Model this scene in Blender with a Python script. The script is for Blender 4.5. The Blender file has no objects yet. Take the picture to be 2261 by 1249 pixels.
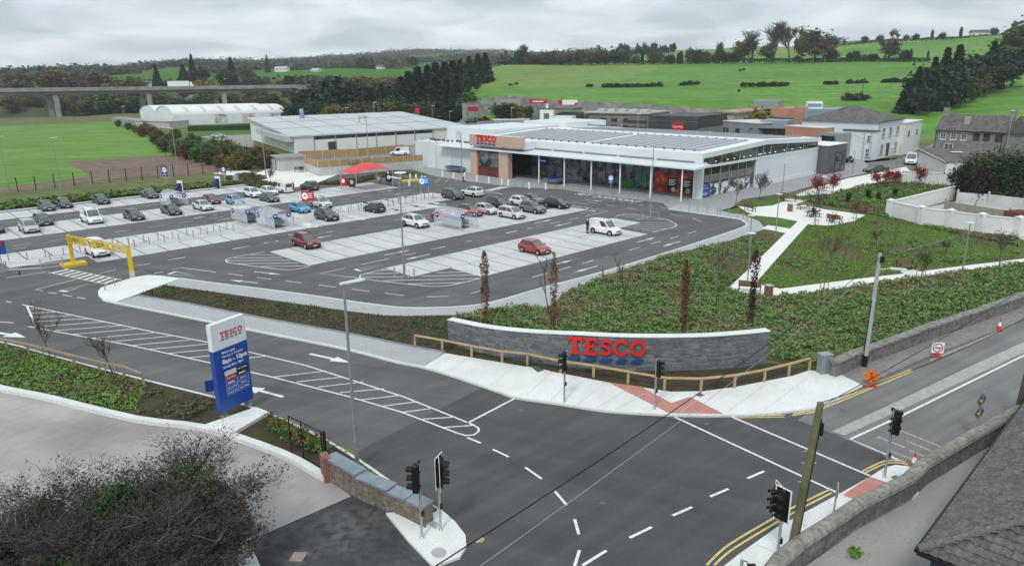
import bpy,math,random
import numpy as np
from mathutils import Vector,Matrix
random.seed(7); rng=np.random.default_rng(7)
SC=bpy.context.scene
COL=SC.collection
# --- camera
HAZE=0.00016
FOC,PITCH,ROLL,CAMZ=1592.0,0.2776,-0.010,18.3
CX,CY=1130.5,624.5
_up=Vector((0,math.sin(PITCH),math.cos(PITCH))); _fw=Vector((0,math.cos(PITCH),-math.sin(PITCH)))
_R=Vector((1,0,0))*math.cos(ROLL)+_up*math.sin(ROLL)
_U=_up*math.cos(ROLL)-Vector((1,0,0))*math.sin(ROLL)
cd=bpy.data.cameras.new('camera'); cam=bpy.data.objects.new('camera',cd); COL.objects.link(cam)
m3=Matrix((_R,_U,-_fw)).transposed()
cam.matrix_world=Matrix.Translation((0,0,CAMZ))@m3.to_4x4()
cd.sensor_fit='HORIZONTAL'; cd.sensor_width=36; cd.lens=FOC/2261*36
cd.clip_start=0.5; cd.clip_end=20000
SC.camera=cam
# --- world and sun (overcast)
SUN_EL,SUN_AZ=math.radians(48),math.radians(200)
W=bpy.data.worlds.new('World'); SC.world=W; W.use_nodes=True
wn,wl=W.node_tree.nodes,W.node_tree.links
wn.clear()
wo=wn.new('ShaderNodeOutputWorld'); wb=wn.new('ShaderNodeBackground')
sky=wn.new('ShaderNodeTexSky'); sky.sky_type='NISHITA'; sky.sun_disc=False
sky.sun_elevation=SUN_EL; sky.sun_rotation=SUN_AZ
tc=wn.new('ShaderNodeTexCoord'); sep=wn.new('ShaderNodeSeparateXYZ'); wl.new(tc.outputs['Generated'],sep.inputs[0])
def wmath(op,a,b):
 n=wn.new('ShaderNodeMath'); n.operation=op
 for i,q in enumerate((a,b)):
  if isinstance(q,(int,float)):n.inputs[i].default_value=q
  elif q is not None:wl.new(q,n.inputs[i])
 return n.outputs[0]
zz=wmath('MAXIMUM',wmath('ADD',sep.outputs[2],0.16),0.03)
cmb=wn.new('ShaderNodeCombineXYZ')
wl.new(wmath('DIVIDE',sep.outputs[0],zz),cmb.inputs[0]); wl.new(wmath('DIVIDE',sep.outputs[1],zz),cmb.inputs[1])
nz=wn.new('ShaderNodeTexNoise'); nz.inputs['Scale'].default_value=1.5; nz.inputs['Detail'].default_value=5; nz.inputs['Roughness'].default_value=0.5
nz.inputs['Distortion'].default_value=0.5
wl.new(cmb.outputs[0],nz.inputs['Vector'])
cr=wn.new('ShaderNodeValToRGB'); el=cr.color_ramp.elements
el[0].position=0.36; el[0].color=(0.44,0.525,0.58,1); el[1].position=0.63; el[1].color=(0.80,0.86,0.885,1)
e2=el.new(0.48); e2.color=(0.60,0.68,0.725,1)
wl.new(nz.outputs['Fac'],cr.inputs['Fac'])
sk=wn.new('ShaderNodeMixRGB'); sk.blend_type='MULTIPLY'; sk.inputs[0].default_value=1; sk.inputs[2].default_value=(0.1,0.1,0.1,1)
wl.new(sky.outputs[0],sk.inputs[1])
mx=wn.new('ShaderNodeMixRGB'); mx.inputs[0].default_value=0.94
wl.new(sk.outputs[0],mx.inputs[1]); wl.new(cr.outputs[0],mx.inputs[2])
wl.new(mx.outputs[0],wb.inputs['Color']); wb.inputs['Strength'].default_value=1.12
wl.new(wb.outputs[0],wo.inputs[0])
sd=bpy.data.lights.new('sun','SUN'); sd.energy=1.5; sd.angle=math.radians(11); sd.color=(1,0.97,0.92)
sun=bpy.data.objects.new('sun',sd); COL.objects.link(sun)
_sd=Vector((math.sin(SUN_AZ)*math.cos(SUN_EL),math.cos(SUN_AZ)*math.cos(SUN_EL),math.sin(SUN_EL)))
sun.rotation_euler=_sd.to_track_quat('Z','Y').to_euler()
SC.view_settings.view_transform='Standard'; SC.view_settings.look='None'
SC.view_settings.exposure=0.28; SC.view_settings.gamma=1.0; SC.view_settings.use_curve_mapping=False
SC.render.engine='CYCLES'
# --- survey: photo pixel -> place in the world
def ray(x,y):
 return _R*((x-CX)/FOC)-_U*((y-CY)/FOC)+_fw
def G(x,y,z=0.0):
 d=ray(x,y); t=(z-CAMZ)/d.z
 return Vector((t*d.x,t*d.y,z))
def DP(x,y,Y):
 d=ray(x,y); t=Y/d.y
 return Vector((t*d.x,Y,CAMZ+t*d.z))
def HT(b,t,z=0.0):
 g=G(b[0],b[1],z); d=ray(*t); k=(g.x*d.x+g.y*d.y)/(d.x*d.x+d.y*d.y)
 return CAMZ+k*d.z-z
PHI=0.7665; UO=Vector((-27.01,77.89,0))
E1=Vector((math.cos(PHI),math.sin(PHI),0)); E2=Vector((math.sin(PHI),-math.cos(PHI),0))
def UV(u,v,z=0.0):return UO+E1*u+E2*v+Vector((0,0,z))
def zoom(x0,y0,s):return lambda x,y:(x0+x/s,y0+y/s)
za=zoom(480,480,6.9375); zb=zoom(760,480,6.9375); zc=zoom(1060,440,6.9375); zd=zoom(0,400,6.9375)
ze=zoom(200,380,6.9375); zf=zoom(1300,400,6.9375); zg=zoom(640,360,7.0656); zq1=zoom(0,360,3.904)
z2=zoom(350,360,3.904); z3=zoom(800,360,3.904); z4=zoom(1200,380,3.673); z5=zoom(1560,380,3.225)
p1=zoom(0,560,3.123); pq=zoom(600,660,3.47); pr=zoom(600,920,3.23); ps=zoom(1500,860,2.971)
pt=zoom(1700,640,3.469); pw=zoom(950,640,2.826); p2=zoom(0,860,3.211); pb=zoom(550,80,3.673)
pc=zoom(900,180,3.768); pd=zoom(1400,180,3.768); pe=zoom(1660,180,3.674); pl=zoom(0,80,3.23)
sg=zoom(960,250,6.9375); sh=zoom(1260,260,6.9375); ss=zoom(1520,280,6.9375)
# --- materials
MATS={}
def mat(name,c1,c2=None,scale=1.0,rough=0.8,bump=0.0,metal=0.0,detail=5,c3=None,scale2=None,coord='pos',spec=0.3,coat=0.0,alpha=1.0,bscale=None,lo=0.35,hi=0.65,emit=0.0,streak=None):
 if name in MATS:return MATS[name]
 m=bpy.data.materials.new(name); m.use_nodes=True; n,l=m.node_tree.nodes,m.node_tree.links
 b=n['Principled BSDF']; b.inputs['Roughness'].default_value=rough; b.inputs['Metallic'].default_value=metal
 b.inputs['Specular IOR Level'].default_value=spec; b.inputs['Coat Weight'].default_value=coat; b.inputs['Alpha'].default_value=alpha
 b.inputs['Base Color'].default_value=(*c1,1)
 if emit:b.inputs['Emission Color'].default_value=(*c1,1); b.inputs['Emission Strength'].default_value=emit
 if coord=='pos':src=n.new('ShaderNodeNewGeometry').outputs['Position']
 else:src=n.new('ShaderNodeTexCoord').outputs['Object']
 if c2 is not None:
  t=n.new('ShaderNodeTexNoise'); t.inputs['Scale'].default_value=scale; t.inputs['Detail'].default_value=detail; l.new(src,t.inputs['Vector'])
  r=n.new('ShaderNodeValToRGB'); r.color_ramp.elements[0].position=lo; r.color_ramp.elements[1].position=hi
  r.color_ramp.elements[0].color=(*c1,1); r.color_ramp.elements[1].color=(*c2,1); l.new(t.outputs['Fac'],r.inputs['Fac'])
  out=r.outputs[0]
  if c3 is not None:
   t2=n.new('ShaderNodeTexNoise'); t2.inputs['Scale'].default_value=scale2 or scale*7; t2.inputs['Detail'].default_value=3; l.new(src,t2.inputs['Vector'])
   r2=n.new('ShaderNodeValToRGB'); r2.color_ramp.elements[0].position=0.42; r2.color_ramp.elements[1].position=0.68
   l.new(t2.outputs['Fac'],r2.inputs['Fac'])
   mxx=n.new('ShaderNodeMixRGB'); l.new(r2.outputs[0],mxx.inputs[0]); l.new(out,mxx.inputs[1]); mxx.inputs[2].default_value=(*c3,1); out=mxx.outputs[0]
  for sk in streak or():
   ang,sx,sy,amt=sk; mp=n.new('ShaderNodeMapping'); mp.vector_type='TEXTURE'; mp.inputs['Rotation'].default_value=(0,0,ang); mp.inputs['Scale'].default_value=(sx,sy,1); l.new(src,mp.inputs[0])
   t4=n.new('ShaderNodeTexNoise'); t4.inputs['Scale'].default_value=1.0; t4.inputs['Detail'].default_value=3; l.new(mp.outputs[0],t4.inputs['Vector'])
   r4=n.new('ShaderNodeMapRange'); r4.inputs[1].default_value=0.35; r4.inputs[2].default_value=0.65; r4.inputs[3].default_value=1-amt; r4.inputs[4].default_value=1+amt; l.new(t4.outputs['Fac'],r4.inputs[0])
   m4=n.new('ShaderNodeMixRGB'); m4.blend_type='MULTIPLY'; m4.inputs[0].default_value=1; l.new(out,m4.inputs[1]); l.new(r4.outputs[0],m4.inputs[2]); out=m4.outputs[0]
  l.new(out,b.inputs['Base Color'])
 if bump:
  t3=n.new('ShaderNodeTexNoise'); t3.inputs['Scale'].default_value=bscale or scale*6; t3.inputs['Detail'].default_value=4; l.new(src,t3.inputs['Vector'])
  bp=n.new('ShaderNodeBump'); bp.inputs['Strength'].default_value=bump; bp.inputs['Distance'].default_value=0.05
  l.new(t3.outputs['Fac'],bp.inputs['Height']); l.new(bp.outputs[0],b.inputs['Normal'])
 MATS[name]=m
 return m
def leafmat(name,cols,rough=0.7,transl=0.0):
 if name in MATS:return MATS[name]
 m=bpy.data.materials.new(name); m.use_nodes=True; n,l=m.node_tree.nodes,m.node_tree.links
 b=n['Principled BSDF']; b.inputs['Roughness'].default_value=rough; b.inputs['Specular IOR Level'].default_value=0.2
 g=n.new('ShaderNodeNewGeometry'); r=n.new('ShaderNodeValToRGB'); r.color_ramp.interpolation='LINEAR'
 e=r.color_ramp.elements
 for i,c in enumerate(cols):
  p=i/max(1,len(cols)-1)
  if i==0:e[0].position=0; e[0].color=(*c,1)
  elif i==len(cols)-1:e[len(e)-1].position=1; e[len(e)-1].color=(*c,1)
  else:q=e.new(p); q.color=(*c,1)
 l.new(g.outputs['Random Per Island'],r.inputs['Fac']); l.new(r.outputs[0],b.inputs['Base Color'])
 if transl:
  tr=n.new('ShaderNodeBsdfTranslucent'); l.new(r.outputs[0],tr.inputs[0]); ms=n.new('ShaderNodeMixShader'); ms.inputs[0].default_value=transl
  l.new(b.outputs[0],ms.inputs[1]); l.new(tr.outputs[0],ms.inputs[2]); l.new(ms.outputs[0],n['Material Output'].inputs[0])
 MATS[name]=m
 return m
 # --- mesh builder
class MB:
 def __init__(s):s.v=[]; s.f=[]; s.m=[]
 def add(s,vs,fs,m=0):
  o=len(s.v); s.v+=[tuple(p)for p in vs]; s.f+=[tuple(i+o for i in f)for f in fs]; s.m+=[m]*len(fs); return s
 def quad(s,a,b,c,d,m=0):return s.add((a,b,c,d),((0,1,2,3),),m)
 def poly(s,pts,m=0):return s.add(pts,(tuple(range(len(pts))),),m)
 def box(s,c,d,rz=0.0,m=0,tilt=None):
  hx,hy,hz=d[0]/2,d[1]/2,d[2]/2; co,si=math.cos(rz),math.sin(rz); vs=[]
  for z in(-hz,hz):
   for x,y in((-hx,-hy),(hx,-hy),(hx,hy),(-hx,hy)):
    p=Vector((x,y,z))
    if tilt is not None:p=tilt@p
    vs.append((c[0]+p.x*co-p.y*si,c[1]+p.x*si+p.y*co,c[2]+p.z))
  return s.add(vs,((3,2,1,0),(4,5,6,7),(0,1,5,4),(1,2,6,5),(2,3,7,6),(3,0,4,7)),m)
 def bar(s,a,b,w,h,m=0):
  a,b=Vector(a),Vector(b); d=(b-a); L=d.length
  if L<1e-6:return s
  d.normalize(); up=Vector((0,0,1))if abs(d.z)<0.95 else Vector((1,0,0))
  x=d.cross(up).normalized()*(w/2); y=x.cross(d).normalized()*(h/2)
  vs=[p+sx*x+sy*y for p in(a,b)for sx,sy in((-1,-1),(1,-1),(1,1),(-1,1))]
  return s.add(vs,((3,2,1,0),(4,5,6,7),(0,1,5,4),(1,2,6,5),(2,3,7,6),(3,0,4,7)),m)
 def tube(s,pts,rs,n=8,m=0,cap=True):
  pts=[Vector(p)for p in pts]; rs=rs if isinstance(rs,(list,tuple))else[rs]*len(pts); rings=[]; o=len(s.v)
  x=None
  for i,p in enumerate(pts):
   d=(pts[min(i+1,len(pts)-1)]-pts[max(i-1,0)])
   d=d.normalized()if d.length>1e-9 else Vector((0,0,1))
   if x is None:
    u=Vector((0,0,1))if abs(d.z)<0.9 else Vector((1,0,0)); x=d.cross(u).normalized()
   else:
    x=(x-d*x.dot(d)); x=x.normalized()if x.length>1e-6 else d.orthogonal().normalized()
   y=d.cross(x)
   for k in range(n):
    a=2*math.pi*k/n; s.v.append(tuple(p+rs[i]*(math.cos(a)*x+math.sin(a)*y)))
  for i in range(len(pts)-1):
   for k in range(n):
    a,b=o+i*n+k,o+i*n+(k+1)%n; s.f.append((a,b,b+n,a+n)); s.m.append(m)
  if cap:
   s.f.append(tuple(o+k for k in range(n))[::-1]); s.m.append(m)
   e=o+(len(pts)-1)*n; s.f.append(tuple(e+k for k in range(n))); s.m.append(m)
  return s
 def lathe(s,prof,n=12,c=(0,0,0),m=0):
  o=len(s.v)
  for r,z in prof:
   for k in range(n):
    a=2*math.pi*k/n; s.v.append((c[0]+r*math.cos(a),c[1]+r*math.sin(a),c[2]+z))
  for i in range(len(prof)-1):
   for k in range(n):
    a,b=o+i*n+k,o+i*n+(k+1)%n; s.f.append((a,b,b+n,a+n)); s.m.append(m)
  s.f.append(tuple(o+k for k in range(n))[::-1]); s.m.append(m)
  e=o+(len(prof)-1)*n; s.f.append(tuple(e+k for k in range(n))); s.m.append(m)
  return s
 def prism(s,pts,z0,z1,m=0,mt=None):
 # polygon (list of xy) extruded
  pts=[(p[0],p[1])for p in pts]
  A=sum(pts[i][0]*pts[(i+1)%len(pts)][1]-pts[(i+1)%len(pts)][0]*pts[i][1]for i in range(len(pts)))
  if A<0:pts=pts[::-1]
  n=len(pts); vs=[(x,y,z0)for x,y in pts]+[(x,y,z1)for x,y in pts]
  o=len(s.v); s.v+=vs
  for i in range(n):
   j=(i+1)%n; s.f.append((o+i,o+j,o+n+j,o+n+i)); s.m.append(m)
  s.f.append(tuple(o+n+i for i in range(n))); s.m.append(m if mt is None else mt)
  s.f.append(tuple(o+i for i in range(n))[::-1]); s.m.append(m)
  return s
 def xform(s,M):
  s.v=[tuple(M@Vector(p))for p in s.v]; return s
 def mesh(s,name,mats,smooth=None):
  me=bpy.data.meshes.new(name); me.from_pydata(s.v,[],s.f)
  mats=mats if isinstance(mats,(list,tuple))else[mats]
  for q in mats:me.materials.append(q)
  if len(mats)>1:me.polygons.foreach_set('material_index',s.m)
  me.update()
  if smooth is not None:
   me.shade_smooth(); me.set_sharp_from_angle(angle=math.radians(smooth))
  return me
 def build(s,name,mats,parent=None,smooth=None,loc=None,rz=0.0):
  return obj(name,s.mesh(name,mats,smooth),parent,loc,rz)
def obj(name,me,parent=None,loc=None,rz=0.0):
 o=bpy.data.objects.new(name,me); COL.objects.link(o)
 if parent is not None:o.parent=parent
 if loc is not None:o.location=loc
 if rz:o.rotation_euler=(0,0,rz)
 return o
def tag(o,label=None,cat=None,group=None,kind=None):
 if label:o['label']=label
 if cat:o['category']=cat
 if group:o['group']=group
 if kind:o['kind']=kind
 return o
def thing(name,label,cat,loc=(0,0,0),rz=0.0,group=None):
 o=bpy.data.objects.new(name,None); COL.objects.link(o); o.empty_display_size=0.3
 o.location=loc; o.rotation_euler=(0,0,rz)
 return tag(o,label,cat,group)
def copy_tree(o,parent=None):
 c=o.copy(); COL.objects.link(c); c.parent=parent
 for ch in KIDS.get(o.name,None)or list(o.children):copy_tree(ch,c)
 return c
KIDS={}
def dup(o,loc,rz=0.0,label=None,group=None,scale=None):
 c=copy_tree(o); c.location=loc; c.rotation_euler=(0,0,rz)
 if label:c['label']=label
 if group:c['group']=group
 if scale is not None:c.scale=(scale,)*3 if isinstance(scale,(int,float))else scale
 return c
def struct(o,label=None):
 o['kind']='structure'
 if label:o['label']=label
 return o
def npmesh(name,V,Q,mats,mi=None):
 """V (n,3) float, Q (m,4) int quads"""
 me=bpy.data.meshes.new(name); me.vertices.add(len(V)); me.vertices.foreach_set('co',np.ascontiguousarray(V,dtype=np.float32).ravel())
 k=Q.shape[1]; me.loops.add(len(Q)*k); me.loops.foreach_set('vertex_index',np.ascontiguousarray(Q,dtype=np.int32).ravel())
 me.polygons.add(len(Q)); me.polygons.foreach_set('loop_start',np.arange(0,len(Q)*k,k,dtype=np.int32))
 for q in(mats if isinstance(mats,(list,tuple))else[mats]):me.materials.append(q)
 if mi is not None:me.polygons.foreach_set('material_index',np.ascontiguousarray(mi,dtype=np.int32))
 me.update(calc_edges=True); me.validate()
 return me
def leaf_quads(P,size,up=0.3,asp=1.6,r=None):
 """one rhombic leaf per point"""
 r=r or rng; n=len(P); d=r.normal(size=(n,3)); d[:,2]*=0.6; d/=np.linalg.norm(d,axis=1)[:,None]
 q=r.normal(size=(n,3)); q[:,2]+=up*3; q/=np.linalg.norm(q,axis=1)[:,None]
 s=np.cross(d,q); s/=(np.linalg.norm(s,axis=1)[:,None]+1e-9)
 L=(size*(0.6+0.8*r.random(n)))[:,None]if np.isscalar(size)else size[:,None]
 a=d*L*0.5*asp**0.5; b=s*L*0.5/asp**0.5
 V=np.stack([P-a,P+b*0.9,P+a,P-b*0.9],1).reshape(-1,3)
 return V,np.arange(4*n).reshape(n,4)
def inpoly(pts,poly):
 x,y=pts[:,0],pts[:,1]; c=np.zeros(len(pts),bool); n=len(poly)
 for i in range(n):
  x1,y1=poly[i][0],poly[i][1]; x2,y2=poly[(i+1)%n][0],poly[(i+1)%n][1]
  if y1==y2:continue
  k=((y1>y)!=(y2>y))&(x<(x2-x1)*(y-y1)/(y2-y1)+x1); c^=k
 return c
def scatter(poly,dens,r=None):
 r=r or rng; a=np.array([(p[0],p[1])for p in poly]); lo,hi=a.min(0),a.max(0)
 n=int(dens*(hi-lo).prod()); p=lo+r.random((n,2))*(hi-lo)
 return p[inpoly(p,a)]
def vnoise(p,s,seed=0):
 """cheap smooth value noise for scattering, p (n,2)"""
 q=p/s; i=np.floor(q).astype(np.int64); f=q-i; f=f*f*(3-2*f)
 def h(a,b):
  k=(a*374761393+b*668265263+seed*974711)&0xffffffff; k=((k^(k>>13))*1274126177)&0xffffffff; return((k^(k>>16))&0xffff)/65535.0
 x0,y0=i[:,0],i[:,1]
 return(h(x0,y0)*(1-f[:,0])+h(x0+1,y0)*f[:,0])*(1-f[:,1])+(h(x0,y0+1)*(1-f[:,0])+h(x0+1,y0+1)*f[:,0])*f[:,1]
 # ===== THE SETTING
GRASS=mat('grass_field',(0.10,0.21,0.024),(0.135,0.27,0.034),0.05,0.9,c3=(0.10,0.20,0.035),scale2=0.6,streak=((0.1,22,6,.16),(.2,5,1.5,.12)),bump=0.3,bscale=2.0)
OLIVE=mat('rough_grass',(0.10,0.125,0.04),(0.14,0.17,0.05),0.08,0.95,c3=(0.09,0.08,0.04),scale2=0.5)
PASTURE=mat('hill_pasture',(0.19,0.24,0.06),(0.125,0.235,0.036),0.012,0.95,c3=(0.12,0.19,0.04),scale2=0.22,streak=((0,40,9,.14),(.1,9,3,.14)))
PASTURE2=mat('hill_pasture_green',(0.085,0.21,0.02),(0.125,0.275,0.036),0.02,0.95,c3=(0.085,0.18,0.028),scale2=0.3,streak=((0,36,7,.16),(.1,9,3,.16)))
def farfield():
 m=bpy.data.materials.new('far_fields'); m.use_nodes=True; n,l=m.node_tree.nodes,m.node_tree.links; b=n['Principled BSDF']; b.inputs['Roughness'].default_value=1; b.inputs['Specular IOR Level'].default_value=0
 g=n.new('ShaderNodeNewGeometry'); mp=n.new('ShaderNodeMapping'); mp.inputs['Scale'].default_value=(1,0.6,0); l.new(g.outputs['Position'],mp.inputs[0])
 v=n.new('ShaderNodeTexVoronoi'); v.inputs['Scale'].default_value=0.0062; l.new(mp.outputs[0],v.inputs['Vector'])
 s=n.new('ShaderNodeSeparateColor'); l.new(v.outputs['Color'],s.inputs[0])
 r=n.new('ShaderNodeValToRGB'); r.color_ramp.interpolation='CONSTANT'; e=r.color_ramp.elements
 cols=[(0.07,0.16,0.035),(0.05,0.145,0.03),(0.10,0.14,0.05),(0.12,0.13,0.06),(0.06,0.17,0.03),(0.085,0.10,0.045)]
 for i,c in enumerate(cols):
  q=e[0]if i==0 else(e[1]if i==1 else e.new(i/len(cols))); q.position=i/len(cols); q.color=(*c,1)
 l.new(s.outputs[0],r.inputs[0]); l.new(r.outputs[0],b.inputs['Base Color']); return m
FARF=farfield()
TOWN=mat('valley_scrub',(0.05,0.06,0.028),(0.075,0.08,0.035),0.05,1.0)
# terrain: columns of the land along sight lines, (distance north, height); the pixel row only tells the slope of the hill
COLS=[]
def column(x,pts):
 r=ray(x,170); COLS.append((r.x/r.y,[(-1.0,0.0)]+[(Y,DP(x,v,Y).z if k=='p' else v)for Y,k,v in pts]))
column(-500,[(400,'z',0),(600,'z',8),(1000,'p',168),(2500,'p',158),(9000,'p',150)])
column(14,[(405,'z',0),(415,'z',-4),(450,'z',-4),(470,'z',2),(650,'p',180),(1100,'p',166),(2500,'p',160),(9000,'p',150)])
column(250,[(430,'z',0),(440,'z',-4),(480,'z',-4),(500,'z',2),(700,'p',176),(1000,'p',163),(1900,'p',150),(9000,'p',152)])
column(440,[(440,'z',0),(500,'z',1),(640,'p',182),(860,'p',160),(1100,'p',146),(2500,'p',139),(9000,'p',140)])
column(600,[(440,'z',0),(520,'z',2),(680,'p',176),(900,'p',160),(1400,'p',146),(2800,'p',134),(9000,'p',130)])
column(860,[(360,'z',0),(560,'z',8),(760,'p',164),(1100,'p',148),(1700,'p',130),(2600,'p',121),(9000,'p',122)])
column(1000,[(330,'z',0),(420,'z',8),(600,'p',176),(1000,'p',150),(1700,'p',128),(2600,'p',116),(9000,'p',118)])
column(1050,[(270,'z',0),(300,'z',4),(360,'p',205),(470,'p',184),(620,'p',158),(1000,'p',148),(1700,'p',126),(2600,'p',116),(9000,'p',118)])
column(1130,[(270,'z',0),(296,'z',2),(300,'p',214),(400,'p',194),(520,'p',160),(600,'p',146),(700,'p',144),(1700,'p',130),(2600,'p',116),(9000,'p',118)])
column(1400,[(260,'z',0),(288,'z',2),(292,'p',224),(400,'p',192),(520,'p',158),(590,'p',142),(800,'p',124),(1000,'p',118),(3000,'p',112),(9000,'p',120)])
column(1700,[(240,'z',0),(270,'z',2),(276,'p',240),(380,'p',187),(460,'p',160),(540,'p',138),(760,'p',112),(1000,'p',104),(9000,'p',112)])
column(2000,[(215,'z',0),(240,'z',1.5),(260,'p',252),(360,'p',186),(440,'p',160),(520,'p',137),(720,'p',92),(950,'p',84),(9000,'p',100)])
column(2250,[(200,'z',0),(225,'z',2),(245,'p',255),(330,'p',195),(420,'p',160),(500,'p',134),(660,'p',82),(900,'p',74),(9000,'p',95)])
column(2700,[(200,'z',0),(240,'z',6),(500,'p',120),(660,'p',70),(900,'p',60),(9000,'p',90)])
CT=[c[0]for c in COLS]
def _zc(pts,Y):
 for i in range(len(pts)-1):
  if Y<=pts[i+1][0]:
   a,b=pts[i],pts[i+1]; f=max(0,(Y-a[0])/(b[0]-a[0])); return a[1]+(b[1]-a[1])*f
 return pts[-1][1]
def TZ(X,Y):
 """height of the land"""
 if Y<150:return 0.0
 t=X/Y
 if t<=CT[0]:return _zc(COLS[0][1],Y)
 if t>=CT[-1]:return _zc(COLS[-1][1],Y)
 for i in range(len(CT)-1):
  if t<=CT[i+1]:
   f=(t-CT[i])/(CT[i+1]-CT[i]); f=f*f*(3-2*f); return _zc(COLS[i][1],Y)*(1-f)+_zc(COLS[i+1][1],Y)*f
def on_land(x,Y):
 """place on the land along pixel column x at distance Y"""
 r=ray(x,165); X=r.x/r.y*Y; return Vector((X,Y,TZ(X,Y)))
def terrain():
 Ys=[3.0]+list(np.geomspace(20,200,14))+list(np.linspace(206,640,100))+list(np.geomspace(652,3600,46))
 Ts=np.concatenate([np.linspace(-1.3,-0.95,5),np.linspace(-0.9,0.95,190),np.linspace(1.0,1.3,5)])
 V=[]; F=[]; MI=[]; nt=len(Ts)
 for Y in Ys:
  for t in Ts:
   X=t*Y; z=TZ(X,Y)
   if Y>300:z+=(math.sin(X*0.021+Y*0.013)+math.sin(X*0.047-Y*0.019))*min(0.8,(Y-300)/500)
   V.append((X,Y,z))
 tL=ray(1060,165); tL=tL.x/tL.y; tf=lambda x:(ray(x,165).x/ray(x,165).y)
 tg1,tg2=tf(330),tf(14)
 for i in range(len(Ys)-1):
  for j in range(nt-1):
   F.append((i*nt+j,i*nt+j+1,(i+1)*nt+j+1,(i+1)*nt+j)); Y=(Ys[i]+Ys[i+1])/2; t=(Ts[j]+Ts[j+1])/2; X=t*Y
   m=3
   if Y<300:m=1
   if Y>205 and t>tf(1640):m=4
   if t<tf(500)and Y<430:m=1
   if t>tf(1015)and 268<Y<620:
    m=2 if(Y>395-(t-tf(1400))*60)else 4
    if m==2 and t>tf(1330)+(Y-395)/220*(tf(1530)-tf(1330)):m=4
   if t>tf(1250)and Y>=620:m=2
   if t>tf(1850)and Y>=500:m=4
   if t<tf(560)and 440<Y<560:m=5
   MI.append(m)
 o=len(V); V+=[(-600,200,-.05),(600,200,-.05),(600,-300,-.05),(-600,-300,-.05)]
 F.append((o,o+3,o+2,o+1)); MI.append(1)
 me=bpy.data.meshes.new('ground'); me.from_pydata(V,[],F)
 for q in(GRASS,OLIVE,PASTURE,FARF,PASTURE2,TOWN):me.materials.append(q)
 me.polygons.foreach_set('material_index',MI); me.shade_smooth(); me.update()
 struct(obj('ground',me))
terrain()
# ---- materials of the made ground
ASPH=mat('asphalt',(0.098,0.098,0.10),(0.116,0.116,0.117),0.07,0.85,c3=(0.125,0.125,0.125),scale2=14,streak=((0.7665,16,1.1,.10),(0.3,9,5,.12),(-.3,26,1.3,.08)),bump=0.15,bscale=30,spec=0.25)
ASPHN=mat('asphalt_new',(0.066,0.067,0.070),(0.079,0.080,0.082),0.10,0.8,c3=(0.088,0.089,0.091),scale2=14,streak=((0.75,18,1.0,.12),(-.45,22,1.2,.10),(0.2,6,4,.12)),bump=0.15,bscale=30,spec=0.3)
ASPHO=mat('asphalt_old',(0.17,0.167,0.166),(0.205,0.202,0.20),0.15,0.9,c3=(0.16,0.158,0.157),scale2=8,streak=((0.62,22,.9,.13),(0.2,4,3,.08)),bump=0.1,bscale=30)
ASPHK=mat('asphalt_side',(0.05,0.051,0.054),(0.105,0.106,0.108),0.5,0.85,c3=(0.04,0.04,0.042),scale2=2.5,bump=0.2,bscale=30)
YARD=mat('worn_yard',(0.29,0.275,0.268),(0.38,0.365,0.358),0.16,0.85,c3=(0.32,0.30,0.293),scale2=9,streak=((-.35,12,2.0,.12),(0.5,7,5,.12),(1.0,.9,.5,.05)),bump=0.1,bscale=20)
YARDR=mat('yard_concrete',(0.30,0.295,0.275),(0.38,0.375,0.355),0.3,0.85,c3=(0.30,0.295,0.28),scale2=7,bump=0.1,bscale=20)
CONC=mat('pale_concrete',(0.68,0.69,0.675),(0.74,0.745,0.73),0.2,0.8,c3=(0.64,0.65,0.635),scale2=8,streak=((0.3,5,2.5,.05),(1.2,1.2,.7,.04)),bump=0.05,bscale=40)
KERB=mat('kerb_concrete',(0.62,0.63,0.62),(0.70,0.71,0.69),1.2,0.85,c3=(0.58,0.585,0.57),scale2=5,bump=0.1)
PAVE=mat('block_paving',(0.33,0.345,0.355),(0.38,0.395,0.405),0.5,0.8,c3=(0.40,0.415,0.425),scale2=5,bump=0.2,bscale=12)
PAVEF=mat('forecourt_paving',(0.28,0.29,0.30),(0.32,0.33,0.34),0.2,0.75,c3=(0.34,0.35,0.36),scale2=4.0,bump=0.1,bscale=12)
BAY=mat('bay_paving',(0.50,0.505,0.505),(0.57,0.575,0.57),0.10,0.8,c3=(0.47,0.475,0.48),scale2=7,streak=((0.7665,1.6,6,.05),(0.2,3,3,.06)),bump=0.1,bscale=18)
SOIL=mat('bark_soil',(0.035,0.026,0.018),(0.075,0.055,0.04),1.3,1.0,c3=(0.05,0.055,0.02),scale2=0.5,bump=0.6,bscale=9)
EARTH=mat('bare_earth',(0.135,0.088,0.064),(0.18,0.12,0.088),0.12,1.0,c3=(0.21,0.155,0.12),scale2=0.5,bump=0.3,bscale=4)
PARKG=mat('park_grass',(0.085,0.09,0.035),(0.10,0.15,0.035),0.22,1.0,c3=(0.095,0.075,0.045),scale2=0.7,bump=0.5,bscale=8)
LAWN=mat('lawn_grass',(0.06,0.14,0.016),(0.09,0.19,0.025),0.4,1.0,c3=(0.05,0.10,0.015),scale2=3,bump=0.5,bscale=10)
PAINT=mat('road_paint',(0.74,0.745,0.74),(0.80,0.80,0.79),2.0,0.7,c3=(0.55,0.55,0.54),scale2=7)
YPAINT=mat('yellow_road_paint',(0.66,0.49,0.14),(0.72,0.58,0.24),1.5,0.7,c3=(0.45,0.38,0.2),scale2=5)
PALEY=mat('faded_yellow_paint',(0.50,0.46,0.32),(0.38,0.36,0.29),1.5,0.7,c3=(0.25,0.24,0.22),scale2=4)
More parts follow.
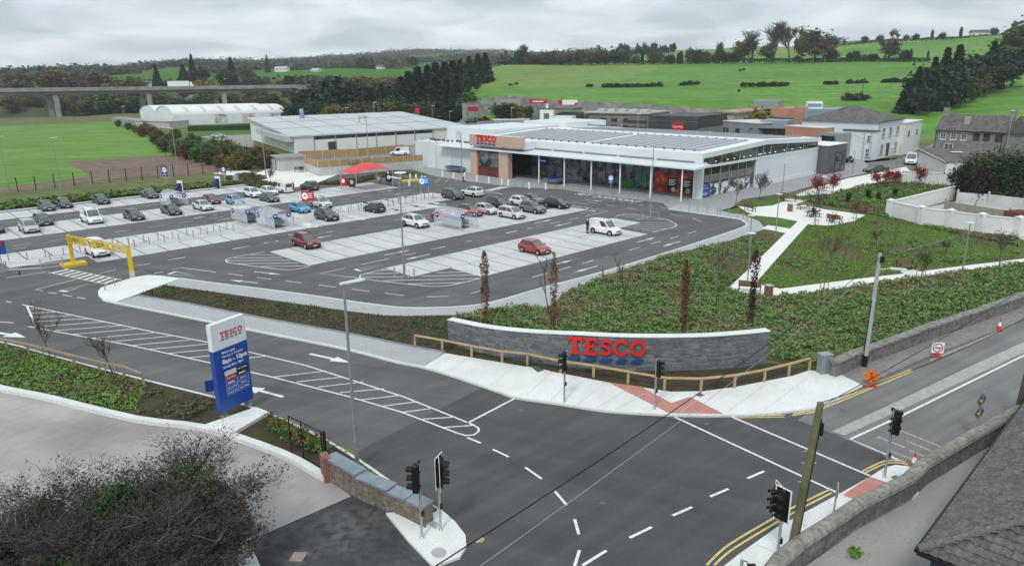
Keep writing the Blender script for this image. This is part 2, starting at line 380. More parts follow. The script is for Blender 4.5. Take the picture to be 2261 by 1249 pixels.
TACT=mat('red_tactile_paving',(0.46,0.20,0.17),(0.52,0.245,0.21),0.8,0.8,c3=(0.40,0.19,0.165),scale2=6,bump=0.3,bscale=14)
def GP(pts,z=0.0):return[G(x,y,z)for x,y in pts]
def sheet(name,pts,z,m,label=None,parent=None):
 """thin paved sheet, pts world"""
 b=MB().prism(pts,z-0.02,z,0); o=b.build(name,m,parent)
 return o if parent is not None else struct(o,label)
def slab(name,pts,z,m,parent=None,z0=-0.1):
 o=MB().prism(pts,z0,z,0).build(name,m,parent)
 return o if parent is not None else struct(o)
def stripe(b,pts,w,z,closed=False):
 """painted ribbon through world points"""
 P=[Vector((p[0],p[1],0))for p in pts]; n=len(P); L=[]; R_=[]
 for i in range(n):
  a=P[(i-1)%n]if(closed or i>0)else P[i]; c=P[(i+1)%n]if(closed or i<n-1)else P[i]
  d=(c-a).normalized(); q=Vector((-d.y,d.x,0))*(w/2); L.append(P[i]+q); R_.append(P[i]-q)
 for i in range(n if closed else n-1):
  j=(i+1)%n; b.quad((*R_[i].xy,z),(*R_[j].xy,z),(*L[j].xy,z),(*L[i].xy,z))
 return b
def smooth(pts,k=6):
 """catmull-rom through points"""
 P=[Vector(p)for p in pts]; out=[]
 for i in range(len(P)-1):
  a,b,c,d=P[max(i-1,0)],P[i],P[i+1],P[min(i+2,len(P)-1)]
  for s in range(k):
   t=s/k; out.append(0.5*((2*b)+(c-a)*t+(2*a-5*b+4*c-d)*t*t+(3*b-a-3*c+d)*t**3))
 return out+[P[-1]]
 # ---- carriageways
ROAD=sheet('car_park_road',GP([(-260,478),(20,462),(300,430),(520,405),(700,385),(860,372),(960,388),(1032,399),(1130,410),(1245,416),(1300,425),(1464,446),(1478,458),(1620,478),(1670,497),(1640,560),(1400,640),(1250,760)])+GP([(1060,858),(793,994),(640,960),(300,880),(-260,720)]),0.004,ASPH)
JUNC=sheet('junction_road',GP([(1061,857),(1200,830),(1700,860),(1850,870),(1762,927),(1874,971),(2030,1035),(1990,1090),(1700,1260),(1560,1420),(500,1420),(530,1200),(770,1090),(793,994)]),0.006,ASPHN)
ORD=sheet('main_road',GP([(1762,927),(1850,860),(2050,770),(2300,660),(2700,480),(2800,640),(2300,905),(2030,1042),(1874,971)]),0.007,ASPHO)
sheet('entrance_yard',GP([(-220,800),(14,858),(110,880),(300,925),(453,945),(620,1000),(735,1065),(775,1095),(545,1195),(470,1300),(-220,1500)]),0.010,YARD)
sheet('side_entrance_road',GP([(545,1195),(775,1095),(830,1100),(1010,1275),(960,1420),(430,1420),(480,1290)]),0.009,ASPHK)
TRENCH=sheet('trench_patch',GP([pt(480,1080),pt(1000,840),pt(1500,600),pt(1908,415),pt(2400,215),pt(2400,300),pt(1908,495),pt(1000,920),pt(570,1112)]),0.010,mat('trench_concrete',(0.36,0.355,0.34),(0.42,0.415,0.40),0.8,0.9,c3=(0.3,0.3,0.29),scale2=3),parent=ORD)
# ---- parking bays: each bay a slab of paler paving
BW=2.445
def bays(name,rows,skip=()):
 par=MB().box((0,0,-0.2),(0.01,0.01,0.01))
 root=struct(par.build(name,BAY))
 for(u0,n,v0,v1)in rows:
  d=v1-v0-0.07; w=BW-0.13
  me=MB().prism([E1*(-w/2)+E2*(-d/2),E1*(w/2)+E2*(-d/2),E1*(w/2)+E2*(d/2),E1*(-w/2)+E2*(d/2)],-0.006,0.012).mesh('bay_slab',BAY)
  for k in range(n):
   obj('bay_slab',me,root,UV(u0+(k+0.5)*BW,(v0+v1)/2))
 return root
BA=bays('parking_bays_front',[(0,16,0.15,4.6),(0,18,4.6,9.0)])
BB=bays('parking_bays_near',[(4.8,15,15.45,20.2),(9.4,11,20.2,25.0)])
BC=bays('parking_bays_middle',[(-22.3,25,-20.3,-15.3),(-14.9,19,-12.4,-8.45)])
BF=bays('parking_bays_far',[(-20.2,24,-38.2,-33.6),(-20.2,24,-33.6,-29.0)])
BT=bays('parking_bays_back',[(-20,15,-51.6,-45.0),(16.8,4,-51.6,-45.0)])
sheet('bollard_strip',[UV(-22,-15.25),UV(39,-15.25),UV(39,-12.45),UV(-22,-12.45)],0.010,mat('strip_paving',(0.43,0.435,0.44),(0.50,0.505,0.51),0.5,0.8,bump=0.1),parent=ROAD)
# ---- raised footways and beds
Z1=0.12
outer=[(398,614),(480,625),(610,641),(747,660),(801,668),(888,678),(974,678),(1040,674),(1100,663),(1200,634),(1336,598),(1472,557),(1608,513),(1640,501),(1649,494),(1640,487),(1620,481),(1476,460.5)]
inner=[(362,630),(480,645),(600,662),(761,685),(845,696),(903,697),(996,695),(1084,686),(1159,674),(1194,682),(1226,668),(1241,648),(1322,614),(1390,592),(1499,557),(1608,532),(1690,505),(1676,488),(1640,474),(1500,450)]
slab('edge_footway',GP(outer,Z1)+GP(inner[::-1],Z1),Z1,PAVE)
kb=MB(); ow=smooth(GP(outer,Z1),4)
def kerb_line(name,pts,w,z,m,z0=-0.1):
 P=[Vector((p[0],p[1],0))for p in pts]; b=MB(); n=len(P); L=[]; R_=[]
 for i in range(n):
  d=(P[min(i+1,n-1)]-P[max(i-1,0)]).normalized(); q=Vector((-d.y,d.x,0))*(w/2); L.append(P[i]+q); R_.append(P[i]-q)
 for i in range(n-1):
  j=i+1
  b.add([(*R_[i].xy,z0),(*R_[j].xy,z0),(*L[j].xy,z0),(*L[i].xy,z0),(*R_[i].xy,z),(*R_[j].xy,z),(*L[j].xy,z),(*L[i].xy,z)],((4,5,6,7),(0,1,5,4),(2,3,7,6),(1,2,6,5),(3,0,4,7)))
 return struct(b.build(name,m))
kerb_line('kerb',ow,0.2,Z1+0.006,KERB)
slab('island_footway',GP([(216,644),(222,635),(246,627),(294,612),(325,607),(358,608.5),(398,614),(253.6,667),(228,661),(218,652)],Z1),Z1+0.003,CONC)
low=[(253.6,667),(360,688),(464,709),(600,736),(767,769.5),(874,797),(936,809)]
slab('entrance_footway',GP(low,Z1)+GP([(983,778),(882,759),(767,735.5),(600,706),(416,670),(304,653)],Z1),Z1,PAVE)
kerb_line('kerb',smooth(GP([(228,661)]+low+[(1000,828),(1100,862),(1143,876),(1247,891),(1339,905),(1481,913.5),(1597,915),(1700,911),(1750,905),(1812,894),(1902,849)],Z1),3),0.18,Z1+0.006,KERB)
kerb_line('kerb',GP([(1902,849),(2057,781),(2250,708),(2500,610)],Z1),0.2,Z1+0.006,mat('shadowed_kerb',(.17,.168,.16),(.24,.235,.225),1.5,.9))  # dark tone paints in the shadow line along this kerb
slab('middle_bed',GP([(304,652),(362,630),(480,646),(600,663),(761,686),(845,697),(903,698),(996,696),(1010,760),(983,778),(882,758),(767,734),(600,705),(416,669)],Z1),Z1+0.04,SOIL)
kerb_line('bed_edging',GP([(304,652),(416,670),(600,706),(767,735.5),(882,759),(983,778)],Z1),0.12,Z1+0.08,mat('edging_stone',(0.2,0.205,0.21),(0.28,0.285,0.29),2,0.9))
slab('corner_footway',GP([(936,809),(1000,828),(1100,862),(1143,876),(1247,891),(1339,905),(1481,913.5),(1597,915),(1700,911),(1750,905),(1812,894),(1902,849),(1856,826),(1786,817),(1750,829),(1622,854),(1551,863),(1481,864),(1428,856),(1350,845),(1304,836),(1215,819),(1162,790),(1162,809),(983.6,779)],Z1),Z1+0.002,CONC)
slab('old_footway',GP([(1902,849),(2057,781),(2250,708),(2500,610),(2500,585),(2250,680),(2050,752),(1905,806),(1850,828)],Z1),Z1,mat('old_footway_tar',(0.215,0.21,0.205),(0.27,0.265,0.255),0.7,0.9,c3=(0.18,0.18,0.175),scale2=3))
slab('verge_soil',GP([(983.6,778),(1162,808),(1304,835),(1350,844),(1428,855),(1481,863),(1551,862),(1622,853),(1750,828),(1786,816),(1700,800),(1438,800),(1200,780),(996,745)],Z1),Z1+0.01,SOIL)
slab('roadside_footway',GP([(1570,1290),(1597,1249),(1634,1220),(1715,1163),(1853,1089),(1920,1052),(1951,1032),(1978,1025),(2015,1030),(2035,1043)],Z1)+GP([(2035,1046),(2020,1056),(1904,1115),(1836,1162),(1776,1200),(1735,1236),(1690,1300)],1.1),Z1,CONC)
slab('signal_island',GP([(852,1131),(870,1130),(940,1165),(945,1140),(970,1120),(1005,1150),(1028,1180),(1030,1205),(1015,1228),(957,1249),(900,1190)],Z1),Z1,CONC)
slab('corner_footway_stub',GP([(527,1200),(540,1200),(560,1215),(575,1249),(580,1300),(525,1300)],Z1),Z1,CONC)
# left roadside bed with its two kerbs
bedl=[(-120,735),(14,757),(110,783),(320,838),(490,880),(560,900),(680,950),(785,1010)]
bedb=[(-120,825),(14,857),(110,876),(300,922),(453,942),(620,997),(700,1040),(722,1050)]
slab('roadside_bed',GP(bedl,Z1)+GP([(970,1122),(945,1142)],Z1)+GP(bedb[::-1],Z1),Z1-0.01,SOIL)
kerb_line('kerb',smooth(GP(bedl+[(880,1075),(965,1122)],Z1),3),0.16,Z1+0.01,KERB)
kerb_line('kerb',smooth(GP(bedb,0.2),3),0.42,0.24,KERB)
# park land to the right
park=inner[6:17]+[(1600,468),(1640,440),(1740,425),(1830,400),(1960,372),(2120,412),(2250,470),(2500,520),(2500,590),(2250,668),(2050,742),(1905,795),(1840,806),(1790,812),(1698,790),(1438,790),(1200,760),(1000,740)]
slab('park_ground',GP(park,Z1),Z1-0.006,PARKG)
PATHC=mat('park_path',(0.72,0.715,0.68),(0.79,0.785,0.75),0.2,0.8,c3=(0.68,0.675,0.64),scale2=8)
plaza=[z5(*q)for q in((225,243),(330,250),(470,238),(560,205),(640,215),(740,240),(840,265),(1030,290),(1130,305),(1060,345),(930,372),(870,380),(720,372),(650,350),(520,325),(350,308),(290,285))]
slab('park_plaza',GP(plaza,Z1),Z1+0.006,PATHC)
slab('park_path',GP([z5(*q)for q in((650,350),(720,372),(600,505),(480,640),(345,793),(525,830),(860,787),(1200,745),(1415,722),(1368,706),(1480,690),(1530,706),(1870,662),(2225,620),(2700,560),(2700,600),(2225,655),(1530,740),(1230,790),(840,840),(480,890),(300,870),(155,825),(310,682),(345,600),(395,597),(562,434))],Z1),Z1+0.012,PATHC)
slab('park_spur_path',GP([z5(*q)for q in((395,400),(440,378),(606,404),(562,434))],Z1),Z1+0.016,PATHC)
slab('street_path',GP([(1732,440),(1780,421),(1840,404),(1870,394),(1930,383),(2000,368),(2010,378),(1900,415),(1828,431),(1760,449)],Z1),Z1+0.008,PATHC)
# forecourt of the store
slab('forecourt',GP([(905,372),(960,388.5),(1032,399.5),(1130,411.5),(1245,417.5),(1300,426.5),(1464,447.5),(1476,460.5),(1500,455),(1600,468),(1640,474),(1690,462),(1740,438),(1840,404),(1930,383),(1900,345),(1700,350),(1100,345),(940,350)],0.1),0.1,PAVEF)
slab('lawn_strip',GP([zf(1940,470),zf(2220,395),z5(285,240),z5(400,215),z5(540,190),z5(545,225),z5(430,245),z5(330,246),z5(230,240),z5(200,300),z5(105,275)],Z1),Z1+0.002,LAWN)
slab('lawn_strip',GP([z5(*q)for q in((340,308),(645,352),(600,403),(440,376),(380,330))],Z1),Z1+0.0025,LAWN)
# left side: verge beyond the back bays, bare earth, footpath
slab('back_footway',[UV(-30,-52.0),UV(22,-52.0),UV(22,-53.3),UV(-30,-53.3)],0.11,mat('back_path',(0.40,0.41,0.40),(0.50,0.51,0.50),0.4,0.9))
slab('hedge_bed',[UV(-40,-53.3),UV(22,-53.3),UV(20,-58.5),UV(-40,-59.5)],0.10,PARKG)
kerb_line('kerb',[UV(-40,-59.6),UV(-10,-59.2),UV(8,-58.8),UV(20,-58.6)],0.35,0.28,mat('low_wall_concrete',(0.42,0.42,0.38),(0.5,0.5,0.46),0.6,0.9))
sheet('bare_earth',GP([(-150,420),(14,425),(110,412),(205,400),(260,393),(330,385),(370,395),(470,380),(520,378),(560,372),(480,352),(380,343),(310,346),(200,352),(135,357),(175,375),(160,392),(60,408),(-150,418)]),0.006,EARTH)
sheet('near_field',GP([(-400,300),(14,276),(240,268),(330,300),(390,342),(310,347),(200,353),(135,357),(178,376),(200,388),(110,402),(14,415),(-400,445)]),0.012,GRASS)
sheet('back_pavement',GP([(560,385),(600,370),(760,380),(690,408),(640,415),(560,400)]),0.02,PATHC)
sheet('back_pavement',GP([(470,383),(520,374),(570,380),(560,392)]),0.016,PATHC)
sheet('service_yard',GP([(560,345),(940,320),(960,360),(760,378),(640,366)]),0.006,mat('yard_tar',(0.22,0.22,0.215),(0.28,0.28,0.275),0.3,0.9))
sheet('neighbour_car_park',GP([(440,302),(560,290),(560,332),(520,318)]),0.006,mat('neighbour_tar',(0.25,0.24,0.235),(0.3,0.29,0.28),0.2,0.9))
slab('town_car_park',[on_land(x,Y)for x,Y in((1000,258),(1260,258),(1240,293),(1015,293))],2.2,ASPHO,z0=-1)
sheet('side_street',GP([(1790,350),(1900,366),(2050,352),(2110,330),(2060,318),(1985,350),(1800,395),(1850,408),(1980,375),(2040,366),(2060,330),(1840,340)][:7]+[]),0.006,ASPHO)
sheet('side_street',GP([(1830,392),(1930,383),(2020,372),(2070,340),(2040,330),(1980,352),(1850,366)]),0.011,ASPHO)
sheet('neighbour_yard',GP([(1665,1310),(1720,1232),(1820,1157),(2005,1052),(2128,965),(2230,908),(2410,805)],1.1)+GP([(2700,1100),(2300,1400),(1740,1500)]),0.005,YARDR)
sheet('walled_yard',GP([(1968,475),(2110,447),(2400,455),(2400,560),(2250,530)]),0.14,mat('yard_slabs',(0.40,0.40,0.38),(0.48,0.48,0.46),0.4,0.9))
# ===== painted markings (flat print on the roads)
ZM=0.018
def mk(name,parent,m=PAINT):return(name,parent,m,MB())
def endm(t):return t[3].build(t[0],t[2],t[1])
def lines(name,parent,segs,w=0.11,m=PAINT,z=ZM):
 b=MB()
 for s in segs:stripe(b,GP(s),w,z)
 return b.build(name,m,parent)
def each(name,parent,segs,w=0.11,m=PAINT,z=ZM):
 for s in segs:lines(name,parent,[s],w,m,z)
def arrow(parent,tail,tip,w=0.34):
 a,b=G(*tail),G(*tip); d=(b-a); L=d.length; d.normalize(); q=Vector((-d.y,d.x,0)); h=a+d*L*0.58
 P=[a+q*w*.22,a-q*w*.22,h-q*w*.22,h-q*w*.75,b,h+q*w*.75,h+q*w*.22]
 MB().poly([(p.x,p.y,ZM)for p in P]).build('arrow_marking',PAINT,parent)
def Z(f,*pts):return[f(*p)for p in pts]
# aisle dashes
dash=[]
for f,L in((za,[(230,487,490,440),(710,402,935,357),(1560,250,1775,213),(1970,182,2155,148),(160,863,390,893),(600,920,825,948),(1045,973,1295,1003),(1555,1035,1815,1070)]),(zb,[(390,117,595,80),(760,50,870,30),(1330,492,1545,450),(1770,397,1960,357),(2145,318,2220,300),(115,1098,380,1132),(625,1160,915,1195),(1265,1217,1600,1208),(1940,1163,2200,1100),(925,582,1100,543)]),(zc,[(65,597,250,552),(405,520,570,485),(725,450,905,410),(1070,375,1228,343),(1365,312,1508,282),(805,1195,1025,1133),(1200,1085,1390,1035),(1565,983,1765,930),(1925,883,2120,828),(1370,45,1660,85),(1640,42,1790,68),(1930,85,2105,110)]),(zf,[(260,1162,455,1105),(615,1060,785,1012),(945,965,1110,918),(1250,880,1385,842),(1515,805,1650,765),(270,365,440,388),(585,412,745,435),(920,460,1078,482),(1250,508,1455,542),(1590,572,1735,625),(0,1228,100,1207),(50,258,125,268),(190,277,262,288),(330,298,402,308),(470,317,545,328),(612,338,690,348),(755,357,835,368),(912,377,998,390),(1085,397,1185,413)]),(zd,[(100,640,290,618),(990,533,1210,508),(1500,470,1640,458),(1845,430,2035,408),(200,993,480,953),(190,1043,415,1015),(755,917,1010,882),(1265,847,1520,815),(1765,777,2020,743)]),(ze,[(380,918,635,882),(885,850,1140,813),(1350,780,1570,752),(1815,717,2040,685),(460,570,655,545),(850,520,1030,500),(1940,388,2060,375)]),(z2,[(910,692,1030,672),(640,740,785,715),(365,790,503,765),(80,838,228,815),(1120,620,1200,605),(1380,610,1505,590),(1620,570,1720,552),(1825,533,1930,515)]),(zq1,[(1730,790,1868,765),(1443,838,1595,812),(1150,890,1303,865),(850,955,998,922),(1325,953,1405,938),(415,1115,490,1125),(540,1137,620,1150),(665,1158,740,1170),(55,1192,98,1200)]),(zg,[(770,583,945,560),(1120,533,1285,512),(1460,485,1600,465),(1770,440,1930,418),(1245,967,1450,930),(1620,900,1730,882),(920,523,1190,488)]),(z3,[(1425,567,1520,543),(1240,603,1335,583),(1050,648,1155,623),(840,692,945,668),(590,745,712,720),(65,533,175,515),(275,497,335,487),(450,460,560,445)])):
 for q in L:dash.append([f(q[0],q[1]),f(q[2],q[3])])
each('lane_dash',ROAD,dash,0.11)
# hatched areas
def hatch(name,f,outline,rungs,w=0.13):
 b=MB(); stripe(b,smooth(GP(Z(f,*outline)),4),w,ZM)
 for r in rungs:stripe(b,GP(Z(f,(r[0],r[1]),(r[2],r[3]))),w*1.05,ZM+0.002)
 return b.build(name,PAINT,ROAD)
hatch('hatched_marking',za,[(740,525),(480,570),(240,612),(150,640),(132,662),(160,690),(290,712),(650,760),(980,798),(1180,798),(1420,750)],[(500,573,880,573),(250,620,990,615),(150,663,1110,657),(310,712,1235,700),(660,755,1380,740)])
hatch('hatched_marking',zb,[(620,790),(380,850),(260,885),(240,915),(290,940),(600,980),(1000,1025),(1300,1055),(1560,1050),(1800,1005),(2095,930)],[(570,808,700,805),(320,862,840,857),(280,920,1000,906),(600,970,2050,937),(1180,900,2110,883),(1410,848,1930,835),(960,1020,1790,1003)])
hatch('hatched_marking',zf,[(410,545),(520,510),(640,500),(880,540),(1150,580),(1290,630),(1340,670),(1310,705),(1160,740),(980,782)],[(500,525,760,525),(560,555,960,557),(720,585,1150,585),(800,635,1280,635),(700,668,1330,665),(540,697,1310,697),(690,727,1190,732),(810,757,1080,760)])
hatch('hatched_marking',zc,[(1390,88),(1640,132),(1590,165),(1390,205)],[(1390,105,1560,128),(1390,128,1600,148),(1390,150,1560,165),(1390,172,1490,183)])
hatch('hatched_marking',sg,[(750,1195),(960,1220),(1040,1245)],[(760,1215,980,1235)])
# long hatched median at the entrance
b=MB(); up=GP(Z(p1,(155,352),(600,445),(1070,542),(1440,612))+Z(pq,(265,510),(1000,745),(1400,905),(1545,965),(1585,990),(1585,1015),(1550,1040),(1490,1046),(1430,1030),(1000,868),(600,750),(0,597))+Z(p1,(1460,755),(900,632),(195,502)))
stripe(b,up,0.12,ZM); stripe(b,GP(Z(p1,(185,357),(250,512))),0.16,ZM+.002)
for q in((215,383,300,380),(220,410,385,402),(230,440,480,427),(245,470,605,448),(300,500,720,470),(385,530,840,495),(500,557,940,518),(630,583,1060,545),(760,608,1185,568),(890,635,1310,595),(1030,660,1430,623),(1160,688,1560,650),(1300,718,1700,678),(1450,748,1840,705)):
 stripe(b,GP(Z(p1,q[:2],q[2:])),0.11,ZM+.002)
for q in((0,600,410,552),(190,635,550,597),(355,675,700,635),(520,717,860,688),(690,772,990,738),(855,820,1105,788),(1000,868,1215,840),(1160,920,1385,905),(1310,985,1540,968)):
 stripe(b,GP(Z(pq,q[:2],q[2:])),0.10,ZM+.002)
b.build('hatched_median',PAINT,ROAD)
for f,L in((za,[(560,830,980,878),(625,1008,185,958),(1090,272,1240,250),(1740,278,1510,320)]),(zb,[(610,580,1025,497),(1315,563,930,650)]),(zc,[(830,370,1110,312),(1405,358,1125,418),(1075,1018,1420,930),(1800,1020,1440,1122)]),(zf,[(740,937,1020,860),(1400,925,1125,1003)]),(zg,[(1370,462,1640,422),(1860,462,1600,500),(610,303,800,283)]),(ze,[(1575,710,1950,655),(2130,712,1745,768)]),(zc,[(1610,5,1880,40)])):
 for q in L:arrow(ROAD,f(q[0],q[1]),f(q[2],q[3]))
arrow(ROAD,(684,781),(775,801),0.55); arrow(ROAD,(625,876),(540,853),0.55); arrow(ROAD,(-30,730),(57,745),0.7)
arrow(ROAD,z2(300,475),z2(515,448)); arrow(ROAD,z2(615,480),z2(395,510))
def giveway(f,a,b,c):
 P=GP(Z(f,a,b,c)); m=MB(); stripe(m,P,0.10,ZM,True); stripe(m,[P[0],P[2]],0.32,ZM+.002); m.build('give_way_triangle',PAINT,ROAD)
giveway(zq1,(515,1100),(755,1042),(585,1108)); giveway(zq1,(1450,958),(1680,975),(1520,935)); giveway(zb,(160,795),(595,720),(250,822)); giveway(zc,(1770,182),(1525,225),(1680,168))
each('edge_line',ROAD,[Z(zq1,(655,1003),(300,1092),(370,1102)),Z(zq1,(1480,918),(1560,903),(1860,940)),Z(zb,(690,632),(0,780)),Z(za,(2220,722),(1570,860),(2180,932)),Z(zc,(1640,130),(1960,180),(1610,258)),Z(zq1,(55,990),(395,938)),Z(p1,(0,470),(98,478))],0.12)
# zebra at the height barrier
zb_=MB()
e_a,e_b=Z(zq1,(415,942),(930,1048)),Z(zq1,(560,910),(1045,1006))
stripe(zb_,GP(e_a),0.1,ZM); stripe(zb_,GP(e_b),0.1,ZM)
for k in range(9):
 t=(k+0.6)/9.3; A=G(e_a[0][0]+(e_a[1][0]-e_a[0][0])*t,e_a[0][1]+(e_a[1][1]-e_a[0][1])*t); B_=G(e_b[0][0]+(e_b[1][0]-e_b[0][0])*t,e_b[0][1]+(e_b[1][1]-e_b[0][1])*t)
 stripe(zb_,[A,B_],0.42,ZM+.002)
zb_.build('zebra_crossing',PAINT,ROAD)
zb2=MB()
for k in range(7):
 t=(k+0.5)/7; A=Vector(sg(740,1185)).lerp(Vector(sg(1010,1125)),t); B_=Vector(sg(870,1195)).lerp(Vector(sg(1170,1128)),t); stripe(zb2,[G(*A),G(*B_)],0.5,ZM)
zb2.build('zebra_crossing',PAINT,ROAD)
# lettering on the road by the store
def text_mesh(s,size,extrude=0.0,bold=0.0,align='CENTER'):
 c=bpy.data.curves.new('t','FONT'); c.body=s; c.size=size; c.extrude=extrude; c.offset=bold; c.align_x=align; c.align_y='CENTER'; c.resolution_u=3
 o=bpy.data.objects.new('t',c); COL.objects.link(o); bpy.context.view_layer.update()
 me=bpy.data.meshes.new_from_object(o.evaluated_get(bpy.context.evaluated_depsgraph_get())); bpy.data.objects.remove(o); bpy.data.curves.remove(c)
 return me
def place_text(s,size,origin,xdir,ydir,m,parent=None,name='lettering',extrude=0.004,bold=0.0,align='CENTER',wid=None):
 me=text_mesh(s,size,extrude,bold,align); X,Y=Vector(xdir).normalized(),Vector(ydir).normalized(); N=X.cross(Y)
 if wid:
  w=max(v.co.x for v in me.vertices)-min(v.co.x for v in me.vertices); f=wid/w
 else:f=1
 M=Matrix(((X.x*f,Y.x,N.x,origin[0]),(X.y*f,Y.y,N.y,origin[1]),(X.z*f,Y.z,N.z,origin[2]),(0,0,0,1))); me.transform(M)
 me.materials.clear(); me.materials.append(m)
 return obj(name,me,parent)
for s_,c_,w_ in(('SET',(1289,430),3.0),('DOWN',(1337,436.5),4.2),('POINT',(1386,443),4.6)):
 o_=place_text(s_,2.2,(0,0,0),E2,-E1*-1 if False else E1,PAINT,ROAD,'road_lettering',0.0,0.03,wid=w_); g_=G(*c_); o_.location=(g_.x,g_.y,ZM)
 # accessible and family bay symbols
sym=MB()
def bay_symbol(px):
 c=G(*px); m=MB();
 m.poly([(c+E1*(math.cos(a)*0.42)+E2*(math.sin(a)*0.55-0.3)+Vector((0,0,0.020)))for a in np.linspace(0,2*math.pi,11)[:-1]])
 stripe(m,[c+E2*0.2+E1*-0.5,c+E2*0.9+E1*0.1,c+E2*1.5+E1*0.5],0.4,0.021); stripe(m,[c+E2*-1.0+E1*0.1,c+E2*-1.6],0.45,0.020)
 m.build('bay_symbol',PAINT,BC)
for px in(z2(1290,545),z2(1700,480),zg(300,960),zg(1030,855),zg(1680,735),zg(1990,680),zg(1200,625),zg(1520,578),zg(1810,535),zg(2120,490),z3(300,405),z3(470,375),z3(650,350),z3(40,345),z3(220,318),z3(385,295)):bay_symbol(px)
# junction
each('lane_dash',JUNC,[Z(pr,*q)for q in(((1395,148),(1490,187)),((1577,232),(1690,285)),((1808,360),(1925,442)),((2020,532),(2105,630)),((2160,728),(2190,838)),((2195,950),(2160,1063)))],0.13)
each('lane_dash',JUNC,[[(1650,1056),(1687,1040)],[(1568,1096),(1608,1079)],[(1485,1138),(1528,1119)],[(1390,1187),(1439,1163)],[(1286,1248),(1339,1215)],[(1180,1300),(1235,1272)]],0.14)
each('crossing_line',JUNC,[Z(ps,(-30,180),(1045,680)),Z(ps,(320,168),(1250,565)),[(1032,934),(1143,876)]],0.14)
YL=[Z(ps,(370,176),(690,169)),Z(ps,(370,185),(690,180)),Z(ps,(180,1150),(300,1035),(500,910),(760,765),(985,655)),Z(ps,(230,1150),(330,1060),(520,940),(770,795),(1000,675)),Z(ps,(1200,535),(1340,470),(1440,468),(1480,478)),Z(ps,(1215,548),(1345,487),(1440,480),(1500,492))]
for q in YL:lines('double_yellow_line',JUNC,[[(p.x,p.y)for p in smooth([Vector((*v,0))for v in q],4)]],0.10,YPAINT)
for q in(Z(pt,(175,950),(330,920),(620,800),(860,700),(1080,610)),Z(pt,(170,962),(340,933),(620,820),(860,718),(1090,622)),Z(pt,(1908,905),(1320,1249)),Z(pt,(1908,925),(1350,1249))):
 lines('double_yellow_line',ORD,[q],0.11,YPAINT if q[0][0]<2200 else PALEY)
lines('double_yellow_line',ORD,[Z(ps,(2180,155),(1650,470))],0.10,PALEY); lines('double_yellow_line',ORD,[Z(ps,(2180,175),(1670,485))],0.10,PALEY)
each('edge_line',ORD,[Z(pt,(2600,210),(1908,520),(1010,962),(615,1143),(880,1255),(1000,1310))],0.15)
each('faded_line',ORD,[Z(pt,(1908,250),(1500,430),(1230,540)),Z(ps,(1440,265),(1755,390)),Z(ps,(1300,310),(1480,380)),Z(ps,(1490,335),(1690,420)),Z(ps,(1380,400),(1560,470)),Z(ps,(1510,400),(1640,450))],0.13,PALEY)
# tactile paving
sheet('tactile_paving',GP(Z(pw,(1110,575),(1310,600),(1505,705),(1620,665),(1830,772),(1490,768)),Z1),Z1+0.008,TACT)
sheet('tactile_paving',GP(Z(ps,(1070,690),(1250,570),(1430,630),(1365,665),(1290,645),(1165,725)),Z1),Z1+0.008,TACT)
# covers
COVER=mat('iron_cover',(0.10,0.10,0.105),(0.16,0.16,0.165),4,0.6,bump=0.3,metal=0.3)
def cover(px4,z,m=COVER,lab='cover'):
 return struct(MB().prism(GP(px4,z),z-0.02,z).build('access_cover',m))
cover(Z(pw,(625,475),(665,475),(710,500),(670,512)),Z1+0.012); cover(Z(pw,(1650,650),(1685,640),(1712,655),(1680,665)),Z1+0.012)
cover(Z(ps,(1385,570),(1420,558),(1465,582),(1430,598)),Z1+0.012); cover(Z(pr,(1120,765),(1155,740),(1205,765),(1165,797)),Z1+0.012,mat('grey_cover',(0.35,0.35,0.36),(0.4,0.4,0.41),3,0.7))
cover([pr(1192+55*math.cos(a),965+36*math.sin(a))for a in np.linspace(0,6.283,17)[:-1]],Z1+0.012,mat('grey_cover',(0.35,0.35,0.36),(0.4,0.4,0.41),3,0.7))
cover(Z(pr,(1445,880),(1490,855),(1520,862),(1505,888),(1460,893)),0.02,mat('rusty_cover',(0.5,0.36,0.16),(0.4,0.28,0.13),3,0.9))
for px,w in(((1150,905),9),((1560,935),8),((985,850),8),((1330,1110),10),((640,800),8),((330,690),7),((1860,905),7)):
 cover([(px[0]-w,px[1]),(px[0],px[1]-w*.4),(px[0]+w,px[1]),(px[0],px[1]+w*.4)],0.016)
cover(Z(pr,(120,1025),(160,960),(253,962),(215,1028)),0.02,mat('patched_cover',(0.30,0.22,0.18),(0.36,0.28,0.24),3,0.9))
# joints cut across the concrete footways
JM=mat('joint_dark',(.50,.505,.495),rough=.9)
for nm,a,b2,n in(('corner',[(983,779),(1162,809),(1304,836),(1428,856),(1551,863),(1700,842),(1850,826)],[(936,809),(1100,862),(1247,891),(1339,905),(1481,913),(1597,915),(1750,905)],13),('roadside',[(2000,1030),(1920,1055),(1853,1092),(1715,1166),(1600,1250)],[(2030,1047),(1990,1075),(1925,1120),(1790,1205),(1700,1270)],7),('path',[z5(160,822),z5(310,684),z5(562,436),z5(648,352)],[z5(345,790),z5(480,640),z5(600,505),z5(718,374)],9),('lower',[z5(525,832),z5(860,789),z5(1200,747),z5(1530,708),z5(2225,621)],[z5(520,884),z5(840,838),z5(1230,788),z5(1530,738),z5(2225,654)],12)):
 A,B_=smooth(GP(a,Z1),8),smooth(GP(b2,Z1),8)
 for k in range(1,n):i=k/n; p,q=A[int(i*(len(A)-1))],B_[int(i*(len(B_)-1))]; stripe(MB(),[p.lerp(q,.02),p.lerp(q,.96)],.025,Z1+.0135).build('footway_joint',JM,JUNC)
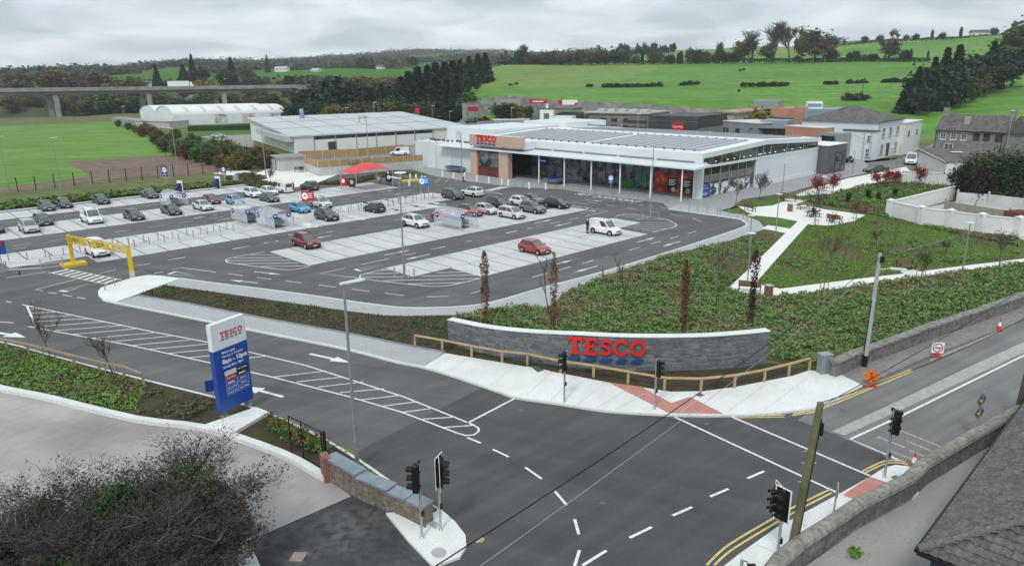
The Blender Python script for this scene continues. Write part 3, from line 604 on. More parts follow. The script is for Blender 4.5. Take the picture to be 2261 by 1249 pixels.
 # ===== THE STORE
WHITE=mat('white_cladding',(0.60,0.645,0.665),(0.645,0.69,0.705),0.15,0.5,spec=0.4)
WHITER=mat('white_roof_membrane',(0.74,0.75,0.75),(0.80,0.81,0.80),0.2,0.6,c3=(0.68,0.69,0.69),scale2=1.2)
SALMON=mat('salmon_cladding',(0.50,0.335,0.26),(0.545,0.37,0.29),0.5,0.6)
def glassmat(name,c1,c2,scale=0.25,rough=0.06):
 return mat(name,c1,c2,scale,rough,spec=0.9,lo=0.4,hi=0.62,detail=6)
GLASS=glassmat('dark_glazing',(0.022,0.028,0.031),(0.15,0.17,0.18),0.8,0.03)  # pale patches paint in reflections and the lit interior
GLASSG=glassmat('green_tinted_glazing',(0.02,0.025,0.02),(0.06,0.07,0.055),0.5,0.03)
FRAME=mat('grey_frame',(0.30,0.32,0.34),rough=0.4,metal=0.3)
DKFRAME=mat('dark_frame',(0.045,0.05,0.055),rough=0.4)
ALU=mat('galvanised_steel',(0.42,0.44,0.45),(0.5,0.52,0.53),6,0.45,metal=0.6,coord='obj')
PV=mat('solar_glass',(0.27,0.295,0.325),(0.31,0.335,0.36),0.2,0.25,spec=0.6)  # panel colour lightened to carry the sky's reflection
RED=mat('tesco_red',(0.62,0.022,0.020),rough=0.4,spec=0.4)
BLUE=mat('tesco_blue',(0.012,0.05,0.26),rough=0.4,spec=0.4)
NAVY=mat('navy',(0.012,0.03,0.16),rough=0.4)
WPAINT=mat('white_paint',(0.78,0.79,0.79),rough=0.5)
BLACK=mat('black_plastic',(0.012,0.012,0.013),rough=0.5)
def ubox(b,u0,u1,v0,v1,z0,z1,m=0):
 return b.prism([UV(u0,v0),UV(u1,v0),UV(u1,v1),UV(u0,v1)],z0,z1,m)
 # --- slab-serif letters, each a mesh of its own
def glyph(ch):
 if ch=='T':return[('p',[(0,1),(0,.72),(.1,.72),(.16,.86),(.33,.86),(.33,.13),(.21,.11),(.21,0),(.71,0),(.71,.11),(.59,.13),(.59,.86),(.76,.86),(.82,.72),(.92,.72),(.92,1)])],.96
 if ch=='E':return[('p',[(0,1),(0,.89),(.11,.87),(.11,.13),(0,.11),(0,0),(.84,0),(.84,.3),(.74,.3),(.67,.14),(.38,.14),(.38,.44),(.52,.44),(.55,.34),(.64,.34),(.64,.67),(.55,.67),(.52,.57),(.38,.57),(.38,.86),(.65,.86),(.7,.72),(.8,.72),(.8,1)])],.9
 if ch=='S':return[('s',[(.70,.74),(.62,.86),(.46,.90),(.28,.86),(.19,.74),(.24,.62),(.40,.54),(.56,.46),(.65,.34),(.62,.19),(.46,.10),(.27,.12),(.13,.27)],.18)],.84
 a=np.linspace(0.62,2*math.pi-0.62,22)if ch=='C' else np.linspace(0,2*math.pi,29)
 return[('s',[(.47+.365*math.cos(t),.5+.405*math.sin(t))for t in a],.185)],.98
def letter_mesh(ch,size,depth):
 parts,adv=glyph(ch); b=MB()
 for p in parts:
  if p[0]=='p':
   pts=[(x*size,y*size)for x,y in p[1]]; b.prism(pts,-depth,0)
  else:
   P=[Vector((x*size,y*size,0))for x,y in p[1]]; n=len(P); cl=(P[0]-P[-1]).length<1e-4; w=p[2]*size/2; L,R_=[],[]
   for i in range(n):
    a_=P[(i-1)%(n-1)]if cl else P[max(i-1,0)]; c_=P[(i+1)%(n-1)]if cl else P[min(i+1,n-1)]; d=(c_-a_).normalized(); q=Vector((-d.y,d.x,0))*w; L.append(P[i]+q); R_.append(P[i]-q)
   for i in range(n-1):
    j=i+1; vs=[R_[i],R_[j],L[j],L[i]]
    b.add([(v.x,v.y,0)for v in vs]+[(v.x,v.y,-depth)for v in vs],((0,1,2,3),(0,4,5,1),(2,6,7,3)))
   if not cl:
    for i in(0,n-1):b.quad((R_[i].x,R_[i].y,0),(L[i].x,L[i].y,0),(L[i].x,L[i].y,-depth),(R_[i].x,R_[i].y,-depth))
 return b,adv*size
def tesco(parent,P0,X,Y,width,depth=0.12,mr=None,mb=None,curve=None):
 """five letters and five dashes; P0 lower left of the letters; curve(s)->(point, xdir) for a bent wall"""
 X,Y=Vector(X).normalized(),Vector(Y).normalized(); tot=sum(glyph(c)[1]for c in 'TESCO'); size=width/tot; x=0.0
 def M(s):
  if curve:p,xd=curve(s); N=xd.cross(Y).normalized(); return Matrix(((xd.x,Y.x,N.x,p.x),(xd.y,Y.y,N.y,p.y),(xd.z,Y.z,N.z,p.z),(0,0,0,1)))
  N=X.cross(Y).normalized(); p=Vector(P0)+X*s; return Matrix(((X.x,Y.x,N.x,p.x),(X.y,Y.y,N.y,p.y),(X.z,Y.z,N.z,p.z),(0,0,0,1)))
 hgt=1.04
 for c in 'TESCO':
  b,a=letter_mesh(c,size,depth); b.v=[(px,py*hgt,pz+depth)for px,py,pz in b.v]; b.xform(M(x)).build('letter',mr or RED,parent); x+=a
 dw=width*0.145
 for k in range(5):
  s=width*(0.005+k*0.2); b=MB().prism([(0,-size*.40),(dw*.80,-size*.40),(dw*1.15,-size*.20),(dw*.35,-size*.20)],0,depth); b.xform(M(s)).build('dash',mb or BLUE,parent)
ST=thing('supermarket','long white supermarket with glazed front, salmon entrance and solar roof','supermarket')
FZ=0.1
# white body walls (solid core, glazing is set in front of it)
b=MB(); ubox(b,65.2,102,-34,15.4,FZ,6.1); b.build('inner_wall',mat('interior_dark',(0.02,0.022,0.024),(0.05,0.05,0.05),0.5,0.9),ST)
# roof: gable with ridge parallel to the front
def roofz(u):return 6.95+(7.75-6.95)*(u-61.8)/20.2 if u<82 else 7.75-(7.75-6.85)*(u-82)/21
b=MB()
prof=[61.8,72,82,92,103]
for i in range(len(prof)-1):
 u0,u1=prof[i],prof[i+1]
 b.quad(UV(u0,-35,roofz(u0)),UV(u0,16.2,roofz(u0)),UV(u1,16.2,roofz(u1)),UV(u1,-35,roofz(u1)))
b.build('roof',WHITER,ST)
b=MB()
for i in range(len(prof)-1):
 u0,u1=prof[i],prof[i+1]
 for v,s in((16.25,1),):
  b.quad(UV(u0,v,roofz(u0)-0.72),UV(u1,v,roofz(u1)-0.72),UV(u1,v,roofz(u1)+0.03),UV(u0,v,roofz(u0)+0.03))
 b.quad(UV(u0,16.25,roofz(u0)+0.03),UV(u1,16.25,roofz(u1)+0.03),UV(u1,15.95,roofz(u1)+0.03),UV(u0,15.95,roofz(u0)+0.03))
 b.quad(UV(u0,16.25,roofz(u0)-.72),UV(u0,15.4,roofz(u0)-.72),UV(u1,15.4,roofz(u1)-.72),UV(u1,16.25,roofz(u1)-.72))
b.build('side_fascia',WHITE,ST)
b=MB(); ubox(b,61.75,62.1,-35.05,16.28,5.55,6.98); b.build('front_fascia',WHITE,ST)
b=MB(); stripe(b,[UV(62.9,-34),UV(62.9,15.0),UV(102,15.0)],0.10,0); b.v=[(x,y,roofz((Vector((x,y,0))-UO).dot(E1))+0.012)for x,y,z in b.v]; b.build('roof_line',mat('roof_red_line',(0.62,0.40,0.37),rough=0.6),ST)
# canopy, its columns
b=MB()
for v0,v1 in((-43,17.6),):
 A=[UV(57.7,v0,5.02),UV(57.7,v1,5.02),UV(62,v1,5.12),UV(62,v0,5.12)]; T=[UV(57.7,v0,5.22),UV(57.7,v1,5.22),UV(62,v1,5.55),UV(62,v0,5.55)]
 b.add(A+T,((3,2,1,0),(4,5,6,7),(0,1,5,4),(1,2,6,5),(2,3,7,6),(3,0,4,7)))
b.build('canopy',WHITE,ST)
GUT=mat('gutter_grey',(0.20,0.22,0.235),rough=0.5)
for k in range(5):b=MB(); ubox(b,61.6,61.74,-21.5+k*7.4,-14.6+k*7.4,5.62,5.78); b.build('gutter',GUT,ST)
for v in(15.0,9.4,3.45,-2.55,-8.55,-14.6):
 p=UV(58.5,v); MB().tube([(p.x,p.y,FZ),(p.x,p.y,5.06)],0.12,10).build('column',WPAINT,ST)
for v in(-38.6,-43.6):p=UV(58.2,v); MB().tube([(p.x,p.y,FZ),(p.x,p.y,5.06)],0.06,6).build('downpipe',ALU,ST)
# corner fin and side mullions
b=MB(); ubox(b,61.9,62.55,15.35,16.2,FZ,5.6); ubox(b,61.76,62.6,14.9,15.34,FZ,5.56); b.build('corner_column',WHITE,ST)
# front glazing, each bay a pane
fv=[-22.2+k*1.99 for k in range(15)]+[6.1,8.6,11.1,13.6]
fv=sorted(set(round(x,2)for x in fv))
for i in range(len(fv)-1):
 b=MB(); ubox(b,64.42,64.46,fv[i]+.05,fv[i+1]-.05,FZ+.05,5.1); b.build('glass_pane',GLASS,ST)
b=MB()
for i,v in enumerate(fv):ubox(b,64.3,64.5,v-0.05,v+0.05,FZ,5.15)if i%2==0 else ubox(b,64.36,64.5,v-0.03,v+0.03,FZ,5.15)
b.build('mullions',DKFRAME,ST)
b=MB(); ubox(b,62.2,65.1,-22.2,15.3,5.16,5.5); b.build('soffit',WHITE,ST)
# ceiling strip lights glimpsed through the front glass
LIT=mat('strip_light_and_glint',(0.95,0.97,1.0),rough=0.5,emit=1.2)
for k in range(11):b=MB(); ubox(b,62.6,62.75,-20+k*3.1,-18.4+k*3.1,5.10,5.14); b.build('soffit_light',LIT,ST)
# posters in the window
def ballmat():
 m=bpy.data.materials.new('festive_print'); m.use_nodes=True; n,l=m.node_tree.nodes,m.node_tree.links; b=n['Principled BSDF']; b.inputs['Roughness'].default_value=0.35
 g=n.new('ShaderNodeNewGeometry'); v=n.new('ShaderNodeTexVoronoi'); v.inputs['Scale'].default_value=0.75; v.inputs['Randomness'].default_value=0.9; l.new(g.outputs['Position'],v.inputs['Vector'])
 r=n.new('ShaderNodeValToRGB'); e=r.color_ramp.elements; e[0].position=0.0; e[0].color=(0.75,0.16,0.05,1); e[1].position=0.75; e[1].color=(0.10,0.008,0.008,1); q=e.new(0.35); q.color=(0.42,0.03,0.016,1); q=e.new(0.55); q.color=(0.30,0.014,0.012,1)
 l.new(v.outputs['Distance'],r.inputs[0]); l.new(r.outputs[0],b.inputs['Base Color']); return m
BALL=ballmat()
for v0,v1 in((6.2,11.0),(11.15,13.55)):
 b=MB(); ubox(b,64.24,64.28,v0,v1,FZ+.05,3.45); P=b.build('window_poster',BALL,ST)
 c0=v0+(v1-v0)*(0.52 if v1-v0>3 else 0.12); c1=v0+(v1-v0)*(0.9 if v1-v0>3 else 0.85)
 b=MB(); ubox(b,64.20,64.235,c0,c1,0.75,2.6); b.build('poster_panel',BLACK,P)
 b=MB()
 for k in range(4):ubox(b,64.17,64.195,c0+.25,c1-.25-(.3 if k%2 else 0),2.2-k*.26,2.32-k*.26)
 p=UV(64.18,(c0+c1)/2+.2,0.72)
 b.build('poster_lettering',WPAINT,P)
 n_=-E1; b=MB(); b.poly([p+E2*(.42*math.cos(a))+Vector((0,0,.42*math.sin(a)))for a in np.linspace(0,6.283,15)[:-1]]); b.build('poster_disc',mat('print_grey',(0.45,0.42,0.38),rough=0.5),P)
 # goods glimpsed behind the glass
for v0,v1,z0,z1,c in((-0.2,1.9,0.2,1.4,(0.02,0.16,0.03)),(2.6,3.4,1.2,2.6,(0.02,0.20,0.11)),(3.6,4.4,1.2,2.6,(0.02,0.20,0.11)),(-20.5,-17.7,2.4,4.0,(0.012,0.03,0.18)),(-16.6,-15.9,.2,1.6,(0.02,0.05,0.2)),(-13,-9.5,0.2,1.0,(0.25,0.26,0.27)),(-7.5,-5,0.2,1.3,(0.10,0.11,0.12))):
 b=MB(); ubox(b,64.30,64.41,v0,v1,z0,z1); o_=b.build('window_display',mat('display_%d'%int(v0*10+999),c,rough=0.5),ST)
b=MB(); ubox(b,64.26,64.29,-19.9,-18.4,3.05,3.3); b.build('lettering',WPAINT,ST)
# salmon entrance portal
b=MB(); ubox(b,58.2,62.3,-32.9,-31.0,FZ,5.0); b.build('portal_pier',SALMON,ST); b=MB(); ubox(b,58.2,59.3,-24.8,-22.3,FZ,5.0); b.build('portal_pier',SALMON,ST)
b=MB(); ubox(b,58.0,58.7,-32.8,-18.3,5.91,7.85); SB=b.build('sign_board',SALMON,ST); b=MB(); ubox(b,58.72,61.74,-32.7,-18.6,5.6,6.95); b.build('portal_roof',WHITE,ST)
b=MB(); ubox(b,58.05,58.66,-32.75,-18.35,7.86,7.9); b.build('sign_board_top',WHITER,ST)
tesco(SB,UV(57.99,-30.75,6.62),E2,(0,0,1),5.6,0.14)
for v in(-29.5,):pass
for v0,v1 in((-30.95,-27.95),(-27.85,-24.85)):
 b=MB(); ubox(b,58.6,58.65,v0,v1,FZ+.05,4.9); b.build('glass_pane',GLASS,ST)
 b=MB(); ubox(b,58.55,58.59,v0,v1,FZ+.06,1.9); b.build('red_window_film',mat('red_film',(0.16,0.012,0.012),(0.09,0.02,0.02),0.8,0.1,spec=0.8),ST)
b=MB(); ubox(b,58.5,58.7,-27.95,-27.85,FZ,5.0); ubox(b,58.5,58.7,-31,-24.8,4.9,5.02); b.build('mullions',DKFRAME,ST)
for v,z in((-32.2,5.85),(-23.2,5.85),(-18.6,5.85)):b=MB(); ubox(b,57.75,58.0,v-.15,v+.15,z-.08,z+.04); b.build('spotlight',BLACK,ST)
# white blank block at the left end
b=MB(); ubox(b,59.6,64,-52.5,-33.2,FZ,5.45); b.build('service_wall',WHITE,ST)
b=MB(); ubox(b,64,90,-52.5,-35.1,FZ,5.2); b.build('service_wall',WHITE,ST)
b=MB(); ubox(b,66.5,86,-50,-35.2,5.21,8.1); b.build('plant_room',WHITE,ST)
b=MB(); ubox(b,86.1,100,-46,-33,FZ,8.6); b.build('plant_room',WHITE,ST)
b=MB(); ubox(b,66.42,66.48,-47,-45.6,5.3,7.4); b.build('plant_room_door',mat('pale_door',(0.5,0.53,0.55),rough=0.5),ST)
b=MB(); ubox(b,59.9,60.3,-33.19,-32.95,FZ,5); b.build('dark_recess',DKFRAME,ST)
b=MB()
for k in range(9):ubox(b,59.7,59.78,-52.4+k*2.4,-52.32+k*2.4,5.46,6.3)
ubox(b,59.72,59.76,-52.4,-46,6.28,6.33); b.build('roof_guardrail',ALU,ST)
for k in range(16):b=MB(); ubox(b,62+rng.random()*2,62.5+rng.random(),-52+k*1.1,-51.6+k*1.1,5.46,5.75); b.build('roof_ballast',BLACK,ST)
# side: clerestory, glazing with prints, blank wall
zt=lambda u:roofz(u)-0.74
b=MB()
su=[62.5,68.0,73.6,79.0,81.3,84.0,90.0,96.5,102.4]
for i in range(len(su)-1):
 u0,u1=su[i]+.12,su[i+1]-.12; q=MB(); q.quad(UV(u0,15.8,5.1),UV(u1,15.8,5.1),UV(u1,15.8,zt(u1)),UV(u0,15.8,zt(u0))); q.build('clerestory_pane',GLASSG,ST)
 if i<7:
  q=MB()
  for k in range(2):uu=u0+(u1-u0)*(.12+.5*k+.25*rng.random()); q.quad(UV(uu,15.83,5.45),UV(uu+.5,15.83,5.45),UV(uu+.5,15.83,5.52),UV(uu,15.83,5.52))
  q.build('reflected_light_strip',LIT,ST)  # glowing strips on the panes stand in for reflected light
b=MB()
for u in su:ubox(b,u-.1,u+.1,15.7,15.9,4.95,zt(u)+.03)
b.build('clerestory_posts',FRAME,ST)
b=MB(); ubox(b,62.6,102.7,15.45,16.05,4.72,5.08); b.build('side_beam',WHITE,ST)
b=MB(); ubox(b,79.2,102.7,15.42,15.98,FZ,4.71); b.build('side_wall',WHITE,ST)
b=MB(); ubox(b,79.6,102.5,16.0,16.12,FZ,0.7); b.build('plinth',CONC,ST)
gu=[62.7+k*2.72 for k in range(7)]
MONO=mat('monochrome_print',(0.72,0.72,0.74),(0.05,0.05,0.06),0.9,0.4,lo=.46,hi=.54)
for i in range(6):
 u0,u1=gu[i]+.06,gu[i+1]-.06
 for z0,z1 in((3.45,4.65),(2.1,3.4)):
  q=MB(); ubox(q,u0,u1,15.60,15.64,z0,z1); q.build('glass_pane',GLASSG,ST)
 for z0,z1 in((1.1,2.05),(FZ+.05,1.05)):
  q=MB(); ubox(q,u0,u1,15.60,15.64,z0,z1); o_=q.build('print_panel',(BLUE2 if False else mat('sign_blue',(0.02,0.085,0.45),rough=0.4))if i==0 else MONO,ST)
place_text('Fermoy',0.5,UV(63.98,15.66,1.55),E1,(0,0,1),WPAINT,ST,'lettering',wid=1.7)
q=MB()
for k in range(2):ubox(q,63.1+k*.1,64.9-k*.1,15.645,15.66,.72-k*.25,.82-k*.25)
ubox(q,63.8,64.2,15.645,15.66,1.88,1.95); q.build('sign_lines',WPAINT,ST)
b=MB()
for i,u in enumerate(gu):ubox(b,u-.06,u+.06,15.5,15.75,FZ,4.71)
for z in(1.07,2.07,3.42):ubox(b,62.7,79.0,15.58,15.7,z-.03,z+.03)
b.build('side_mullions',FRAME,ST)
# solar arrays
def pvrow(u0,u1,v0,n,w):
 me=None
 for k in range(n):
  q=MB(); va,vb=v0+k*w+.04,v0+(k+1)*w-.04
  z0,z1=roofz(u0),roofz(u1)
  q.add([UV(u0,va,z0+.14),UV(u0,vb,z0+.20),UV(u1,vb,z1+.20),UV(u1,va,z1+.14),UV(u0,va,z0+.02),UV(u0,vb,z0+.02),UV(u1,vb,z1+.02),UV(u1,va,z1+.02)],((0,1,2,3),(4,5,1,0),(5,6,2,1),(6,7,3,2),(7,4,0,3)))
  q.build('solar_panel',PV,ST)
pvrow(64.6,79.5,-32.5,13,1.75); pvrow(64.6,79.5,-8.2,12,1.85); pvrow(84.5,99.5,-30,14,1.75); pvrow(84.5,99.5,-4.5,10,1.85)
for k in range(26):
 v=-33+k*1.85; q=MB(); ubox(q,64.1,64.35,v-.1,v+.1,roofz(64.2),roofz(64.2)+.2); q.build('panel_clamp',BLACK,ST)
 q=MB(); ubox(q,79.7,79.95,v-.1,v+.1,roofz(79.8),roofz(79.8)+.2); q.build('panel_clamp',BLACK,ST)
 # dark end block with big window
b=MB(); ubox(b,102.9,111.5,8,17.8,0,5.35); b.build('end_block',mat('dark_slate_cladding',(0.085,0.095,0.11),(0.11,0.12,0.135),0.6,0.7),ST)
b=MB(); ubox(b,106.4,110.6,17.81,17.9,0.25,3.9); b.build('end_window_frame',DKFRAME,ST)
for k in range(3):b=MB(); ubox(b,106.55+k*1.33,107.8+k*1.33,17.91,17.94,0.4,3.75); b.build('end_window',GLASS,ST)
b=MB(); ubox(b,102.8,111.7,7.9,17.9,5.36,5.46); b.build('end_roof',WHITER,ST)
# ===== OTHER BUILDINGS
SLATE=mat('slate_roof',(0.075,0.07,0.072),(0.115,0.105,0.105),0.5,0.8,c3=(0.15,0.14,0.13),scale2=1.2,bump=0.2,bscale=5)
STONE=mat('grey_stone',(0.20,0.20,0.195),(0.30,0.295,0.285),0.9,0.9,c3=(0.17,0.165,0.16),scale2=2.5,bump=0.4,bscale=3)
RENDER=mat('pale_render',(0.60,0.65,0.68),(0.66,0.71,0.735),0.3,0.8)
RENDERW=mat('white_render',(0.66,0.67,0.66),(0.71,0.72,0.705),0.25,0.85,c3=(0.64,0.645,0.63),scale2=1.5)
BRICK=mat('orange_brick',(0.42,0.21,0.135),(0.50,0.27,0.18),0.5,0.85,c3=(0.36,0.19,0.13),scale2=2)
BLUEGR=mat('blue_grey_cladding',(0.20,0.26,0.32),(0.25,0.31,0.37),0.2,0.6)
SLATEB=mat('slate_blue_render',(0.20,0.215,0.26),(0.24,0.255,0.30),0.4,0.8)
CONCB=mat('stained_concrete',(0.28,0.26,0.235),(0.38,0.36,0.33),0.25,0.9,c3=(0.20,0.185,0.165),scale2=0.8)
DARKC=mat('charcoal_cladding',(0.045,0.05,0.058),(0.065,0.07,0.078),0.3,0.6)
TIMB=mat('fence_timber',(0.36,0.235,0.10),(0.45,0.30,0.14),0.8,0.85,c3=(0.30,0.20,0.10),scale2=4)
METR=mat('grey_metal_roof',(0.44,0.465,0.485),(0.50,0.525,0.54),0.1,0.45,c3=(0.43,0.45,0.47),scale2=0.5,spec=0.5)
WIN=glassmat('window_glass',(0.015,0.018,0.02),(0.05,0.055,0.06),0.5)
class Fac:
 """a wall line from a to b (world xy): s metres along it, z up, off metres outwards (towards the camera side)"""
 def __init__(s,a,b):
  s.a=Vector((a[0],a[1],0)); s.b=Vector((b[0],b[1],0)); s.L=(s.b-s.a).length; s.d=(s.b-s.a).normalized(); n=Vector((s.d.y,-s.d.x,0))
  if n.dot(-s.a)<0:n=-n
  s.n=n
 def P(s,t,z,off=0.0):p=s.a+s.d*t+s.n*off; return Vector((p.x,p.y,z))
 def box(s,b,t0,t1,z0,z1,o0,o1,m=0):
  return b.prism([s.P(t0,0,o0),s.P(t1,0,o0),s.P(t1,0,o1),s.P(t0,0,o1)],z0,z1,m)
 def block(s,h,depth,z0=0,o=0):return s.box(MB(),0,s.L,z0,h,o,-depth)
 def window(s,parent,t0,t1,z0,z1,frame=None,sill=None,bars=0,glass=None,proud=0.03):
  w=s.box(MB(),t0,t1,z0,z1,0.01,proud).build('window',glass or WIN,parent)
  if frame is not None:
   b=MB(); f=0.09
   s.box(b,t0,t0+f,z0,z1,proud,proud+.05); s.box(b,t1-f,t1,z0,z1,proud,proud+.05); s.box(b,t0+f,t1-f,z1-f,z1,proud,proud+.05); s.box(b,t0+f,t1-f,z0,z0+f,proud,proud+.05)
   if bars:
    s.box(b,(t0+t1)/2-.03,(t0+t1)/2+.03,z0+f,z1-f,proud,proud+.04)
    for k in range(1,bars+1):zz_=z0+(z1-z0)*k/(bars+1); s.box(b,t0+f,t1-f,zz_-.03,zz_+.03,proud,proud+.045)
   b.build('window_frame',frame,w)
  if sill is not None:s.box(MB(),t0-.12,t1+.12,z0-.16,z0-.02,0.0,.12).build('window_sill',sill,w)
  return w
QUO=mat('quoin_stone',(.42,.45,.47),(.48,.51,.53),2,.85)
WF=mat('window_white',(0.75,0.76,0.76),rough=0.5)
# ---- low white building with a grey metal roof, behind the fence
h1=4.4
A,B_=G(652,339),G(1034,312.3)
f=Fac(A,B_); C_=G(556,308)
sd_=Vector((C_.x-A.x,C_.y-A.y,0)); dep=sd_.length; sdn=sd_.normalized()
LB=thing('white_retail_unit','low white unit with a broad grey metal roof behind the timber fences','building')
hb=6.6
A0,B0,C0,D0=[Vector((p.x,p.y,0))for p in(A,B_,B_+sd_,A+sd_)]
b=MB().add([A0,B0,C0,D0]+[Vector((p.x,p.y,h))for p,h in((A0,h1),(B0,h1),(C0,hb),(D0,hb))],((0,1,5,4),(1,2,6,5),(2,3,7,6),(3,0,4,7))); b.build('wall',RENDERW,LB)
ov=1.0; dd=f.d*ov; ee=sdn*.35
b=MB(); T=[A0-dd-ee+Vector((0,0,h1+.05)),B0+dd-ee+Vector((0,0,h1+.05)),C0+dd+ee+Vector((0,0,hb+.25)),D0-dd+ee+Vector((0,0,hb+.25))]
b.add(T+[p-Vector((0,0,.35))for p in T],((0,1,2,3),(4,0,3,7),(1,5,6,2),(0,4,5,1),(2,6,7,3))); rf=b.build('roof',METR,LB)
b=MB()
for k in range(1,6):
 p,q=T[0].lerp(T[1],k/6),T[3].lerp(T[2],k/6); b.bar(p+Vector((0,0,.04)),q+Vector((0,0,.04)),.16,.06)
for k in(0.33,0.66):b.bar(T[0].lerp(T[3],k)+Vector((0,0,.05)),T[1].lerp(T[2],k)+Vector((0,0,.05)),.16,.06)
b.build('roof_seam',mat('roof_seam_grey',(0.30,0.32,0.335),rough=0.5),rf)
L_=f.L; nW=6
for k in range(nW):
 t0=L_*(0.10+k*.112); f.window(LB,t0+.1,t0+L_*.108,3.15,4.05,None)
for k in range(nW+1):f.box(MB(),L_*(0.10+k*.112)-.12,L_*(.10+k*.112)+.05,0,4.3,.02,.14).build('downpipe',FRAME,LB)
f.box(MB(),L_*.17,L_*.215,0,2.4,.02,.08).build('dark_door',DKFRAME,LB)
fs=Fac(D0,A0); fs.box(MB(),fs.L*.35,fs.L,3.0,4.4,.05,2.2).build('side_canopy',METR,LB)
# ---- twin barrel-vaulted store
h2=HT((384,277),(384,256))+.5; a_=G(384,277); b_=G(632,270);
BV=thing('barrel_vault_store','white store with twin barrel-vaulted roof beside the viaduct','building')
fb=Fac(a_,b_); cl=G(311,272); back=Vector((cl.x-a_.x,cl.y-a_.y,0)); wv=back.length/2; bd=back.normalized(); L_=fb.L
CREAM=mat('cream_roof_sheet',(0.66,0.67,0.65),(0.72,0.73,0.71),0.1,0.6)
RIBM=mat('vault_rooflight',(0.50,0.52,0.52),rough=0.5)
RISE=3.5
for k in range(2):
 o0=fb.a+bd*(wv*k); n=12; pts=[]
 for i in range(n+1):
  t=math.pi*i/n; pts.append((wv*(0.5-0.5*math.cos(t)),h2+RISE*math.sin(t)))
 b=MB()
 for i in range(n):
  pp0,pp1=o0+bd*pts[i][0],o0+bd*pts[i+1][0]; q0,q1=pp0+fb.d*L_,pp1+fb.d*L_
  b.quad((pp0.x,pp0.y,pts[i][1]),(q0.x,q0.y,pts[i][1]),(q1.x,q1.y,pts[i+1][1]),(pp1.x,pp1.y,pts[i+1][1]))
 b.build('vault_roof',CREAM,BV,smooth=40)
 b=MB()
 for i in range(1,n):pass
 g1=[o0+bd*x for x,z in pts]; ring=[(p.x,p.y,z-.15)for p,(x,z)in zip(g1,pts)]
 for e in(0,L_-.05):
  rr=[(x+fb.d.x*(e+.3 if e==0 else e-.3),y+fb.d.y*(e+.3 if e==0 else e-.3),z)for x,y,z in ring]; base=[(rr[-1][0],rr[-1][1],0),(rr[0][0],rr[0][1],0)]
  b.poly(rr+base)
 b.build('gable_wall',RENDER,BV)
 for j in range(6):
  s0=L_*(0.12+j*.15); q=MB()
  for i in(1,2,3):
   pp0,pp1=o0+bd*pts[i][0],o0+bd*pts[i+1][0]; u0,u1=fb.d*s0,fb.d*(s0+1.4)
   q.quad((pp0+u0).xy[:]+(pts[i][1]+.06,),(pp0+u1).xy[:]+(pts[i][1]+.06,),(pp1+u1).xy[:]+(pts[i+1][1]+.06,),(pp1+u0).xy[:]+(pts[i+1][1]+.06,))
  q.build('rooflight',RIBM,BV)
fb.box(MB(),0.3,L_-.3,0,h2+.1,0,-.4).build('side_wall',RENDER,BV)
for k,c in enumerate(((0.10,0.11,0.13),(0.55,0.2,0.2),(0.25,0.3,0.35))):
 t0=L_*(0.36+k*.245); w_=fb.box(MB(),t0,t0+L_*.11,.6,h2-.3,.05,.12).build('billboard',mat('billboard_print_%d'%k,(0.62,0.62,0.63),c,0.6,0.5),BV)
fl=Fac(G(248,272),G(300,281)); SHD=thing('grey_store_shed','long low grey shed and fence left of the barrel-vaulted store','shed')
fl.block(2.6,6).build('wall',mat('shed_grey',(0.22,0.235,0.25),(0.30,0.31,0.32),0.6,0.8),SHD)
fl2=Fac(G(300,281),G(375,284)); fl2.block(2.6,9).build('wall',mat('shed_pale',(0.42,0.40,0.38),(0.5,0.48,0.46),0.6,0.8),SHD); fl2.box(MB(),-.3,fl2.L+.3,2.61,2.8,.4,-9.4).build('roof',mat('shed_roof',(0.42,0.40,0.385),rough=0.8),SHD)
# hedge in front of the vaulted store, its own lawn
sheet('store_lawn',GP([(415,290),(555,286),(555,297),(440,300)]),0.008,LAWN)
# ---- viaduct
VC=mat('viaduct_concrete',(0.26,0.255,0.245),(0.34,0.335,0.32),0.05,0.9,c3=(0.21,0.205,0.20),scale2=0.3)
VI=thing('viaduct','long grey concrete motorway viaduct on twin piers across the valley','bridge')
va,vb2=DP(-260,194,385),DP(655,191.5,452); vf=Fac(va,vb2); zt_=(va.z+vb2.z)/2
vf.box(MB(),0,vf.L,zt_-1.9,zt_-1.0,0,-12).build('deck',VC,VI); vf.box(MB(),0,vf.L,zt_-3.6,zt_-1.92,-1.2,-10.5).build('girder',mat('viaduct_girder',(0.13,0.13,0.13),(0.18,0.175,0.17),0.1,0.9),VI)
vf.box(MB(),0,vf.L,zt_-1.0,zt_,.05,-.3).build('parapet',VC,VI); vf.box(MB(),0,vf.L,zt_-1.0,zt_,-11.7,-12.05).build('parapet',VC,VI)
for px,in((120,),(328,),(495,)):
 r0=ray(px,210);
 tt=min(np.linspace(0,vf.L,400),key=lambda t:abs(vf.P(t,0).x/vf.P(t,0).y-r0.x/r0.y))
 for o_ in(-2.8,-8.2):
  for s_ in(0,):
   c=vf.P(tt+(3.2 if o_<-5 else 0),0,o_); b=MB(); vf.box(b,tt-1.3+(0 if o_>-5 else-4.5),tt+1.3+(0 if o_>-5 else-4.5),-5,zt_-3.62,o_-1,o_+1); b.build('pier',VC,VI)
vf.box(MB(),vf.L-.5,vf.L+8,-2,zt_-.2,.6,-12.6).build('abutment',VC,VI)
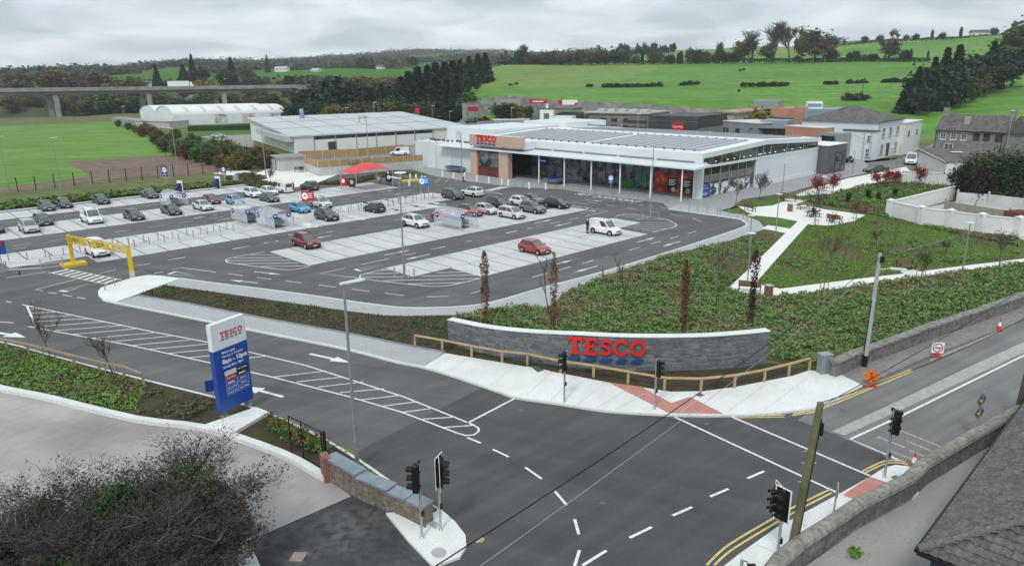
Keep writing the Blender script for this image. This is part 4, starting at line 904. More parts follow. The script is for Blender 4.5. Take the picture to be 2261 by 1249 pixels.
# lorry crossing the viaduct
tt=min(np.linspace(0,vf.L,400),key=lambda t:abs(vf.P(t,0).x/vf.P(t,0).y-ray(396,187).x/ray(396,187).y))
LO=thing('lorry','white articulated lorry crossing the viaduct','lorry')
vf.box(MB(),tt-6.6,tt+4.8,zt_-.1,zt_+2.9,-3.2,-5.7).build('trailer',WPAINT,LO)
b=MB(); vf.box(b,tt+5.2,tt+6.4,zt_-.6,zt_+2.4,-3.25,-5.65); vf.box(b,tt+6.4,tt+7.2,zt_-.6,zt_+1.0,-3.25,-5.65); b.build('cab',WPAINT,LO)
vf.box(MB(),tt+6.41,tt+6.9,zt_+1.02,zt_+2.1,-3.3,-5.6).build('windscreen',GLASS,LO)
for q in(-5.5,-4.2,-2.9,6.0):
 c=vf.P(tt+q,zt_-.5,-3.25); w_=MB(); w_.tube([c,c-vf.n*.4],.5,10); w_.build('wheel',BLACK,LO)
 # ---- blue-white two-storey house with hipped slate roof
hq=zoom(1680,220,6.9375); zr=zoom(1940,220,6.9375)
c0=G(1931,353); c1=G(1984,340.5); hh=HT((1931,353),(1932,271))
HS=thing('hipped_roof_house','pale blue two-storey house with hipped slate roof and red door','house')
ff=Fac(c0,c1); lf=G(1812,271,hh); sl=Vector((lf.x-c0.x,lf.y-c0.y,0));
perp=-ff.n; depth=17.0
b=ff.block(hh,depth); b.build('wall',RENDER,HS)
ov=.5; P=[ff.P(-ov,hh+.05,ov),ff.P(ff.L+ov,hh+.05,ov),ff.P(ff.L+ov,hh+.05,-depth-ov),ff.P(-ov,hh+.05,-depth-ov)]; R1,R2=ff.P(ff.L/2,hh+3.3,-ff.L/2),ff.P(ff.L/2,hh+3.3,-depth+ff.L/2)
MB().add(P+[R1,R2],((0,1,4),(1,2,5,4),(2,3,5),(3,0,4,5),(3,2,1,0))).build('roof',SLATE,HS)
MB().add([ff.P(-.3,hh-.02,.3),ff.P(ff.L+.3,hh-.02,.3),ff.P(ff.L+.3,hh-.02,.02),ff.P(-.3,hh-.02,.02)]+[ff.P(-.3,hh+.35,.55),ff.P(ff.L+.3,hh+.35,.55),ff.P(ff.L+.3,hh+.35,.5),ff.P(-.3,hh+.35,.5)],((0,1,5,4),(4,5,6,7),(3,2,1,0),(1,2,6,5),(2,3,7,6),(3,0,4,7))).build('cornice',STONE,HS)
for k in range(3):ff.window(HS,ff.L*(.17+k*.29),ff.L*(.17+k*.29+.11),hh*.58,hh*.84,WF,STONE,1)
ff.window(HS,ff.L*.17,ff.L*.28,hh*.12,hh*.40,WF,STONE,1); ff.window(HS,ff.L*.75,ff.L*.86,hh*.12,hh*.40,WF,STONE,1)
D_=ff.box(MB(),ff.L*.42,ff.L*.53,.3,2.9,.02,.08).build('door',mat('red_door',(0.13,0.015,0.02),rough=0.4),HS); ff.box(MB(),ff.L*.50,ff.L*.51,1.4,1.5,.09,.14).build('door_handle',ALU,D_)
ff.box(MB(),ff.L*.38,ff.L*.42+1.6,3.0,3.25,.02,.25).build('door_hood',STONE,HS)
for s_ in(0,ff.L-.5):
 b=MB()
 for k in range(int(hh/.5)):ff.box(b,s_-(.0 if k%2 else .0),s_+(.5 if k%2 else .32),k*.5+.03,k*.5+.47,.01,.06)
 b.build('quoins',QUO,HS)
_o=Vector((-1.2,-2.2,0)); af=Fac(G(1858,347)+_o,G(1921,352.5)+_o); ha=HT((1921,352.5),(1924,290))
AN=thing('house_annex','pale blue flat-roofed annex with blind arch beside the hipped-roof house','building')
af.block(ha,2.6).build('wall',RENDER,AN); af.box(MB(),-.2,af.L+.2,ha+.01,ha+.28,.2,-2.8).build('parapet',mat('dark_coping',(0.10,0.105,0.11),rough=0.6),AN)
b=MB()
for i in range(12):
 t0,t1=math.pi*i/12,math.pi*(i+1)/12; c_s=af.L*.42; r_=af.L*.16
 b.quad(af.P(c_s+r_*math.cos(t0),ha*.70+r_*math.sin(t0),.04),af.P(c_s+r_*math.cos(t1),ha*.70+r_*math.sin(t1),.04),af.P(c_s+(r_-.15)*math.cos(t1),ha*.70+(r_-.15)*math.sin(t1),.04),af.P(c_s+(r_-.15)*math.cos(t0),ha*.70+(r_-.15)*math.sin(t0),.04))
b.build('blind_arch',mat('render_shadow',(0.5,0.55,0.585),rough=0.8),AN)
b=MB()
for k in range(int(ha/.5)):
 for s_ in(af.L*.74,af.L*.97):af.box(b,s_-(.25 if k%2 else .15),s_+(.25 if k%2 else .15),k*.5+.03,k*.5+.47,.01,.06)
b.build('quoins',QUO,AN)
for z0,z1 in((ha*.12,ha*.42),(ha*.66,ha*.88)):af.window(AN,af.L*.84,af.L*.84+.9,z0,z1,WF,STONE,1)
wf2=Fac(G(1990,343),G(2028,331)); hw=7.2
WX=thing('white_side_house','plain white two-storey block right of the hipped-roof house','house')
wf2.block(hw,9).build('wall',RENDERW,WX); wf2.box(MB(),-.2,wf2.L+.2,hw+.01,hw+.15,.2,-9.2).build('roof',mat('white_coping',(0.62,0.63,0.63),rough=0.7),WX)
for s_ in(.22,.68):wf2.window(WX,wf2.L*s_,wf2.L*s_+1.2,hw*.55,hw*.75,FRAME,None)
# ---- orange brick block and grey-blue block of the same modern group
ob=Fac(DP(1735,279.5,160),DP(1815,279.5,152)); ho=DP(1735,279,160).z
OB=thing('brick_box_building','flat-roofed orange brick block with slot window and grey bay','building')
ob.block(ho,4).build('wall',BRICK,OB); ob.box(MB(),-.1,ob.L+.1,ho+.01,ho+.2,.1,-4.1).build('coping',mat('pale_coping',(0.55,0.55,0.54),rough=0.7),OB)
ob.window(OB,ob.L*.16,ob.L*.62,ho*.52,ho*.70,DKFRAME)
ob.box(MB(),ob.L*.96,ob.L+4.2,ho*.22,ho*.90,.5,-4).build('bay',FRAME,OB); ob.box(MB(),ob.L+.5,ob.L+3.7,ho*.3,ho*.82,.51,.56).build('bay_window',WIN,OB)
gb=Fac(DP(1703,239,212),DP(1754,239,208)); hg=DP(1703,239,212).z
GB=thing('modern_block','modern block of orange brick, glass and blue-grey metal behind the house','building')
gb.block(hg-2.6,14,2.5).build('upper_glazing_core',DKFRAME,GB); gb.box(MB(),-.1,gb.L,hg-2.59,hg,.05,-14).build('brick_parapet',BRICK,GB)
for k in range(5):gb.box(MB(),gb.L*k/5+.1,gb.L*(k+1)/5-.1,3.2,hg-2.7,.02,.06).build('window',WIN,GB)
g2=Fac(DP(1754,237,206),DP(1777,237,204)); g2.block(hg+.5,12).build('brick_tower',BRICK,GB)
g3=Fac(DP(1777,239,203),DP(1880,240,200)); g3.block(hg,13).build('metal_wing',BLUEGR,GB)
g3.box(MB(),g3.L*.1,g3.L*.15,hg*.4,hg*.78,.02,.05).build('window',WIN,GB)
g3.box(MB(),g3.L*.08,g3.L*.42,hg+.01,hg+1.9,-3,-7).build('roof_plant',WPAINT,GB); g3.box(MB(),g3.L*.09,g3.L*.40,hg+.5,hg+1.4,-2.98,-2.9).build('plant_louvre',BLUEGR,GB)
gb.box(MB(),-3.4,-1.0,0,hg-.5,-4,-7).build('mast_post',DARKC,GB); gb.box(MB(),-6.5,.8,hg+.2,hg+2.0,-3,-8).build('flat_canopy',FRAME,GB)
sb=Fac(DP(1597,267.5,190),DP(1670,272,178)); hs=DP(1597,267.5,190).z
SBL=thing('slate_blue_building','low slate-blue building with tall dark windows behind the store roof','building')
sb.block(hs,10).build('wall',SLATEB,SBL); sb.box(MB(),-.15,sb.L+.15,hs+.01,hs+.18,.15,-10.2).build('coping',mat('pale_coping',(0.55,0.55,0.54),rough=0.7),SBL)
for s_ in(.02,.12,.40,.46):sb.window(SBL,sb.L*s_,sb.L*s_+.9,hs*.4,hs*.78,None)
s2=Fac(DP(1668,278,180),DP(1733,281,176)); h_s2=DP(1668,282,180).z
s2.block(h_s2,9).build('glazed_wing',DKFRAME,SBL); s2.box(MB(),-1.2,s2.L+.3,h_s2+.01,h_s2+.35,1.6,-9).build('wing_roof',mat('lead_roof',(0.20,0.225,0.25),rough=0.5),SBL); s2.box(MB(),.5,s2.L,h_s2+.36,h_s2+1.7,-2,-9).build('upper_band',BLUEGR,SBL)
for k in range(6):s2.box(MB(),s2.L*k/6+.1,s2.L*(k+1)/6-.1,.4,h_s2-.2,.02,.06).build('window',mat('warm_glazing',(0.10,0.055,0.04),(0.16,0.14,0.12),0.6,0.1),SBL)
# ---- concrete shed with red trim
cb=Fac(DP(1544,252,262),DP(1623,247,252)); hc=DP(1570,249,258).z
CBD=thing('concrete_warehouse','stained concrete warehouse with red-edged roof under the green hill','warehouse')
cb.block(hc,24).build('wall',CONCB,CBD); z_=hc
p4=[cb.P(-.5,hc-.2,.6),cb.P(cb.L*.55,hc+.7,.6),cb.P(cb.L+.5,hc+.4,.6),cb.P(cb.L+.5,hc+.4,-24),cb.P(cb.L*.55,hc+.9,-24),cb.P(-.5,hc-.2,-24)]
MB().add(p4+[p-Vector((0,0,.5))for p in p4],((0,1,4,5),(1,2,3,4),(0,6,7,1),(1,7,8,2),(2,8,9,3),(5,11,6,0))).build('roof',mat('red_trim_roof',(0.42,0.14,0.11),(0.36,0.30,0.27),0.15,0.8),CBD)
lc=Fac(DP(1468,252,275),DP(1545,252,268)); lc.block(DP(1500,251,270).z,20).build('side_wing',CONCB,CBD)
rc=Fac(DP(1622,250,270),DP(1690,246,262)); rc.block(DP(1650,248,266).z,16).build('sheeted_wing',mat('sheet_grey',(0.17,0.165,0.155),(0.24,0.235,0.22),0.5,0.8),CBD); rc.box(MB(),-.4,rc.L+.4,DP(1650,248,266).z+.01,DP(1650,248,266).z+.3,.4,-16).build('wing_roof',METR,CBD)
# ---- charcoal supermarket box with red sign, grey flats, white arch
db=Fac(DP(1432,257,226),DP(1541,256,216)); hd=DP(1480,256,222).z
DB=thing('charcoal_supermarket','charcoal clad shop box carrying a red sign with white lettering','shop')
db.block(hd,22,3.2).build('upper_cladding',DARKC,DB); db.block(3.2,21.5,0,-.5).build('base_wall',STONE,DB)
db.box(MB(),-.1,db.L+.1,hd-1.6,hd-1.45,.0,.12).build('cladding_rail',mat('mid_grey',(0.13,0.14,0.15),rough=0.5),DB)
sgn=db.box(MB(),db.L*.50,db.L*.74,hd-4.2,hd-1.9,.02,.2).build('red_sign',mat('shop_red',(0.55,0.012,0.03),rough=0.4),DB)
place_text('SuperValu',1.0,db.P(db.L*.62,hd-3.05,.23),db.d,(0,0,1),WPAINT,sgn,'lettering',wid=db.L*.2)
gf=Fac(DP(1290,250,240),DP(1432,256,228)); hgf=DP(1350,251,235).z
GF=thing('grey_flats','grey three-storey flats with dark slatted windows and balconies','building')
gf.block(hgf,18).build('wall',STONE,GF); gf.box(MB(),-.5,gf.L+.3,hgf+.01,hgf+.4,.6,-18.5).build('roof',mat('felt_roof',(0.34,0.33,0.31),(0.42,0.41,0.385),0.2,0.9),GF)
for s_ in(.26,.43,.62):
 for z0,z1 in((hgf*.62,hgf*.80),(hgf*.30,hgf*.52)):gf.window(GF,gf.L*s_,gf.L*s_+2.2,z0,z1,DKFRAME)
for z_ in(hgf*.45,hgf*.72):gf.box(MB(),gf.L*.70,gf.L*.98,z_,z_+.9,.3,.4).build('balcony_rail',mat('balcony_grey',(0.16,0.16,0.16),rough=0.6),GF)
gf.box(MB(),gf.L*.70,gf.L*.98,1,hgf-1,.02,.25).build('balcony_recess',DKFRAME,GF)
for k in range(5):gf.box(MB(),gf.L*(.1+k*.17),gf.L*(.1+k*.17)+2.4,hgf+.42,hgf+1.2,-5,-8).build('roof_unit',METR,GF)
wa=Fac(DP(1192,243,232),DP(1221,243,230)); hwa=DP(1192,243,232).z
WA=thing('white_arch_gable','white arched gable with small bell finial by the town car park','building')
b=MB(); wa.box(b,0,wa.L*.28,0,hwa,0,-1.2); wa.box(b,wa.L*.72,wa.L,0,hwa,0,-1.2); wa.box(b,wa.L*.28,wa.L*.72,hwa-1.0,hwa,0,-1.2); b.build('arch_wall',WPAINT,WA)
wa.box(MB(),-1,wa.L+6,hwa+.01,hwa+.5,-2,-10).build('slate_roof',SLATE,WA); wa.box(MB(),wa.L*.42,wa.L*.58,hwa+.52,hwa+1.9,-.4,-.8).build('finial',WPAINT,WA)
wa.box(MB(),wa.L,wa.L+6.5,0,hwa-1,-3,-10).build('dark_gable',DARKC,WA); wb_=Fac(DP(1222,257,226),DP(1262,257,224)); hwb=DP(1222,257,226).z
wb_.block(hwb,5).build('shopfront',WPAINT,WA); wb_.box(MB(),.8,wb_.L-1.2,hwb*.56,hwb*.84,.02,.1).build('fascia_sign',mat('plum_sign',(0.25,0.03,0.07),rough=0.5),WA)
for k in range(2):wb_.window(WA,1+k*wb_.L*.48,1+k*wb_.L*.48+1.9,hwb*.2,hwb*.48,None)
pk=Fac(DP(1264,256,240),DP(1292,256,238)); PK=thing('terracotta_cottage','small terracotta walled cottage between the arch and grey flats','house'); pk.block(DP(1264,257,240).z,8).build('wall',mat('terracotta',(0.40,0.28,0.22),rough=0.9),PK); pk.box(MB(),-.6,pk.L+.6,DP(1264,257,240).z+.01,DP(1264,250,240).z,.5,-8).build('roof',mat('brown_roof',(0.20,0.14,0.12),rough=0.9),PK)
gy=Fac(DP(1090,270,200),DP(1168,262.5,200)); GY=thing('grey_yard_screen','grey panelled screen wall and white canopies behind the store roof','wall')
for k in range(7):gy.box(MB(),gy.L*k/7+.05,gy.L*(k+1)/7-.05,0,DP(1130,265,200).z,0,-.3).build('panel',mat('screen_grey',(0.30,0.32,0.34),rough=0.6),GY)
gy.box(MB(),-.2,gy.L+.2,DP(1130,265,200).z+.01,DP(1130,265,200).z+.25,.1,-.4).build('coping',WPAINT,GY)
gy.box(MB(),gy.L*.1,gy.L*.9,DP(1130,283,190).z-.9,DP(1130,279,190).z,9,14).build('white_canopy',WPAINT,GY)
g6=zoom(1160,200,7.0656)
ls=Fac(DP(1180,281,172),DP(1240,273,170)); LS=thing('pale_plant_screen','pale grey louvred plant screen rising behind the solar panels','screen'); ls.block(DP(1210,274,171).z,.5).build('panel',mat('screen_pale',(0.44,0.46,0.43),rough=0.7),LS)
# long white wall behind the store
lw=Fac(DP(1238,274,172),DP(1373,282,160)); LW=thing('white_parapet','long low white parapet behind the solar roof','wall'); lw.block(DP(1300,277,166).z,.6).build('panel',WHITE,LW); lw.box(MB(),-.1,lw.L+.1,DP(1300,277,166).z+.01,DP(1300,277,166).z+.12,.1,-.7).build('coping',DKFRAME,LW)
# ---- retaining wall under the hill, with hoardings
RWM=mat('weathered_retaining_wall',(0.24,0.235,0.225),(0.36,0.35,0.335),0.12,0.95,c3=(0.17,0.165,0.155),scale2=0.5)
RW=thing('retaining_wall','long weathered concrete retaining wall at the foot of the green hill','wall')
tops=[(1020,229),(1060,221),(1090,215),(1118,211),(1218,220),(1350,226),(1500,235),(1620,246),(1720,252)]
ydist=lambda x:296 if x<1150 else 296-(x-1150)/570*28
for(xa,ya),(xb,yb)in zip(tops[:-1],tops[1:]):
 pa,pb_=DP(xa,ya,ydist(xa)),DP(xb,yb,ydist(xb)); n=4
 for k in range(n):
  q0,q1=pa.lerp(pb_,k/n),pa.lerp(pb_,(k+1)/n); d_=(q1-q0); d_.z=0; d_.normalize(); nn=Vector((-d_.y,d_.x,0))*.6; e_=d_*.04
  MB().add([Vector((q0.x,q0.y,-1))+e_,Vector((q1.x,q1.y,-1)),Vector((q1.x,q1.y,q1.z)),Vector((q0.x,q0.y,q0.z))+e_]+[Vector((q0.x,q0.y,-1))+nn+e_,Vector((q1.x,q1.y,-1))+nn,Vector((q1.x,q1.y,q1.z))+nn,Vector((q0.x,q0.y,q0.z))+nn+e_],((0,1,2,3),(3,2,6,7),(0,3,7,4),(1,5,6,2))).build('wall_panel',RWM,RW)
def hoarding(x0,y0,x1,y1,Y,m,label,text=None,tm=None):
 a,b2=DP(x0,y1,Y),DP(x1,y1,Y-.3); f_=Fac(a,b2); zt2=DP(x0,y0,Y).z; zb2=a.z
 t=thing('hoarding',label,'sign'); f_.box(MB(),0,f_.L,zb2,zt2,0,-.2).build('board',m,t)
 for s_ in(.15,.85):f_.box(MB(),f_.L*s_-.1,f_.L*s_+.1,-.5,zb2,-.05,-.15).build('post',FRAME,t)
 if text:place_text(text,(zt2-zb2)*.45,f_.P(f_.L/2,(zt2+zb2)/2,.05),f_.d,(0,0,1),tm or WPAINT,t,'lettering',wid=f_.L*.6)
 return t,f_,zb2,zt2
PINKR=mat('hoarding_red',(0.50,0.02,0.05),rough=0.5)
hoarding(1168,220,1208,229,288,PINKR,'red banner with white lettering on the retaining wall',None)
f_=Fac(DP(1168,229,288),DP(1208,229,287.7)); f_.box(MB(),f_.L*.2,f_.L*.8,DP(1168,225.6,288).z,DP(1168,223.2,288).z,.03,.06).build('lettering',WPAINT,[o for o in COL.objects if o.name.startswith('hoarding')][-1])
t,f_,zb2,zt2=hoarding(1232,221,1275,231.5,286,WPAINT,'white banner with red corners on the retaining wall'); f_.box(MB(),0,f_.L*.22,zb2,zt2,.02,.06).build('red_corner',PINKR,t); f_.box(MB(),f_.L*.86,f_.L,zb2-.3,zb2+.7,.02,.06).build('red_corner',PINKR,t)
hoarding(1033,236,1056,246,282,mat('maroon_sign',(0.28,0.02,0.03),rough=0.5),'maroon hoarding left of the retaining wall')
hoarding(917,239,926,250,262,PINKR,'small red totem sign by the far trees');
hoarding(662,240,672,263,235,mat('fuel_totem',(0.35,0.40,0.5),(0.05,0.08,0.3),1.2,0.5),'tall blue and white fuel price totem')
hoarding(790,258,811,262,225,mat('banner_pale',(0.6,0.6,0.55),(0.1,0.1,0.1),1.5,0.5),'small pale roadside banner behind the grey roof')
for x0,x1,c,nm in((928,940,(0.25,0.05,0.05),'dark red'),(961,974,(0.02,0.35,0.07),'green'),(974,983,(0.5,0.26,0.06),'orange'),(620,656,(0.16,0.02,0.03),'long maroon')):
 Y_=330 if x0>900 else 322; a,b2=DP(x0,256,Y_),DP(x1,256,Y_-.5); f_=Fac(a,b2); t=thing('container',nm+' shipping container in the distant yard','container'); f_.block(DP(x0,249,Y_).z,2.5).build('box',mat('container_'+nm.replace(' ','_'),c,rough=0.6),t)
 b=MB()
 for k in range(8):f_.box(b,f_.L*k/8,f_.L*k/8+.15,.1,DP(x0,249,Y_).z-.1,.01,.1)
 b.build('ribs',mat('container_'+nm.replace(' ','_'),c),t)
 # ---- stone house on the right with slate roof
s0,s1=G(2061,334),G(2213,343); hst=HT((2061,334),(2067,287)); sf=Fac(s0,s1)
SH=thing('stone_house','two-storey grey stone house with long slate roof and chimneys','house')
sf.block(hst,9.5).build('wall',STONE,SH)
rz_=3.6; PP=[sf.P(-.3,hst+.02,.45),sf.P(sf.L+.3,hst+.02,.45),sf.P(sf.L+.3,hst+rz_,-4.75),sf.P(-.3,hst+rz_,-4.75),sf.P(sf.L+.3,hst+.02,-10),sf.P(-.3,hst+.02,-10)]
MB().add(PP,((0,1,2,3),(3,2,4,5),(0,3,5),(1,4,2))).build('roof',SLATE,SH)
sf.box(MB(),-.3,sf.L+.3,hst-.12,hst+.0,.5,.62).build('gutter',BLACK,SH)
for s_ in(.02,.40,.985):
 c_=MB(); sf.box(c_,sf.L*s_-.6,sf.L*s_+.6,hst+1.0,hst+rz_+1.5 if s_!=.40 else hst+3.3,-4.2 if s_!=.40 else-1.6,-5.3 if s_!=.40 else-2.7); c_=c_.build('chimney',STONE if s_!=.4 else mat('buff_chimney',(0.36,0.33,0.29),rough=0.9),SH)
for s_ in(.07,.225,.38):sf.window(SH,sf.L*s_,sf.L*s_+1.2,hst*.60,hst*.93,WF,WF,2)
for s_ in(.55,.70,.86):sf.window(SH,sf.L*s_,sf.L*s_+1.3,hst*.58,hst*.92,DKFRAME,None)
sf.window(SH,sf.L*.15,sf.L*.15+1.9,hst*.12,hst*.38,WF,WF,1)
for s_ in(.0,.955):sf.box(MB(),sf.L*s_-.05,sf.L*s_+.1,0,hst,.02,.14).build('downpipe',BLACK,SH)
gx=Fac(G(2216,347),G(2262,352)); gx.block(hst+.2,7,0).build('rear_wing',STONE,SH);
w3=gx.L; MB().add([gx.P(-.3,hst+.2,.4),gx.P(w3+.3,hst+.2,.4),gx.P(w3+.3,hst+.2,-7),gx.P(-.3,hst+.2,-7),gx.P(w3/2,hst+4,.4),gx.P(w3/2,hst+4,-7)],((0,1,4),(1,2,5,4),(3,0,4,5))).build('wing_roof',SLATE,SH)
# ---- low slate-roofed outbuilding and boundary walls
ho_=2.6; q0,q1=G(2025,371),G(2086,389.5); of=Fac(q0,q1); OU=thing('outbuilding','low white outbuilding with a dark slate roof by the street','shed')
of.block(ho_,13).build('wall',RENDERW,OU); MB().add([of.P(-.3,ho_+1.3,.3),of.P(of.L+.3,ho_+.05,.3),of.P(of.L+.3,ho_+.05,-13),of.P(-.3,ho_+1.3,-13),of.P(-.3,ho_+.9,.3),of.P(of.L+.3,ho_-.2,.3)],((0,1,2,3),(4,5,1,0))).build('roof',SLATE,OU)
MB().add([of.P(0,ho_,.0),of.P(of.L,ho_,0),of.P(0,ho_+1.25,0)],((0,1,2),)).build('gable',RENDERW,OU)
MB().add([of.P(-.35,ho_+1.2,.32),of.P(of.L+.3,ho_-.05,.32),of.P(of.L+.3,ho_+.15,.32),of.P(-.35,ho_+1.4,.32)],((0,1,2,3),)).build('bargeboard',WPAINT,OU)
sk_=MB(); of.box(sk_,of.L*.3,of.L*.3+1.2,ho_+1.0,ho_+1.05,-4,-6); sk_.build('rooflight',WPAINT,OU)
def wall(name,label,pts,h,th,m,piers=None,cap=None,cat='wall',z0=0.0,pm=None):
 t=thing(name,label,cat)
 for(a,b2)in zip(pts[:-1],pts[1:]):
  f_=Fac(a,b2); f_.box(MB(),0,f_.L,z0,z0+h,0,-th).build('wall_panel',m,t)
  if cap:f_.box(MB(),-.02,f_.L+.02,z0+h+.005,z0+h+.12,.06,-th-.06).build('coping',cap,t)
 if piers:
  for p in pts:MB().box((p[0],p[1],z0+(h+.25)/2),(piers,piers,h+.25),0.3).build('pier',pm or m,t)
  for p in pts:MB().add([(p[0]-piers*.6,p[1]-piers*.6,z0+h+.26),(p[0]+piers*.6,p[1]-piers*.6,z0+h+.26),(p[0]+piers*.6,p[1]+piers*.6,z0+h+.26),(p[0]-piers*.6,p[1]+piers*.6,z0+h+.26),(p[0],p[1],z0+h+.5)],((0,1,4),(1,2,4),(2,3,4),(3,0,4),(3,2,1,0))).build('pier_cap',pm or m,t)
 return t
wall('boundary_wall','white boundary wall with panels below the outbuilding',GP([(1989,408),(2033,411),(2078,414.5),(2124,417.5),(2200,424)]),2.3,.3,RENDERW,None,CONC)
wall('yard_wall','tall white yard wall with capped piers beside the park',GP([(1963,480),(2032,497),(2095,505),(2164,515),(2246,523),(2360,538)]),2.05,.3,RENDERW,.75,RENDERW)
wall('yard_side_wall','white yard wall running back from the corner pier',GP([(1963,480),(2045,458),(2106,442)]),2.0,.3,RENDERW,None,RENDERW)
wall('yard_back_fence','pale concrete panel fence at the back of the walled yard',GP([(2112,447),(2180,452),(2260,462),(2330,470)]),1.5,.12,mat('fence_panel_pale',(0.45,0.46,0.45),(0.52,0.53,0.52),0.6,0.8),.2)
gt=wall('yard_slat_fence','weathered grey timber slat fence inside the walled yard',GP([(2085,463),(2150,474),(2226,486)]),1.2,.08,mat('weathered_slats',(0.22,0.21,0.17),(0.28,0.27,0.22),2,0.9),.15)
MB().box((*G(2246,490).xy,.7),(2.6,2,1.4),.3).build('x',mat('maroon_shed',(0.12,0.04,0.035),rough=0.8)); bpy.data.objects['x'].name='garden_store'; tag(bpy.data.objects['garden_store'],'small maroon store box in the walled yard','shed')
# ---- kiosk, timber fences, loading bay wall
k0,k1=G(617,379),G(676,375); kf=Fac(k0,k1); KI=thing('substation_kiosk','pale flat-roofed substation kiosk left of the timber fence','kiosk'); hk=HT((617,379),(617,350))
kf.block(hk,6).build('wall',mat('kiosk_render',(0.42,0.425,0.42),(0.48,0.485,0.475),0.5,0.9),KI); kf.box(MB(),-.4,kf.L+.4,hk+.01,hk+.25,.4,-6.4).build('roof',mat('kiosk_roof',(0.27,0.265,0.26),rough=0.9),KI)
kl=Fac(G(583,366),k0); kl.box(MB(),kl.L*.2,kl.L*.5,.1,2.2,.02,.08).build('door',mat('kiosk_door',(0.36,0.42,0.42),rough=0.5),KI); kl.box(MB(),kl.L*.52,kl.L*.8,.1,2.2,.02,.08).build('door',mat('kiosk_door',(0.36,0.42,0.42),rough=0.5),KI)
def board_fence(name,label,pts,h,z0,nper=2.4,base=0.0,bm=None):
 t=thing(name,label,'fence')
 for a,b2 in zip(pts[:-1],pts[1:]):
  f_=Fac(a,b2); n=max(1,int(f_.L/nper)); w=f_.L/n
  if base:f_.box(MB(),0,f_.L,0,base,.05,-.25).build('base_wall',bm,t)
  for k in range(n):
   f_.box(MB(),k*w+.06,(k+1)*w-.06,z0,z0+h,0,-.05).build('fence_panel',TIMB,t); f_.box(MB(),k*w-.05,k*w+.05,z0-.2,z0+h+.05,.06,-.1).build('post',mat('post_pale',(0.5,0.48,0.44),rough=0.8),t)
 return t
CW=mat('loading_wall',(0.47,0.48,0.48),(0.54,0.55,0.545),0.2,0.9,c3=(0.42,0.43,0.425),scale2=1.0)
board_fence('timber_screen','golden timber fence on a concrete wall facing the car park',GP([(674,377),(704,389),(935,372)]),1.25,1.65,2.2,1.65,CW)
board_fence('timber_screen','golden timber fence behind, along the white unit',GP([(660,353),(790,347),(893,337)]),1.8,0.2,2.4)
# ===== VEHICLES
TYRE=mat('tyre_rubber',(0.016,0.016,0.017),rough=0.85); RIM=mat('alloy_rim',(0.42,0.43,0.44),rough=0.35,metal=0.7); CGLASS=mat('car_glass',(0.018,0.024,0.026),(0.05,0.06,0.062),0.8,0.05,spec=0.9,coord='obj')
WSG=mat('windscreen_glass',(.085,.10,.10),(.14,.16,.16),.8,.05,spec=.9,coord='obj'); HEADL=mat('headlamp',(0.72,0.74,0.76),rough=0.1,spec=0.8); TAILL=mat('tail_lamp',(0.35,0.012,0.012),rough=0.2,spec=0.8); PLATE=mat('number_plate',(0.72,0.72,0.70),rough=0.5); TRIM=mat('black_trim',(0.02,0.02,0.021),rough=0.6)  # windscreen colour made paler, with the sky reflection painted in
PAINTS={}
def paint(name,c):
 if name not in PAINTS:PAINTS[name]=mat('car_paint_'+name,c,rough=0.32,spec=0.5,coat=0.6,metal=0.0)
 return PAINTS[name]
def wheel_meshes(r):
 b=MB(); w=.2; pr_=[(r*.62,-w/2),(r*.9,-w/2),(r,-w*.32),(r,w*.32),(r*.9,w/2),(r*.62,w/2)]; b.lathe(pr_,16); b.xform(Matrix.Rotation(math.pi/2,4,'X')); t=b.mesh('wheel',TYRE,40)
 b=MB(); b.lathe([(r*.60,w*.51),(r*.56,w*.56),(r*.2,w*.50),(r*.12,w*.58)],12)
 b.xform(Matrix.Rotation(-math.pi/2,4,'X')); q=b.mesh('rim',RIM,40); return t,q
WH={r:wheel_meshes(r)for r in(.31,.34,.37)}
def ring(x,w,zb,zt,cr=.03):
 half=[(w*.80,zb),(w*.95,zb+.07),(w,zb+(zt-zb)*.35),(w*.995,zb+(zt-zb)*.62),(w*.965,zt-.09),(w*.88,zt)]
 return[(x,-y,z)for y,z in half]+[(x,0,zt+cr)]+[(x,y,z)for y,z in half[::-1]]+[(x,0,zb)]
def loft(b,rings,m=0):
 o=len(b.v); n=len(rings[0])
 for r in rings:b.v+=r
 for i in range(len(rings)-1):
  for k in range(n):a,c=o+i*n+k,o+i*n+(k+1)%n; b.f.append((a,a+n,c+n,c)); b.m.append(m)
 b.f.append(tuple(o+k for k in range(n))); b.m.append(m); e=o+(len(rings)-1)*n; b.f.append(tuple(e+k for k in range(n))[::-1]); b.m.append(m)
def pane(P,l=.06,t=.08,r=.06,d=.06,off=.008):
 """P: bl, br, tr, tl seen from outside; inset fractions"""
 bl,br,tr,tl=[Vector(p)for p in P]
 f=lambda s,q:bl.lerp(br,s).lerp(tl.lerp(tr,s),q)
 n=(br-bl).cross(tl-bl).normalized()*off
 return[f(l,d)+n,f(1-r,d)+n,f(1-r,1-t)+n,f(l,1-t)+n]
